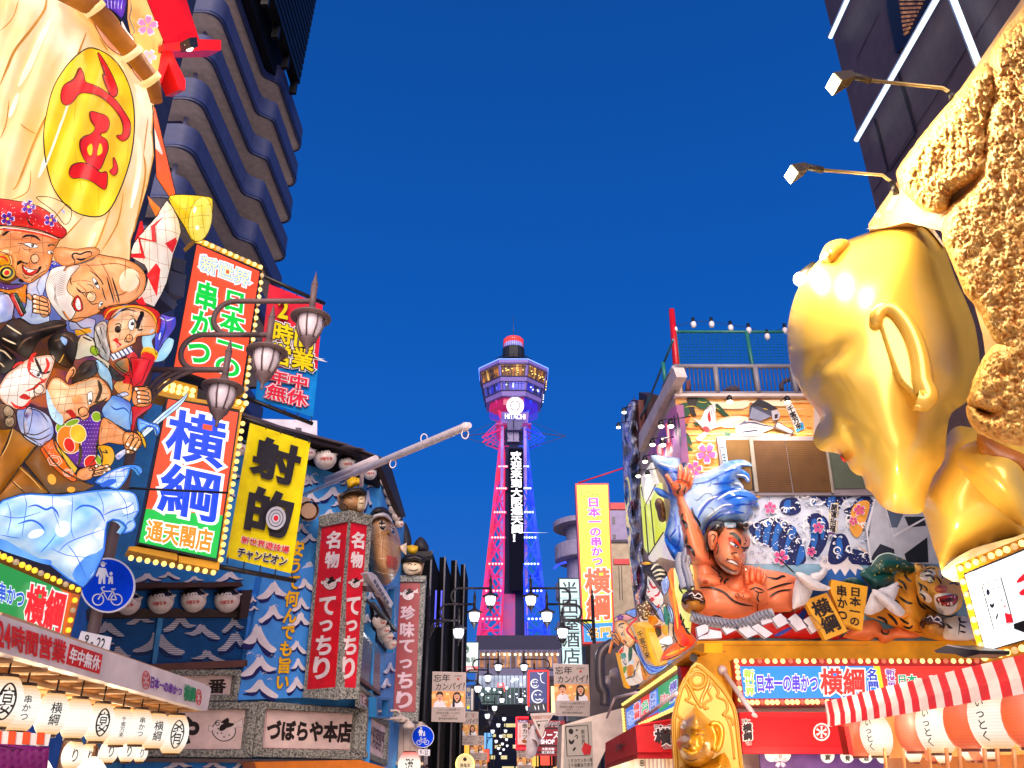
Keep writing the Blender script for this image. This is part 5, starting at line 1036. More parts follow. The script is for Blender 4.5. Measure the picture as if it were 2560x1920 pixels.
lt=MB('d#c8141c:.4');q=X('D','-18,515 520,690 497,865 -18,730');text(lt,PC,q,['24','時','間','営','業'],'d#d01820',.035,.008)
lt.prism(PC,X('D','541,704 790,787 764,937 510,860'),0,.005);text(lt,PC,X('D','548,725 778,800 758,918 522,845'),list('年中無休'),'d#f4ecec',.035,.012)
text(lt,PC,X('D','1158,945 1406,1040 1394,1112 1150,1045'),list('日本一の串かつ'),'d#6a2aa8',.035,.01);text(lt,PC,X('D','1420,1010 1508,1042 1500,1158 1410,1142'),list('横綱'),'d#108a5a',.035,.01)
lt.use('d#d02828')
for cx,cy,rx,ry in ((1122,985,27,70),(1527,1115,19,58)):
    e_=ell('D',cx,cy,rx,ry,0,24);lt.stroke(PC,np.vstack([e_,e_[:1]]),2.2,.008,False)
    for k in range(6):a=math.pi*k/3;lt.patch(PC,X('D',' '.join('%f,%f'%(cx+rx*r*math.cos(a+d),cy+ry*r*math.sin(a+d)) for r,d in ((.2,0),(.75,-.3),(.8,.3)))),.008)
part(t,'lettering',lt)
# soffit and inner rails, running back to the wall
e0,e1=PC.pt(*X('D','-60,760')[0],-.1),PC.pt(*X('D','1585,1208')[0],-.1);nz=e1[2]
m=MB('d#c8a078:.6');m.hexa([e0-PC.n*2.6,e0,e1,e1-PC.n*2.6],[e0-PC.n*2.6+(0,0,.28),e0+(0,0,.28),e1+(0,0,.28),e1-PC.n*2.6+(0,0,.28)]);part(t,'soffit',m)
m=MB('d#b08a60:.5')
for k in (.3,1.0,1.7):m.tube([e0-PC.n*k+(0,0,-.08),e1-PC.n*k+(0,0,-.08)],.03,6)
for k in range(9):a=e0+(e1-e0)*(k+.5)/9;m.tube([a+(0,0,-.03),a-PC.n*2.4+(0,0,-.03)],.025,6)
part(t,'rail',m)
m=MB('d#7a2a20:.6');m.hexa([e0-PC.n*2.9-(0,0,2.6),e0-PC.n*2.6-(0,0,2.6),e1-PC.n*2.6-(0,0,2.6),e1-PC.n*2.9-(0,0,2.6)],[e0-PC.n*2.9,e0-PC.n*2.6,e1-PC.n*2.6,e1-PC.n*2.9]);solo('shop_wall',m,'reddish shop wall in the lantern glow under the white canopy','wall')
def paper_lantern(c,r,h,label,glow,ring,txt=None,group=None,cat='lantern',circ=False,ta=0.0,tv=(.78,.2)):
    t=thing('paper_lantern',label,cat,c,group);n=24;prof=[];rows=14
    for i in range(rows+1):
        a=-1+2*i/rows;rr=r*math.sqrt(1-(.84*a)**2)*(1+.012*(i%2));prof.append((rr,h*.5*a))
    m=MB(glow);m.lathe(c,prof,n);body=part(t,'body',m,org=c)
    m=MB(ring);
    for z in (-.5,.5):m.lathe(np.array(c)+(0,0,h*z-.02),[(r*.54,0),(r*.56,.04),(r*.54,.045)],16)
    m.use('d#2a2018');m.tube([np.array(c)+(0,0,h*.52),np.array(c)+(0,0,h*.52+.16)],.008,5);part(t,'rim',m)
    if txt:
        m=MB('d#241812:.5');az0=math.atan2(-c[1],-c[0])+ta
        def put(ch,xa,xb,za,zb_):
            V,F=glyph(ch,.004 if circ else .012);x=V[:,0];y=(V[:,1]+.12);az=az0+(xa+(xb-xa)*x)*1.0;zz=za+(zb_-za)*(1-y);a=zz/(h*.5);rr=r*np.sqrt(1-np.minimum(.98,.84*np.abs(a))**2)*1.02+V[:,2]*.002
            m.add(np.stack([c[0]+rr*np.cos(az),c[1]+rr*np.sin(az),c[2]+zz],-1),F)
        nC=len(txt);top,bot=h*(tv[0]-.5),h*(tv[1]-.5);ch_h=(top-bot)/nC;wa=min(.8,ch_h/r)
        for i,k in enumerate(txt):put(k,-wa/2,wa/2,top-ch_h*i,top-ch_h*(i+1))
        if circ:
            q=[];
            for a in np.linspace(0,2*math.pi,28):az=az0+.42*math.cos(a);zz=(top+bot)/2+(top-bot)*.62*math.sin(a);aa=zz/(h*.5);rr=r*math.sqrt(1-min(.98,.84*abs(aa))**2)*1.03;q.append((c[0]+rr*math.cos(az),c[1]+rr*math.sin(az),c[2]+zz))
            m.tube(q,.008,4)
        part(t,'lettering',m)
    return t
WL='p#fffaf0#f2b870*1.0'
GL='white paper lanterns under the left canopy'
specs=[(10,1150,135,['宴'],True,'cut off by the left edge of the frame'),(165,1200,122,list('串かつ'),False,'second from the left edge under the opening hours writing'),(395,1245,112,list('横綱'),False,'with two bold characters, third from the left'),(585,1280,108,None,False,'blank and fourth from the left'),(762,1310,104,['宴'],True,'with one circled character in the middle of its row'),(915,1345,100,list('千客万来'),False,'with four small characters in the middle right'),(1060,1345,98,list('串かつ'),False,'third from the right end of the canopy'),(1190,1375,98,list('横綱'),False,'partly behind the rightmost one'),(1335,1400,108,['肴'],True,'rightmost of its row with a circled fish character')]
for i,(cx,cy,r,tx,ci,lb) in enumerate(specs):
    q=X('D','%d,%d'%(cx,cy))[0];P_=PC;off=-.25+(0.05 if i==8 else 0);c=PC.pt(*q,off);d=np.linalg.norm(c-C0);rad=r/3.0717/FPX*d*.86
    t=paper_lantern(c,rad,rad*2.5,'glowing white paper lantern '+lb,WL,'d#3a2414:.4',tx,GL,circ=ci,ta=.25)
    if i in (1,3,5,8):lamp('lantern_light',c-PC.n*.8+(0,0,-.1),55,(1,.72,.4),.25)
GL2='lower white paper lanterns by the left stall'
for i,(cx,cy,r,lb) in enumerate(((560,1560,66,'leftmost of the low row behind the curtain end'),(680,1570,62,'second of the low row'),(840,1530,58,'third of the low row with a hanging wire'),(980,1530,54,'fourth of the low row'),(1080,1545,44,'last of the low row near the tiled eave'))):
    q=X('D','%d,%d'%(cx,cy))[0];c=PC.pt(*q,-.75);d=np.linalg.norm(c-C0);rad=r/3.0717/FPX*d
    paper_lantern(c,rad,rad*2.3,'small white paper lantern, '+lb,WL,'d#3a2414:.4',['り'],GL2,ta=.2)
m=MB('d#6a0c58:.6');P_=PL(60,1880,6.4,40);c=X('D','-60,1470 380,1500 360,1700 -60,1700');m.puff(P_,c,0,.03,10,10,lambda U:.03*np.sin(U[:,0]*.35));t=solo('shop_curtain',m,'purple shop curtain in the lower left corner under the lanterns','curtain')
m=MB('d#f0e0d0');m.prism(P_,X('D','-60,1370 390,1400 370,1490 -60,1470'),-.05,-.03);m.use('d#e85020')
for k in range(4):m.prism(P_,X('D','%d,%d %d,%d %d,%d %d,%d'%(-40+110*k,1372+4*k,15+110*k,1374+4*k,5+110*k,1480,-50+110*k,1474)),-.03,-.02)
solo('striped_valance',m,'red and white striped valance above the purple curtain','valance')
for i,(cx,cy,r,lb) in enumerate(((265,1680,110,'wide white lamp shade at the bottom edge under the purple curtain'),(700,1690,105,'wide white lamp shade at the bottom edge under the low lanterns'))):
    q=X('D','%d,%d'%(cx,cy))[0];c=PC.pt(*q,-.4);d=np.linalg.norm(c-C0);rad=r/3.0717/FPX*d;t=thing('pendant_lamp',lb,'lamp',c);m=MB('e#fff2d8*1.6');m.lathe(c,[(rad,-.1),(rad,0),(rad*.5,.1),(rad*.12,.14)],24);part(t,'shade',m);m=MB('d#5a3a24:.4');m.tube([c+(0,0,.14),c+(0,0,.24)],.03,8);m.tube([c+(0,0,.24),c+(0,0,.5)],.008,5);part(t,'cord',m)
# ================================================================== hanging signs beyond the relief
PS1=PL2(tuple(X('E','470,100')[0]),tuple(X('E','1000,325')[0]),13.2)
PS2=PL2(tuple(X('F','330,-15')[0]),tuple(X('F','918,100')[0]),13.2)
FRB='d#141014:.4';YF='d#f0b010:.4'
def rotsign(name,label,P,f,outer,side,bottom):
    t=thing(name,label,'sign',P.pt(*X(f,outer)[2]));m=MB(FRB);m.prism(P,X(f,outer),-.45,0);part(t,'case',m)
    m=MB(YF)
    for s_ in side:m.prism(P,X(f,s_),-.5,-.06)
    part(t,'bulb_frame',m); return t
t=rotsign('restaurant_sign','red lit box sign with green writing on white outlines behind the curled lamp arms',PS1,'E','462,88 1012,318 855,1330 270,1135',['1000,325 1022,330 868,1360 845,1340','440,60 520,60 1020,285 1012,320 462,90'],None)
m=MB('e#f65028*1.0');m.prism(PS1,X('E','474,104 992,328 840,1312 284,1126'),0,.015);pn=part(t,'panel',m)
m=MB();text(m,PS1,X('E','510,185 925,340 905,465 495,310'),list('新世界'),'e#fff4b0*1',.015,.08,False,('e#5a9cf0',.055));text(m,PS1,X('E','505,180 930,336 910,470 490,315'),list('新世界'),'e#fffdf8*1.05',.12,.045)
G_='e#14c83c*1';wh=('e#fffef8*1.1',.085);text(m,PS1,X('E','470,385 665,450 575,1135 375,1085'),list('串かつ'),G_,.04,.07,True,wh);text(m,PS1,X('E','700,455 890,510 830,1235 605,1170'),list('日本一の'),G_,.04,.07,True,wh);part(pn,'lettering',m)
bulbs(t,PS1,np.vstack([along(X('E','500,72 1000,290'),11),along(X('E','1012,360 872,1360'),18)]),-.0,.045,'e#ffe490*1.5',alt='e#e8c890*.8')
t=rotsign('restaurant_sign','red and green lit box sign with big blue characters below the other red sign',PS2,'F','322,-20 928,92 742,1340 78,1190',['918,100 945,110 762,1360 735,1340','75,1215 410,1275 410,1330 0,1245 10,1215','420,1290 760,1345 755,1410 425,1345','195,-60 330,-20 930,80 950,60 320,-60'],None)
m=MB('e#f65028*1.0');m.prism(PS2,X('F','334,-8 915,104 786,957 150,902'),0,.015);m.use('e#18c048*1.0');m.prism(PS2,X('F','150,902 786,957 732,1312 92,1178'),0,.015);pn=part(t,'panel',m)
m=MB();text(m,PS2,X('F','330,40 855,150 740,1050 215,930'),list('横綱'),'e#1848e8*1',.024,.07,True,('e#fffefc*1.1',.075),True);text(m,PS2,X('F','165,985 715,1075 690,1270 140,1160'),list('通天閣店'),'e#f09018*1',.03,.07,False,('e#fffdf0*1.1',.095));part(pn,'lettering',m)
bulbs(t,PS2,np.vstack([along(X('F','952,195 770,1325'),19),along(X('F','25,1310 708,1432'),11)]),0,.045,'e#ffdc78*1.5')
m=MB('d#2a2a34:.4:.4');m.tube([PS2.pt(*q,.3) for q in X('F','-60,728 830,770')],.02,6);solo('support_rod',m,'thin dark rod crossing in front of the big blue characters','rod')
t=thing('bulb_frame','yellow bulb lined frame between the two red box signs','sign frame',PS1.pt(*X('E','400,1260')[0]));m=MB(YF);m.prism(PS1,X('E','205,1205 480,1280 470,1400 180,1330'),-.4,-.15);m.prism(PS1,X('E','740,1370 900,1410 850,1500 720,1470'),-.4,-.15);part(t,'board',m)
bulbs(t,PS1,np.vstack([along(X('E','220,1260 440,1315'),5),along(X('E','212,1300 430,1360'),5),along(X('E','760,1400 880,1420'),3),along(X('E','750,1450 840,1470'),3)]),-.12,.05,'e#ffe490*1.6')
def banner(name,label,P,f,cl,m_face,rods,ties,bump=True):
    t=thing(name,label,'banner',P.pt(*X(f,cl)[2]));c=X(f,cl);m=MB(m_face)
    m.puff(P,c,0,.01,4,8,(lambda U:.012*np.sin(U[:,0]*.06+U[:,1]*.03)) if bump else None,back=.005);cloth=part(t,'cloth',m)
    m=MB('d#26201e:.4')
    for r_ in rods:m.tube([P.pt(*q,-.05) for q in X(f,r_)],.045,8)
    for r_ in ties:m.tube([P.pt(*q,0) for q in X(f,r_)],.012,4)
    part(t,'rod',m); return t,cloth
PBN=PL2(tuple(X('E','1070,430')[0]),tuple(X('E','1515,605')[0]),15.0)
t,cl=banner('shop_banner','red and blue hanging banner with yellow opening hours characters',PBN,'E','1072,432 1516,606 1436,1535 955,1385','d#e8283c:.5',['1030,370 1530,595','880,1375 1430,1590'],['1190,470 1195,500','1305,500 1300,530','1080,1400 1075,1450','1205,1450 1200,1510','1310,1500 1308,1560','960,1370 920,1400','1425,1530 1422,1585'])
m=MB('d#0a86d8:.5');hf=lambda p:PBN.hgt(p);lay=lambda q,**k:m.patch(PBN,q,PBN.up(.002),8)
lay(X('E','985,1100 1478,1145 1436,1535 955,1385'));yb=('d#f4f0ea',.13)
def two(q,s,c,b,o,bk):text(m,PBN,q,s,c,b,o,False,bk,hf=hf)
text(m,PBN,X('E','1115,525 1440,630 1430,780 1100,705'),list('24'),'d#161014',.05,.075,hf=hf);text(m,PBN,X('E','1115,525 1440,630 1430,780 1100,705'),list('24'),'d#f8e010',.03,.09,hf=hf)
for q,s_ in ((X('E','1105,725 1455,840 1445,990 1085,905'),'時間'),(X('E','1085,905 1445,985 1440,1165 1065,1085'),'営業')):
    text(m,PBN,q,list(s_),'d#f4f0ea',.11,.06,hf=hf);text(m,PBN,q,list(s_),'d#161014',.065,.075,hf=hf);text(m,PBN,q,list(s_),'d#f8e010',.028,.09,hf=hf)
for q,s_ in ((X('E','1075,1130 1405,1200 1395,1315 1055,1245'),'年中'),(X('E','1060,1250 1395,1330 1380,1460 1040,1375'),'無休')):
    text(m,PBN,q,list(s_),'d#e82848',.11,.06,hf=hf);text(m,PBN,q,list(s_),'d#f6f0f0',.07,.075,hf=hf);text(m,PBN,q,list(s_),'d#e82848',.025,.09,hf=hf)
part(cl,'lettering',m)
PYB=PL2(tuple(X('F','1010,190')[0]),tuple(X('F','1512,350')[0]),14.6)
t,cl=banner('shop_banner','yellow hanging banner with large black shooting gallery characters and target',PYB,'F','1012,190 1512,352 1355,1440 815,1305','d#f8e408:.5',['930,140 1510,335','690,1370 1390,1500'],['1145,205 1143,245','1265,240 1262,285','1385,280 1382,325','1500,320 1498,360','830,1290 820,1360','965,1340 955,1430','1100,1370 1095,1455','1225,1400 1215,1475','1355,1430 1370,1500'])
m=MB();hf2=lambda p:PYB.hgt(p);K_='d#2a2830:.6'
text(m,PYB,X('F','1050,270 1465,395 1390,740 1000,620'),['射'],K_,.045,.05,fit=True,hf=hf2);text(m,PYB,X('F','1010,690 1400,790 1325,1170 950,1080'),['的'],K_,.045,.05,fit=True,hf=hf2)
for r_,c_ in ((82,'d#c8ccd8'),(62,K_),(56,'d#c8ccd8'),(38,K_),(33,'d#d8dce8'),(20,'d#e8283c')):m.use(c_);PYB.lay=max(PYB.lay,.07);m.patch(PYB,ell('F',1227,980,r_,r_*1.18,10,28),PYB.up(.002),8)
PYB.lay=0
text(m,PYB,X('F','945,1125 1345,1215 1330,1275 935,1185'),list('新世界遊技場'),'d#f0f0f0',.07,.045,hf=hf2);text(m,PYB,X('F','945,1125 1345,1215 1330,1275 935,1185'),list('新世界遊技場'),'d#e82838',.02,.055,hf=hf2);text(m,PYB,X('F','915,1215 1335,1300 1310,1385 900,1300'),list('チャンピオン'),'d#e8e8e8',.08,.045,hf=hf2);text(m,PYB,X('F','915,1215 1335,1300 1310,1385 900,1300'),list('チャンピオン'),K_,.035,.055,hf=hf2)
part(cl,'lettering',m)
# ================================================================== apartment tower with saw-edged balconies
ap=thing('apartment_tower','tall apartment tower with stacked rounded blue grey balconies behind the red signs','building',(-18,38,0))
m=MB('d#464a66:.7');m.box(-34,-16.2,31.2,43,0,44);part(ap,'wall',m)
m=MB('d#8a88a0:.6');m.tube([(-15.9,31.0,4),(-15.9,31.0,44)],.12,8);part(ap,'downpipe',m)
def arc(cx,cy,r,a0,a1,n=6): return [(cx+r*math.cos(math.radians(a)),cy+r*math.sin(math.radians(a))) for a in np.linspace(a0,a1,n)]
out=[(-17.2,29.6)]+arc(-15.5,30.4,.8,270,360)+[(-14.7,36.4)]+arc(-14.5,36.8,.3,180,90,4)[:0]+[(-14.6,36.7),(-14.2,37.0)]+arc(-14.3,37.4,.4,300,360,4)+[(-13.9,42.2)]+arc(-14.6,42.5,.7,0,90)+[(-16.2,43.2)]
inn=[(-17.2,31.2),(-16.2,43.2)]
for k in range(-5,4):
    z=31+2.9*k;n=len(out);m=MB('d#e0d0c0:.6')
    pl=out+[(-17.2,43.2)];nn=len(pl);V=[(x,y,z) for x,y in pl]+[(x,y,z+.2) for x,y in pl]
    m.add(V,[tuple(range(nn)),tuple(range(2*nn-1,nn-1,-1))]);b=part(ap,'balcony',m,org=(-15,36,z))
    m=MB('d#414869:.5');V=[(x,y,z-.12) for x,y in out]+[(x,y,z+1.25) for x,y in out];V2=[(x-.15,y+.05,z-.12) for x,y in out]+[(x-.15,y+.05,z+1.25) for x,y in out]
    q=[(i,i+1,i+1+n,i+n) for i in range(n-1)];m.add(V,q,True);m.add(V2,q,True);m.add([V[i+n] for i in range(n)]+[V2[i+n] for i in range(n)],[(i,i+1,i+1+n,i+n) for i in range(n-1)]);m.add([V[i] for i in range(n)]+[V2[i] for i in range(n)],[(i,i+1,i+1+n,i+n) for i in range(n-1)])
    m.use('d#3a4570:.5');m.add([(x+.04,y-.02,z+.0) for x,y in out]+[(x+.04,y-.02,z+.18) for x,y in out],q,True);part(b,'parapet',m)
m=MB('d#08090e:.5')
for k in range(16):m.box(-13.8,-13.2,31+.1*k,38.6+.06*k,41+k*.62,41.4+k*.62)
for y in (32,34.2,36.4,38.4):m.box(-13.7,-13.3,y-.12,y+.12,40,51)
m.box(-15,-14.2,31,38.4,40,51)
part(ap,'louvre_screen',m)
# ================================================================== pufferfish restaurant on the far left corner
def PL2b(a,b,Yb):
    ra,rb=rays(*a),rays(*b);k=(rb[2]/rb[1])/(ra[2]/ra[1]); return PL2(a,b,Yb*k)
PZ=PL2b(tuple(X('G','830,1035')[0]),tuple(X('G','1740,1100')[0]),24.0)
PZS=PL(955,1300,24.3,88)
zb_=thing('pufferfish_restaurant','blue restaurant building painted with white capped waves under dark eaves on the left corner','building',PZ.pt(900,1960))
BL1='d#3c98e0:.55';BL2='d#1870c8:.55';BRW='d#4a3230:.6'
m=MB('d#449ce4:.55');m.prism(PZ,np.array([(300,985),(560,1050),(700,1085),(958,1165),(948,1400),(935,1650),(920,1990),(150,1990)]),-6,0)
m.prism(PZS,np.array([(955,1160),(1010,1290),(1012,1500),(1000,1980),(930,1980),(940,1500)]),-3,-.02);part(zb_,'wall',m)
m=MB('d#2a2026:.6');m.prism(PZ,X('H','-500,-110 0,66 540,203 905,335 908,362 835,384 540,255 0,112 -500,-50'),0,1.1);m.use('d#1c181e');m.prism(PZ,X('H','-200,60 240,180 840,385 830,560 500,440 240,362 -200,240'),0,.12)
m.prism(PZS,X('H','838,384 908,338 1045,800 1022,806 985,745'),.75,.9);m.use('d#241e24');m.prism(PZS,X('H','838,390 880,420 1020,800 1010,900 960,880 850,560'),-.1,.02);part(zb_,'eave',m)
m=MB('d#5c5258:.5');m.prism(PZ,X('H','-500,-130 0,45 540,190 760,275 905,330 905,338 540,205 0,68 -500,-108'),.1,1.2);m.prism(PZ,X('H','520,208 700,236 706,242 530,216'),1.2,1.4);part(zb_,'roof_edge',m)
def wave(mb,P,f,cx,cy,w,h,flip=1,off=.02,base=None):
    h*=1.05;tw_=random.uniform(-.12,.12);jt=[random.uniform(-.035,.035) for _ in range(60)]
    def q(s): return smooth(X(f,' '.join('%f,%f'%(cx+flip*w*(float(a.split(',')[0])-.5+jt[i]),cy+h*(float(a.split(',')[1])-.5+jt[i+25]+tw_*(float(a.split(',')[0])-.5))) for i,a in enumerate(s.split()))),3)
    mb.use('d#1c2268:.55');mb.prism(P,q('.06,1.0 .2,.78 .38,.5 .5,.3 .6,.4 .72,.62 .86,.74 1.0,.82 .9,.92 .74,.92 .62,.82 .54,.68 .46,.86 .3,1.08 .1,1.16'),0,off)
    mb.use('d#eae4ee:.55');mb.prism(P,q('0,.86 .18,.64 .36,.32 .46,.06 .52,.1 .57,.0 .63,.12 .7,.36 .85,.58 1.0,.68 .86,.77 .72,.76 .61,.66 .53,.5 .45,.68 .28,.92 .1,1.0'),0,off+.006)
def drops(mb,P,f,cx,cy,s):
    mb.use('d#e8e2ec:.55')
    for dx,dy,r in ((0,0,.18),(.4,-.1,.12),(.7,.2,.1),(-.4,.2,.1)):mb.prism(P,ell(f,cx+dx*s,cy+dy*s,r*s,r*s,0,8),0,.02)
m=MB('d#e8e2ec')
for f,cx,cy,w,h,fl in (('H',260,500,130,80,1),('H',260,645,150,110,1),('H',430,610,200,110,1),('H',560,520,110,60,-1),('H',480,700,120,50,-1),('H',410,770,150,60,1),('H',730,660,70,150,1),('H',750,540,60,50,1),('H',180,900,120,90,-1),('H',240,985,160,80,1),('H',240,1220,180,90,1),('H',225,1350,160,80,-1),('H',200,1520,170,80,1),('H',30,1370,150,100,-1),('F',880,620,110,90,1),('F',850,760,80,80,-1),('F',1490,660,90,80,-1)):wave(m,PZ,f,cx,cy,w,h,fl)
for cx,cy,s_ in ((285,445,40),(470,520,36),(200,830,40),(230,870,36),(200,1290,36)):drops(m,PZ,'H',cx,cy,s_)
part(zb_,'painted_wave',m)
# lettered wave panel
pn=MB('d#4698f0:.5');pc=X('G','872,-40 1330,-120 1218,1000 662,1022');pn.prism(PZ,pc,0,.35);pn.prism(PZ,X('G','770,120 830,110 700,985 668,1000'),.0,.2);po_=part(zb_,'wave_panel',pn)
m=MB('d#e8e2ec');P35=PL(0,0,1,0);P35.__dict__.update(PZ.__dict__);P35=PL(1,1,1,0);P35.o=PZ.o+PZ.n*.35;P35.ex,P35.n,P35.ez,P35.H,P35.lay=PZ.ex,PZ.n,PZ.ez,[],0
for cx,cy,w,h,fl in ((960,90,260,150,1),(1240,40,160,100,-1),(950,290,230,140,1),(1200,210,160,120,1),(1190,340,200,130,1),(840,490,290,230,-1),(1170,570,160,110,-1),(840,730,300,170,1),(1180,720,130,110,-1),(860,920,300,150,-1),(1160,890,170,130,1),(790,170,70,60,1),(800,240,90,40,1)):wave(m,P35,'G',cx,cy,w,h,fl)
for cx,cy,s_ in ((975,215,40),(760,620,50),(830,640,40),(950,640,44),(880,790,36),(930,840,30),(1100,130,30)):drops(m,P35,'G',cx,cy,s_)
part(po_,'painted_wave',m)
m=MB();q=np.vstack([X('H','95,1000 210,1000'),X('G','1095,938 972,938')]);text(m,P35,q,list('安うて何んでも旨い'),'d#f8c008:.45',.035,.05,True,('d#3a5a9a',.06));part(po_,'lettering',m)
# left bays: slatted shutters with waves, beams
m=MB('d#2486dc:.5');m.prism(PZ,X('D','700,140 1850,120 1850,232 900,240 700,200'),0,.5)
for cx,cy,w,h,fl in ((1150,195,240,80,1),(1300,180,170,60,-1),(1490,205,150,50,1),(1750,190,200,70,1)):pass
part(zb_,'eave_board',m)
P50_=PL(1,1,1,0);P50_.o=PZ.o+PZ.n*.5;P50_.ex,P50_.n,P50_.ez,P50_.H,P50_.lay=PZ.ex,PZ.n,PZ.ez,[],0
m=MB('d#e8e2ec')
for cx,cy,w,h,fl in ((1130,200,240,75,1),(1300,180,180,60,-1),(1490,208,150,45,1),(1760,190,220,75,1)):wave(m,P50_,'D',cx,cy,w,h,fl)
part(zb_,'painted_wave',m)
m=MB(BRW);m.prism(PZ,X('D','700,238 1850,230 1870,262 700,280'),0,.6);m.use('d#3a2c2a');m.prism(PZ,X('D','700,430 900,440 1000,470 1100,430 1230,470 1350,428 1480,470 1600,430 1740,470 1880,425 1900,470 1880,500 700,505'),0,.3);m.use('d#6a4640');m.prism(PZ,X('D','700,880 1900,828 1900,880 700,935'),0,.35);m.use('d#3a2c2e');m.prism(PZ,X('G','700,90 790,80 745,320 680,330'),0,.45);part(zb_,'beam',m)
m=MB(BL2);m.prism(PZ,X('D','690,500 1890,488 1860,840 690,880'),0,.1);m.prism(PZ,X('D','720,300 1890,290 1890,440 720,450'),0,.08);sh=part(zb_,'shutter',m)
P10=PL(1,1,1,0);P10.o=PZ.o+PZ.n*.1;P10.ex,P10.n,P10.ez,P10.H,P10.lay=PZ.ex,PZ.n,PZ.ez,[],0
m=MB('d#e8e2ec')
for cx,cy,w,h,fl in ((830,590,260,110,-1),(1080,520,220,70,1),(1380,545,250,120,1),(1560,610,270,110,-1),(1790,560,180,110,1),(1220,710,420,170,-1),(1800,690,260,150,1),(1600,800,260,90,-1),(900,780,220,110,1),(800,690,160,80,1)):wave(m,P10,'D',cx,cy,w,h,fl)
part(sh,'painted_wave',m)
m=MB('d#1e5a94:.5')
for k in range(24):y=515+k*15;m.prism(PZ,X('D','690,%d 1890,%d 1890,%d 690,%d'%(y,y-12,y-9,y+3)),.1,.15)
m.use('d#3c8ed0:.5');m.prism(PZ,X('D','1215,500 1255,500 1200,862 1165,864'),.1,.2);part(sh,'slat',m)
m=MB('d#2486dc:.5');m.prism(PZ,X('G','-300,1530 800,1545 800,1680 -300,1680'),0,.1)
part(zb_,'lower_board',m)
m=MB('d#e8e2ec')
for cx,cy,w,h,fl in ((150,1570,260,80,1),(460,1570,200,80,-1),(690,1570,150,70,1)):wave(m,P10,'G',cx,cy,w,h,fl)
part(zb_,'painted_wave',m)
# stone framed name boards
STN='s#1'
def nameboard(P,f,outer,inner,label,chars=None,quad=None,vert=False,icon=None,cm='d#2a2020',bold=.035):
    t=thing('name_board',label,'sign',P.pt(*X(f,outer)[2]));m=MB(STN);o=X(f,outer);i_=X(f,inner);D_=.06 if P is PZS else .3
    for k in range(4):m.prism(P,np.array([o[k],o[(k+1)%4],i_[(k+1)%4],i_[k]]),0,D_)
    cc=i_.mean(0)
    for a,b,z in ((1.0,.2,.34),(1.05,.5,.38)):pass
    for g in np.linspace(.15,.85,5):
        for k in range(4):
            p0,p1=o[k]*(1-g)+i_[k]*g,o[(k+1)%4]*(1-g)+i_[(k+1)%4]*g;n_=max(4,int(np.hypot(*(p1-p0))/6));l=along([p0,p1],n_)
            m.tube([P.pt(a_[0],a_[1]+random.uniform(-1.2,1.2),D_) for a_ in l],.035,4)
    part(t,'stone_frame',m);m=MB('d#f0d4cc:.4');m.prism(P,i_,0,.4*D_);pn=part(t,'panel',m);m=MB('d#c87878');q=i_*.97+cc*.03;m.stroke(P,np.vstack([q,q[:1]]),1.2,.4*D_+.005,False);
    if chars:text(m,P,X(f,quad),list(chars),cm,bold,.4*D_+.012,vert)
    if icon:fishicon(m,P,f,*icon,.125,True)
    part(pn,'lettering',m); return t
def fishicon(mb,P,f,cx,cy,r,off,line=False):
    bg_='d#f0dcd8:.5';q=lambda s:smooth(X(f,' '.join('%f,%f'%(cx+r*float(a.split(',')[0]),cy+r*float(a.split(',')[1])) for a in s.split())),2);bk='d#241a1a:.5'
    body='-.9,-.1 -.7,-.45 -.5,-.7 -.2,-.6 .2,-.55 .6,-.4 .85,-.1 .85,.35 .55,.75 0,.92 -.5,.75 -.85,.35';tail='.7,-.45 1.1,-.6 1.45,-.85 1.4,-.4 1.5,-.15 1.05,-.2 .8,-.1';finl='-.85,-.15 -1.15,-.3 -1.2,.1 -.95,.15'
    for s_ in (tail,finl,body):c=q(s_);mb.use(bk);mb.prism(P,c+(c-c.mean(0))*.04,0,off+.004);mb.use(bg_);mb.prism(P,c-(c-c.mean(0))*.04,0,off+.008)
    mb.use(bk);mb.prism(P,q('-.35,.1 -.3,-.25 0,-.45 .4,-.5 .8,-.42 .55,-.2 .2,-.1 -.05,.1'),0,off+.014);mb.prism(P,q('-.25,-.5 .3,-.9 .35,-.5'),0,off+.013)
    for dx,dy in ((-.5,.3),(0,.6),(.4,.45),(-.2,.3),(-.45,-.05)):mb.prism(P,ell(f,cx+dx*r,cy+dy*r,r*.06,r*.06,0,8),0,off+.013)
    mb.prism(P,ell(f,cx-.5*r,cy-.42*r,r*.16,r*.16,0,12),0,off+.013);mb.use(bg_);mb.prism(P,ell(f,cx-.5*r,cy-.42*r,r*.1,r*.1,0,12),0,off+.018)
nameboard(PZ,'G','-420,760 690,765 665,1020 -420,1020','-380,815 645,805 622,985 -380,985','stone framed pink board with two brush characters behind the white canopy end','元祖一番','-60,830 570,840 555,965 -60,965')
nameboard(PZ,'G','-420,1035 832,1040 782,1512 -420,1500','-380,1108 758,1095 716,1445 -380,1445','stone framed pink board with a drawn pufferfish behind the last canopy lantern','らや','-60,1150 350,1160 335,1400 -60,1400',icon=(545,1270,110),bold=.05)
nameboard(PZ,'G','836,1030 1748,1100 1726,1532 790,1505','900,1096 1672,1135 1646,1447 868,1432','stone framed pink board with six bold black characters at the street corner','づぼらや本店','915,1190 1640,1205 1625,1385 905,1365',bold=.05)
nameboard(PZS,'G','1752,1080 1948,1205 1930,1585 1732,1500','1765,1150 1928,1245 1905,1530 1745,1455','narrow stone framed board round the corner with small grey writing','ふぐ料理専門','1770,1210 1915,1290 1900,1480 1755,1400',cm='d#6a5050',bold=.02)
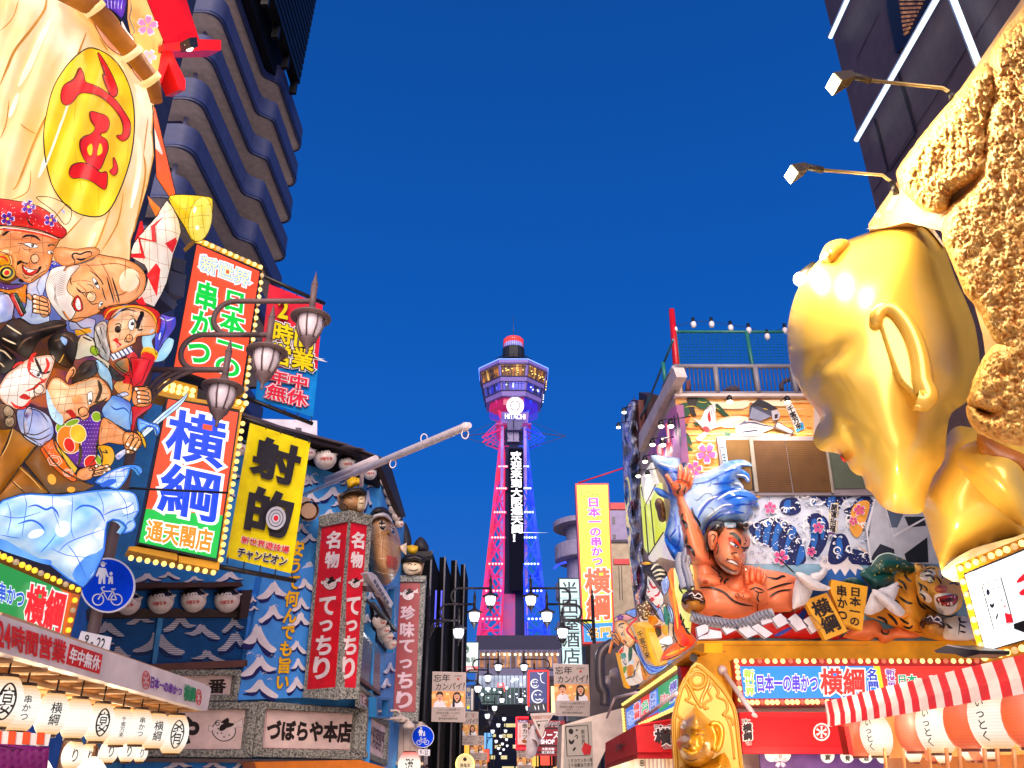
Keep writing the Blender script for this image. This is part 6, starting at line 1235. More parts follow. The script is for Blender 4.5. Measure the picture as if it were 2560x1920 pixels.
nameboard(PZS,'G','1690,895 1842,1000 1825,1140 1680,1075','1700,930 1832,1020 1815,1115 1690,1060','small pink board above the corner board with red and grey writing','てっちり','1715,960 1820,1035 1808,1100 1705,1045',cm='d#a04848',bold=.02)
m=MB('d#5a4a48');m.prism(PZ,X('G','-400,1512 1740,1534 1735,1562 -400,1545'),0,.5);m.use('d#d87828:.5');m.prism(PZ,X('G','800,1548 1700,1530 1930,1600 1930,1700 860,1700'),.3,.9);solo('lower_eave',m,'orange lower eave under the six character name board','eave')
# red four-sided lantern columns
def stone(m,P,c,o0,o1):m.use(STN);m.prism(P,c,o0,o1)
PLL=PL2b(tuple(X('H','325,805')[0]),tuple(X('H','578,752')[0]),21.5)
mid=PLL.pt(*X('H','578,752')[0]);PLR=PL2(tuple(X('H','578,752')[0]),tuple(X('H','768,798')[0]),mid[1])
t=thing('red_column','large red lantern column with white writing on two faces in a grey stone frame','sign column',PLL.pt(*X('G','1500,990')[0]))
m=MB(STN)
L_=np.vstack([X('H','325,805 578,752'),X('G','1502,968 1216,992')]);R_=np.vstack([X('H','578,752 768,798'),X('G','1690,1000 1502,968')])
m.prism(PLL,L_,-.6,0);m.prism(PLR,R_,-.6,-.01);part(t,'stone_frame',m)
m=MB(STN);m.prism(PLL,X('H','318,798 580,745 580,790 555,842 345,886 325,870'),0,.08);m.prism(PLR,X('H','580,745 775,793 762,850 722,870 592,843 580,790'),0,.08);m.prism(PLL,X('G','1212,960 1250,932 1486,912 1502,930 1502,1020 1212,1000'),0,.08);m.prism(PLR,X('G','1502,930 1520,910 1664,920 1695,940 1690,1010 1502,1015'),0,.08);part(t,'stone_cap',m)
m=MB('d#e01020:.35');m.prism(PLL,np.vstack([X('H','348,884 556,842'),X('G','1485,912 1250,932')]),0,.02);p1=part(t,'panel',m)
m=MB('d#e01030:.35');m.prism(PLR,np.vstack([X('H','592,844 722,870'),X('G','1664,920 1520,910')]),0,.02);p2=part(t,'panel',m)
wt='d#f4e4e4:.5';m=MB(wt)
for ch,f,q in (('名','H','390,920 510,915 495,1070 375,1075'),('物','H','375,1090 500,1085 490,1230 365,1235'),('て','G','1355,140 1500,135 1485,300 1345,305'),('っ','G','1345,290 1490,285 1480,445 1335,450'),('ち','G','1328,470 1468,465 1455,640 1315,645'),('り','G','1310,650 1450,645 1440,845 1295,850')):text(m,PLL,X(f,q),[ch],wt,.04,.04,fit=ch not in 'っ')
fishicon(m,PLL,'H',415,1352,62,.03);part(p1,'lettering',m);m=MB(wt)
for ch,f,q in (('名','H','595,920 705,930 698,1075 588,1065'),('物','H','588,1085 695,1095 688,1235 580,1225'),('て','G','1588,140 1708,140 1700,300 1580,300'),('っ','G','1575,290 1695,290 1690,445 1565,445'),('ち','G','1562,470 1678,470 1670,640 1555,640'),('り','G','1548,650 1662,650 1655,845 1540,845')):text(m,PLR,X(f,q),[ch],wt,.04,.04,fit=ch not in 'っ')
fishicon(m,PLR,'H',625,1350,48,.03);part(p2,'lettering',m)
PFC=PL(1120,1600,28.5,4)
t=thing('red_column','dark red lantern column beside the black fins with a pufferfish drawn above white writing','sign column',PFC.pt(*X('G','2080,1200')[0]))
m=MB(STN);m.prism(PFC,np.vstack([X('H','978,1300 1208,1305'),X('G','2192,1205 1962,1205')]),-1,0);m.prism(PFC,np.vstack([X('H','968,1288 1212,1292 1205,1340 978,1340')]),-1,.12);part(t,'stone_frame',m);m=MB('d#9c1020:.35');m.prism(PFC,np.vstack([X('H','990,1348 1163,1348'),X('G','2172,1122 1984,1122')]),0,.03);p1=part(t,'panel',m)
m=MB(wt);fishicon(m,PFC,'G',2112,120,58,.03)
for ch,q in (('珍','2048,215 2175,215 2170,340 2040,340'),('味','2042,355 2170,355 2165,490 2035,490'),('て','2035,505 2165,505 2160,620 2030,620'),('っ','2025,630 2160,630 2155,760 2020,760'),('ち','2020,780 2155,780 2150,925 2015,925'),('り','2010,945 2150,945 2145,1095 2005,1095')):text(m,PFC,X('G',q),[ch],'d#e8c8cc:.5',.04,.05,fit=ch not in 'っ')
part(p1,'lettering',m)
# carved fish heads and crowns on the columns
def bust(P,f,body,hair,face,label,crown,extra):
    t=thing('carved_fish_head',label,'carving',P.pt(*X(f,body)[-1]));m=MB('d#b88a5a:.4');m.puff(P,smooth(X(f,body),3),-.2,.5,back=.3);part(t,'body',m);m=MB('d#1c1616:.4');m.puff(P,smooth(X(f,hair),3),.3,.15,back=.5);part(t,'dark_back',m)
    m=MB('d#e8d0a8:.4')
    for s_ in face:m.puff(P,smooth(X(f,s_),2),.22,.12)
    m.use('d#2a1a14');
    for s_ in extra:m.line(P,f,s_,2.2)
    part(t,'face',m);m=MB('d#f0c018:.4');m.puff(P,X(f,crown),-.05,.3,back=.3);m.use('d#8a6010')
    cc=X(f,crown);lo,hi=cc.min(0),cc.max(0)
    for k in range(1,5):m.stroke(P,np.array([(lo[0]+(hi[0]-lo[0])*k/5,lo[1]+3),(lo[0]+(hi[0]-lo[0])*k/5,hi[1]-3)]),1.2,taper=False)
    part(t,'crown',m)
PBT=PL(890,1250,21.6,20)
bust(PBT,'H','475,640 500,610 600,580 700,590 716,620 710,690 690,765 640,775 510,755 485,700','490,630 540,590 590,570 680,562 716,595 712,625 650,600 560,612 500,650',['650,640 700,632 705,700 690,740 640,745'],'brown carved pufferfish head with yellow crown on top of the large red column','555,500 600,468 686,490 684,560 640,545 558,578',['500,650 560,640 600,660','520,690 560,720 550,745','660,660 690,650','655,690 695,690'])
PBT2=PL(1030,1400,28.4,4)
bust(PBT2,'H','1005,1150 1060,1140 1150,1150 1198,1150 1190,1220 1160,1295 1050,1295 1010,1240','1005,1155 1050,1125 1150,1120 1200,1150 1190,1190 1130,1165 1060,1170',['1020,1200 1070,1180 1160,1190 1170,1250 1100,1285 1040,1270'],'smaller carved pufferfish head with pink crown on the dark red column','1052,1045 1095,1036 1145,1048 1138,1112 1100,1118 1060,1112',['1060,1200 1080,1190 1095,1205','1110,1205 1130,1195','1060,1240 1110,1250 1150,1235'])
m=MB('d#2a2830');m.puff(PBT2,smooth(X('H','1000,900 1030,850 1055,870 1085,960 1090,1030 1050,1100 1010,1080 995,980'),2),-.3,.2);m.puff(PBT2,smooth(X('H','1110,1030 1150,975 1175,970 1215,1010 1235,1085 1130,1092'),2),-.3,.2);m.use('d#14141a');m.prism(PBT2,X('H','1050,1092 1258,1086 1262,1120 1190,1135 1050,1130'),-.5,.1);solo('dark_rock',m,'dark jagged ornament behind the smaller carved fish head','ornament')
# great pufferfish lantern
PGF=PL(960,1370,24.0,35)
t=thing('giant_fish_lantern','giant tan pufferfish lantern with round black eyes hanging between the red columns','fish lantern',PGF.pt(*X('H','870,1375')[0]));m=MB('d#c8996a:.35');bc=smooth(X('H','735,860 780,800 870,790 935,850 985,950 1003,1060 996,1200 942,1320 870,1372 800,1312 742,1200 722,1050'),3);m.puff(PGF,bc,0,1.1,45,6,back=1.2);m.use('d#a8744a:.4');m.wires(PGF,bc,5,7,1.4,.3);m.use('d#dcb48a:.35')
for s_ in ('740,900 840,890 960,950','730,990 850,1000 990,1040','730,1130 850,1150 998,1130','760,1230 860,1270 980,1240'):m.line(PGF,'H',s_,3)
part(t,'body',m);m=MB('d#2a2224:.4');m.puff(PGF,smooth(X('H','745,790 775,735 830,718 890,735 930,815 870,775 800,780'),2),.3,.5,back=.5);m.use('d#e8e4ea:.4');m.puff(PGF,smooth(X('H','740,850 780,785 860,765 910,800 930,845 870,805 800,812 760,840'),2),.6,.3);part(t,'topknot',m)
m=MB('d#140e0c:.25')
for cx,cy,rx,ry in ((848,872,27,40),(937,910,16,38)):m.use('d#e8d8c0');m.patch(PGF,ell('H',cx,cy,rx*1.15,ry*1.15,-12),PGF.up(),4);m.use('d#140e0c:.25');m.patch(PGF,ell('H',cx,cy,rx,ry,-12),PGF.up(),4)
m.use('d#a8845a');m.puff(PGF,ell('H',905,930,14,22),1.0,.2);part(t,'eye',m)
m=MB();text(m,PGF,X('H','885,1110 985,1140 965,1255 880,1215'),list('福助'),'d#d05848:.5',.035,.06,hf=lambda p:PGF.hgt(p));part(t,'lettering',m);m=MB('d#e8d4b8:.4');m.puff(PGF,X('H','995,1045 1050,1018 1052,1060 1046,1122 1000,1075'),.3,.06);part(t,'fin',m)
# ------------------------------------------------------------------ small pufferfish lanterns
def sph(az,el,r):a,e=math.radians(az),math.radians(el); return (r*math.sin(a)*math.cos(e),-r*math.cos(a)*math.cos(e),r*math.sin(e))
def make_fugu():
    t=thing('fish_lantern','x','fish lantern',(0,0,0),'pufferfish lanterns on the restaurant');m=MB('d#ece0d8:.35');m.ball((0,0,0),1,24,16);b=part(t,'body',m,org=(0,0,0))
    m=MB('d#1c181c:.35');V=[];F=[];na,ne=28,6
    for j in range(ne+1):
        for i in range(na):az=360*i/na;lo=34+14*math.sin(math.radians(az-30))-(16 if 10<az<60 else 0);V.append(sph(az,lo+(89-lo)*j/ne,1.015))
    F=[(j*na+i,j*na+(i+1)%na,(j+1)*na+(i+1)%na,(j+1)*na+i) for j in range(ne) for i in range(na)];m.add(V,F,True)
    def disc(az,el,ra,mt,r=1.02,n=12,sy=1):m.use(mt);m.add([sph(az+ra*math.cos(2*math.pi*k/n)/max(.3,math.cos(math.radians(el))),el+sy*ra*math.sin(2*math.pi*k/n),r) for k in range(n)],[tuple(range(n))])
    for k in range(9):disc(-42+13*k,8+6*math.sin(k*.5),2.6,'d#141014')
    disc(-48,24,9,'d#141014',1.02,12,1.3);disc(-28,22,5,'d#141014');disc(38,44,8,'d#f0ecec',1.03);disc(38,44,5.5,'d#141014',1.035);disc(37,45,2.6,'d#f0ecec',1.04)
    part(t,'markings',m,org=(0,0,0));m=MB('d#c82028:.5')
    for i,ch in enumerate('づぼらや'):
        V,F=glyph(ch,.05);x,y=V[:,0],V[:,1]+.12;az=-46+17*(i+x);el=-32+18*y+i*2;m.add([sph(a,e,1.02+z*.004) for a,e,z in zip(az,el,V[:,2])],F)
    part(t,'lettering',m,org=(0,0,0));m=MB('d#e8dcd0:.4');m.tube([sph(78,28,.9),sph(82,28,1.2)],[.2,.05],8);m.use('d#1c181c');m.tube([sph(0,88,.98),sph(40,84,1.22),sph(60,70,1.24)],.04,6);m.tube([sph(-75,20,.95),sph(-82,22,1.25)],[.16,.02],6);part(t,'beak',m,org=(0,0,0)); return t
fg=make_fugu();first=True
def fugu(P,f,cx,cy,r,off,rz,label):
    global first
    q=X(f,'%f,%f'%(cx,cy))[0];c=P.pt(*q,off);s_=r/FR[f][2]/FPX*np.linalg.norm(c-C0)
    if first:o=fg;o.location=Vector(c);o.rotation_euler=(0,0,math.radians(rz));o.scale=(s_,)*3;o['label']=label;first=False
    else:dup(fg,c,math.radians(rz),s_,label)
for i,(cx,cy,r) in enumerate(((985,392,80),(1235,378,86),(1487,368,86),(1745,368,88))):fugu(PZ,'D',cx,cy,r,.32,28,'pufferfish lantern over the slatted shutters, '+('half hidden behind the large blue path sign','next to the large blue path sign','third along from the blue path sign','nearest the lettered wave panel')[i])
for i,(f,cx,cy,r) in enumerate((('F',925,400,62),('H',235,270,60),('H',375,318,92),('H',556,362,68),('H',745,440,56))):fugu(PZ,f,cx,cy,r,.7,30,'pufferfish lantern under the top eave, '+('showing between the red sign and the yellow banner','peeping out past the right edge of the yellow banner','largest and just right of the yellow banner','above the long white pole','last before the roof corner')[i])
for i,(cx,cy,r) in enumerate(((876,508,46),(902,590,43),(917,664,41),(941,738,40),(965,800,38),(990,858,36))):fugu(PZS,'H',cx,cy,r,.5,62,'pufferfish lantern in the falling row under the side roof, '+('topmost','second from the top','third from the top','third from the bottom','second from the bottom','lowest')[i])
for i,(cx,cy,r) in enumerate(((1868,350,60),(1898,415,58),(1928,475,55),(1962,535,52))):fugu(PZS,'G',cx,cy,r,.5,62,'pufferfish lantern under the small side eave, '+('topmost of its four','second of its four','third of its four','lowest of its four')[i])
# side bay
m=MB('d#e4dce0:.4');m.prism(PZS,X('H','718,1272 760,1262 800,1290 940,1520 920,1560 790,1382'),.55,.7);m.use('d#6a6a78')
for k in range(6):a=k/6;m.prism(PZS,X('H','%f,%f %f,%f %f,%f %f,%f'%(790+125*a,1320+205*a,805+125*a,1345+205*a,795+122*a,1360+205*a,780+122*a,1338+205*a)),.7,.72)
m.use('d#5a3c40');m.prism(PZS,X('H','715,1375 790,1380 930,1570 925,1660 800,1430 720,1420'),.5,.6);m.use('d#1a1416');m.prism(PZS,X('G','1765,175 1830,190 2028,430 2015,440 1820,215'),.6,.7);m.prism(PZS,X('G','1810,215 1990,430 1960,620 1850,500'),0,.1);part(zb_,'side_eave',m)
m=MB('d#3a5a80:.2');m.prism(PZS,X('G','1712,420 1875,610 1870,955 1705,820'),0,.04);m.use('d#2a6aa8');m.line(PZS,'G','1790,510 1785,890',3)
m.use('d#6a4a48');m.prism(PZS,X('G','1700,815 1880,955 1878,985 1700,850'),0,.12);part(zb_,'side_window',m)
m=MB('d#2a7ec0:.5')
for s_ in ('1850,995 1965,1005 1960,1025 1850,1015','1838,995 1855,995 1855,1170 1838,1165','1945,1005 1965,1005 1958,1175 1940,1172','1845,1158 1958,1165 1958,1180 1845,1172','1925,60 2015,55 2010,75 1925,80','1995,60 2015,60 2000,620 1985,620'):m.prism(PZS,X('G',s_),.1,.3)
wave(m,PZS,'G',1960,750,90,90,1,.05);wave(m,PZS,'G',1930,880,80,80,1,.05);wave(m,PZS,'G',1770,330,50,70,1,.05);wave(m,PZS,'H',760,1460,60,60,1,.05);wave(m,PZS,'H',930,1450,60,60,1,.05);part(zb_,'side_frame',m)
for i,(a,b) in enumerate((('1830,1118 2010,1108 2035,1120','2045,1150'),('1890,1182 2080,1172 2108,1185','2118,1205'))):
    q=np.vstack([X('G',a),X('G',b)]);m=MB('d#dcc8b8:.4');m.tube([PZS.pt(q[0][0],q[0][1],.05)]+[PFC.pt(x,y,.6) for x,y in q[1:]],.035,8);e=PFC.pt(*q[-1],.6);m.lathe(e-(0,0,.2),[(.2,0),(.19,.1),(.06,.22)],14);solo('arm_spotlight',m,('upper' if i==0 else 'lower')+' pale gooseneck spotlight beside the corner name board','spotlight')
# pole, pipe, rooftop box, cream wall
q=X('H','198,618 1572,42');a,b=atY(*q[0],20.6),atY(*q[1],15.5);m=MB('d#e4dade:.4');k_=lambda f:a+(b-a)*f
m.tube([k_(f) for f in (0,.35,.36,.97,.98,1)],[.04,.05,.085,.085,.1,.06],12);pt_=thing('flag_pole','long white flag pole slanting out over the street from the wave wall','pole',a);part(pt_,'shaft',m)
m=MB('d#d8ccd0:.4');m.tube([atY(*X('H','385,500')[0],20.0),atY(*X('H','795,322')[0],18.3)],.09,10);m.tube([atY(*X('H','682,395')[0],18.8),atY(*X('H','676,545')[0],19.4)],.05,8);part(pt_,'brace',m)
m=MB('d#e4dade:.4')
for f in (.6,.77,.98):p=k_(f);m.tube([p+np.array((.07*math.cos(t_),0,(-.16 if f!=.77 else .14)+.1*math.sin(t_))) for t_ in np.linspace(0,6.28,12)],.014,5)
part(pt_,'hook',m)
m=MB('d#c8a488:.5');q=X('H','190,715 240,755');a,b=PZ.pt(*q[0],.0),PZ.pt(*q[1],1.0);m.tube([a,b],.27,16,cap=False);m.tube([b,a],.2,16,cap=True);solo('wall_pipe',m,'open ended tan pipe sticking out of the wave wall beside the yellow banner','pipe')
PRB=PL(740,1060,30,20);m=MB('d#d8d0d4:.5');m.prism(PRB,X('E','830,1545 1390,1560 1470,1565 1470,1800 830,1700'),-3,0);m.use('d#5a5660');m.prism(PRB,X('E','1290,1620 1340,1625 1340,1659 1290,1650'),0,.03);solo('white_rooftop',m,'pale rooftop block showing above the dark eave behind the yellow banner','building')
PCW=PL(1010,1850,29.8,0);m=MB('d#e4cdb8:.5');m.prism(PCW,X('G','1948,1215 2230,1205 2230,1560 1948,1545'),-2,0);m.use('d#b89880');m.prism(PCW,X('G','2068,1210 2074,1210 2074,1550 2068,1550'),0,.02);m.use('d#d8b898');m.prism(PCW,X('G','1930,1540 2240,1550 2240,1575 1930,1570'),-.5,.3);m.use('d#6a4a3a');m.prism(PCW,X('G','1930,1575 2240,1578 2240,1800 1930,1800'),-2,-.2);solo('cream_shopfront',m,'cream shopfront wall under the dark red column','building')
c=PCW.pt(*X('G','2120,1580')[0],.6);paper_lantern(c,.36,.8,'small round paper lantern under the cream shopfront by the small path sign','p#fff4e4#e04838*1.1','d#1a1414',['酒'],None)
q=PLL.pt(*X('G','1300,1300')[0],3.0)
# ================================================================== right: corner restaurant with murals and reliefs
from mathutils import noise as mnoise
RF=PL(1740,1610,16.0,0)
PSF=PL2b((1592.0,1721.6),(1748.6,1609.7),16.0)
def lift(P,d):
    q=PL(1,1,1,0);q.o=P.o+P.n*d;q.ex,q.n,q.ez,q.H,q.lay=P.ex,P.n,P.ez,[],0; return q
cr=thing('corner_restaurant','corner restaurant with bright painted murals, brown blinds and an ochre band on the right','building',RF.pt(1900,1960))
m=MB('d#cdb6ac:.6');m.prism(RF,np.array([(1686,983),(2700,983),(2700,1990),(1795,1990),(1748,1610)]),-8,0)
m.prism(PSF,np.vstack([X('K','285,575 300,640 0,1260'),X('J','735,600 770,1659'),np.array([(1600,1990),(1795,1990),(1748,1610)])]),-.15,-.02);part(cr,'wall',m)
m=MB('d#d8c8c4:.5');m.prism(PSF,X('K','276,560 303,640 160,900 -10,1260 -10,1110 120,860'),-.1,.12);m.prism(RF,X('K','286,778 1480,778 1480,797 290,797'),0,.15);part(cr,'parapet',m)
OW=lift(RF,.01);m=MB('d#f0b058:.5');m.prism(RF,X('K','290,795 1445,795 1440,1132 640,1132 660,1440 350,1440'),0,.01);mu=part(cr,'plank_mural',m)
m=MB('d#e07c20:.5')
for y in (820,838,862,905,960,1010,1062,1110,1165,1190,1222,1250,1285,1318,1350,1392,1420):
    m.use(random.choice(['d#e07c20:.5','d#f8d8a0:.5','d#d86a18:.5']));x0=295+(y-795)*.1;xe=1430 if y<1125 else 650
    while x0<xe:
        x1=min(xe,x0+random.uniform(120,420));m.line(OW,'K','%f,%f %f,%f %f,%f'%(x0,y+random.uniform(-3,3),(x0+x1)/2,y+random.uniform(-5,5),x1,y+random.uniform(-3,3)),random.uniform(1.2,3.4));x0=x1+random.uniform(5,60)
m.use('d#f6e4c0:.5')
for t_ in ('450,830 700,850 900,830 860,900 600,890','900,840 1200,830 1210,880 1050,870','640,1000 780,960 900,980 840,1040 700,1060'):m.patch(OW,smooth(X('K',t_),3))
m.use('d#0e4a2c:.5')
for t_ in ('310,880 380,850 420,870 480,808 560,828 605,870 645,860 705,925 742,962 700,962 650,922 600,910 500,900 440,872 400,960 330,972','315,900 380,890 400,960 350,990 318,960','330,1090 400,1110 432,1205 380,1180 340,1130','340,1220 400,1208 440,1250 370,1252','440,1020 500,1018 522,1030 470,1042','320,1000 360,1010 400,1040 340,1050'):m.patch(OW,smooth(X('K',t_),3))
m.use('d#1a1414:.5');m.patch(OW,smooth(X('K','390,792 450,782 482,830 450,900 470,960 430,950 405,890'),2));m.use('d#d8c040')
for t_ in ('370,890 430,880 480,895','480,840 520,850 560,845','560,870 620,890 660,910'):m.line(OW,'K',t_,1.6)
m.use('d#d86a30');m.patch(OW,smooth(X('K','335,992 425,968 395,1005 350,1062 345,1020'),2))
m.use('d#f4eef0');m.patch(OW,smooth(X('K','440,975 500,1000 540,910 622,862 625,940 640,1030 700,1000 775,978 860,985 720,1028 645,1052 600,1072 560,1112 512,1165 478,1160 470,1140 540,1090 515,1060 480,1020'),2));m.use('d#b82030')
for t_ in ('520,1055 560,1048 585,1085 548,1102','560,960 575,930 590,1000 570,1010'):m.patch(OW,smooth(X('K',t_),2))
m.use('d#3a2830')
for t_ in ('500,1000 560,1040 640,1030','545,910 560,900 615,870','600,880 620,940','515,1150 560,1100 600,1070','440,980 500,1040 530,1060','585,900 600,960','570,905 582,950'):m.line(OW,'K',t_,1.2)
part(mu,'crane_and_pine',m)
m=MB('d#5a5c70')
for c_,t_ in (('d#4a4c60','910,880 985,818 1060,850 1150,905 1100,905 1090,960 1000,1002 905,985'),('d#8a90a8','905,980 930,890 1090,965 1000,1005'),('d#2a2a34','985,820 1060,850 1145,903 1080,915 980,880 910,885'),('d#c8c4cc','1090,920 1140,910 1165,950 1150,990 1100,1000'),('d#40303c','1115,950 1145,945 1140,980 1118,985'),('d#d8d4dc','790,1048 870,1000 950,1000 1110,1060 1000,1110 800,1122'),('d#6a6c84','800,1046 870,1000 880,1010 1130,1050 1110,1062 950,1010'),('d#5c4c4c','1130,1000 1285,1085 1265,1120 1110,1060'),('d#e8d8c8','1140,1015 1265,1085 1255,1105 1130,1050'),('d#2a2c50','850,1090 970,1075 975,1085 850,1102'),('d#b8b4c4','700,1100 770,1110 1000,1108 1250,1118 1250,1128 700,1128'),('d#2c5a4a','705,1092 760,1105 745,1128 700,1128')):m.use(c_);m.patch(OW,X('K',t_))
m.use('d#20202c')
for k in range(7):m.line(OW,'K','%d,1050 %d,1068'%(892+k*12,894+k*12),1.2,taper=False)
m.use('d#e0b830');m.line(OW,'K','1020,900 1060,908',2);part(mu,'castle_painting',m)
m=MB('d#f4f0e8');m.prism(OW,X('K','1210,882 1262,860 1366,1066 1300,1096'),0,.03);m.use('d#40a0d8');m.prism(OW,X('K','1330,1020 1350,1012 1366,1066 1300,1096 1292,1075 1335,1060'),.03,.035);text(m,OW,X('K','1215,890 1262,868 1352,1058 1300,1082'),list('千客万来'),'d#241c20',.03,.045,True);part(mu,'name_plaque',m)
for cx,cy,r in ((552,1270,80),(452,1400,62)):m=MB();sakura(m,OW,'K',cx,cy,r,'d#d84a98:.5','d#f6e8f0',cx%40);m.use('d#f8e8f0');m.patch(OW,ell('K',cx,cy,6,6));part(mu,'blossom',m)
# window with blinds
m=MB('d#8a8088:.4');m.prism(RF,X('K','635,1132 2100,1132 2100,1620 700,1620'),-.05,.1);wf=part(cr,'window_frame',m)
for t_,c_ in (('655,1160 705,1160 730,1350 690,1350','d#c0dcf0'),('712,1160 905,1160 935,1575 760,1575','d#6a4c26:.7'),('908,1162 920,1162 975,1578 938,1578','d#141216'),('938,1165 1205,1165 1265,1590 985,1590','d#5c3c20:.7'),('1212,1165 1540,1165 1600,1590 1280,1590','d#60401f:.7'),('1555,1240 1850,1240 1870,1560 1610,1565','d#50584c:.3')):
    m=MB(c_);m.prism(RF,X('K',t_),.1,.13);p_=part(wf,'blind' if '4c26' in c_ or '3c20' in c_ or '401f' in c_ else 'pane',m)
m=MB('d#3c2814')
for k in range(26):y=1175+k*16;m.prism(RF,X('K','%f,%d %f,%d %f,%d %f,%d'%(940+(y-1165)*.11,y,1540+(y-1165)*.14,y,1540+(y-1165)*.14,y+2,940+(y-1165)*.11,y+2)),.13,.135)
m.use('d#28384a');text(m,RF,X('K','658,1180 700,1180 722,1340 690,1340'),list('一生'),'d#28384a',.01,.14,True);part(wf,'blind_slat',m)
m=MB('d#8a8078:.4');m.prism(RF,X('K','905,1150 936,1150 985,1590 955,1590'),.1,.16);m.prism(RF,X('K','1540,1230 1560,1230 1615,1600 1595,1600'),.1,.16);part(wf,'mullion',m)
# wave mural
WM=lift(RF,.02);m=MB('d#cfd8ea:.5');m.prism(RF,X('L','900,290 3000,290 3000,862 880,862'),0,.02);wm=part(cr,'wave_mural',m)
m=MB('d#16225e:.5')
for t_ in ('1310,290 1420,300 1500,330 1560,400 1640,420 1700,330 1790,290','900,560 960,520 1060,480 1160,490 1260,540 1330,640 1370,760 1360,860 1180,860 1150,760 1060,720 940,640','1690,420 1760,380 1800,320 1900,300 1960,420 1900,560 1780,600 1740,520','1740,740 1850,760 1980,830 2050,862 1760,862','1990,640 2060,700 2100,780 2040,760','1180,330 1300,318 1335,420 1250,462 1160,420','1385,480 1480,440 1565,520 1545,700 1450,825 1390,760 1425,620','1600,640 1700,620 1745,760 1660,858 1560,840'):m.patch(WM,smooth(X('L',t_),3))
m.use('d#2468c0:.5')
for t_ in ('960,560 1000,540 990,660 960,640','1200,345 1250,335 1240,430 1195,410','1420,520 1460,490 1480,600 1450,740 1420,700','1500,480 1540,520 1520,660 1495,620','1630,660 1670,650 1680,780 1640,820','1040,530 1090,500 1060,700 1020,680','1140,520 1200,520 1150,640 1140,760 1090,700','1250,560 1300,600 1230,720 1220,850 1170,850','1340,680 1370,780 1330,860 1290,860','1430,300 1470,310 1440,380','1560,320 1620,300 1600,400 1560,390','1780,380 1850,320 1830,480 1790,560','1880,360 1930,400 1870,560'):m.patch(WM,smooth(X('L',t_),3))
m.use('d#f0f2f8')
for x0,x1,y0,y1,n_ in ((920,1360,520,850,110),(1320,1780,300,400,46),(1740,1940,330,580,46),(1770,2000,780,855,20)):
    for i in range(n_):r_=random.uniform(2,6);m.patch(WM,ell('L',random.uniform(x0,x1),random.uniform(y0,y1),r_,r_,0,6),WM.up(.00005))
m.use('d#3a4a78')
for i in range(120):
    cx,cy=random.uniform(905,2000),random.uniform(310,850);r=random.uniform(12,26);a=np.linspace(random.uniform(0,6),random.uniform(8,11),10);rr=np.linspace(r,r*.25,10)
    m.stroke(WM,np.stack([1600+(cx+rr*np.cos(a))/3.3182,1150+(cy+rr*np.sin(a))/3.3182],-1),1.0,WM.up(.00005))
m.use('d#c8d8f0')
for i in range(40):m.patch(WM,smooth(X('L',' '.join('%f,%f'%(cx_,cy_) for cx_,cy_ in [(lambda x,y:[(x,y),(x+22,y-16),(x+40,y-4),(x+30,y+8),(x+22,y-2)])(random.uniform(910,1950),random.uniform(320,840))][0])),2),WM.up(.00005))
m.use('d#f0a848');
for t_ in ('1740,560 1760,400 1830,340 1900,345 1900,420 1840,600 1790,640','1760,660 1800,700 1900,780 1860,760','960,290 1010,290 990,310 962,308'):m.patch(WM,smooth(X('L',t_),3))
m.use('d#f0f2f8:.5')
for x0,y0,x1,y1,n_ in ((900,560,1160,490,9),(1160,490,1370,760,10),(940,640,1180,860,9),(1310,300,1560,400,9),(1700,330,1740,520,7),(1740,520,1900,560,6),(1160,420,1330,420,6),(1385,480,1390,760,8),(1480,440,1560,700,8),(1600,640,1660,858,8),(1740,740,2050,860,9)):
    for k in range(n_):
        x,y=x0+(x1-x0)*k/n_+random.uniform(-12,12),y0+(y1-y0)*k/n_+random.uniform(-12,12);r=random.uniform(16,32);a=np.linspace(random.uniform(0,6.3),random.uniform(4,7),9)
        m.stroke(WM,np.stack([1600+(x+r*np.cos(a))/3.3182,1150+(y+r*np.sin(a))/3.3182],-1),r*.13,WM.up(.00005))
part(wm,'wave_painting',m)
for cx,cy,r,c_ in ((1080,395,52,0),(1168,808,60,1),(1770,505,36,2),(1820,415,46,3),(1480,560,46,4),(1420,760,40,5)):m=MB();sakura(m,WM,'L',cx,cy,r,'d#d8508c:.5','d#f4e8f0',20*c_);part(wm,'blossom',m)
m=MB('d#6a3a8a');m.prism(WM,X('L','1560,585 1620,600 1615,628 1555,605'),0,.03);m.use('d#e8c860');m.prism(WM,X('L','1578,348 1648,356 1632,600 1572,585'),0,.028);m.use('d#f2ece0');m.prism(WM,X('L','1584,356 1642,362 1626,612 1568,592'),.03,.034);text(m,WM,X('L','1586,360 1640,366 1622,606 1570,588'),list('開運招福'),'d#241c28',.025,.045,True);part(wm,'name_plaque',m)
m=MB('d#c8ccd8:.4')
for c_,t_ in (('d#9aa4b8','370,580 450,320 540,390 600,600'),('d#c4c8d4','450,320 900,330 900,860 430,850 400,700'),('d#2c3040','420,830 440,780 500,695 615,740 625,850'),('d#1e2430','700,780 890,640 900,850 720,850'),('d#586880','545,390 700,430 640,560 580,560'),('d#2a3038','700,470 860,470 880,545 740,560'),('d#e4e4ec','380,570 450,320 462,325 396,600 430,850 415,850'),('d#e4e4ec','455,325 550,395 610,620 880,470 885,485 612,640 540,400')):m.use(c_);m.patch(WM,X('M',t_))
part(wm,'glass_roof_painting',m)
m=MB('d#8ab4cc:.5');m.prism(RF,X('L','860,860 3000,860 3000,1500 900,1500'),0,.015);sk_=part(cr,'mountain_panel',m);MP=lift(RF,.02)
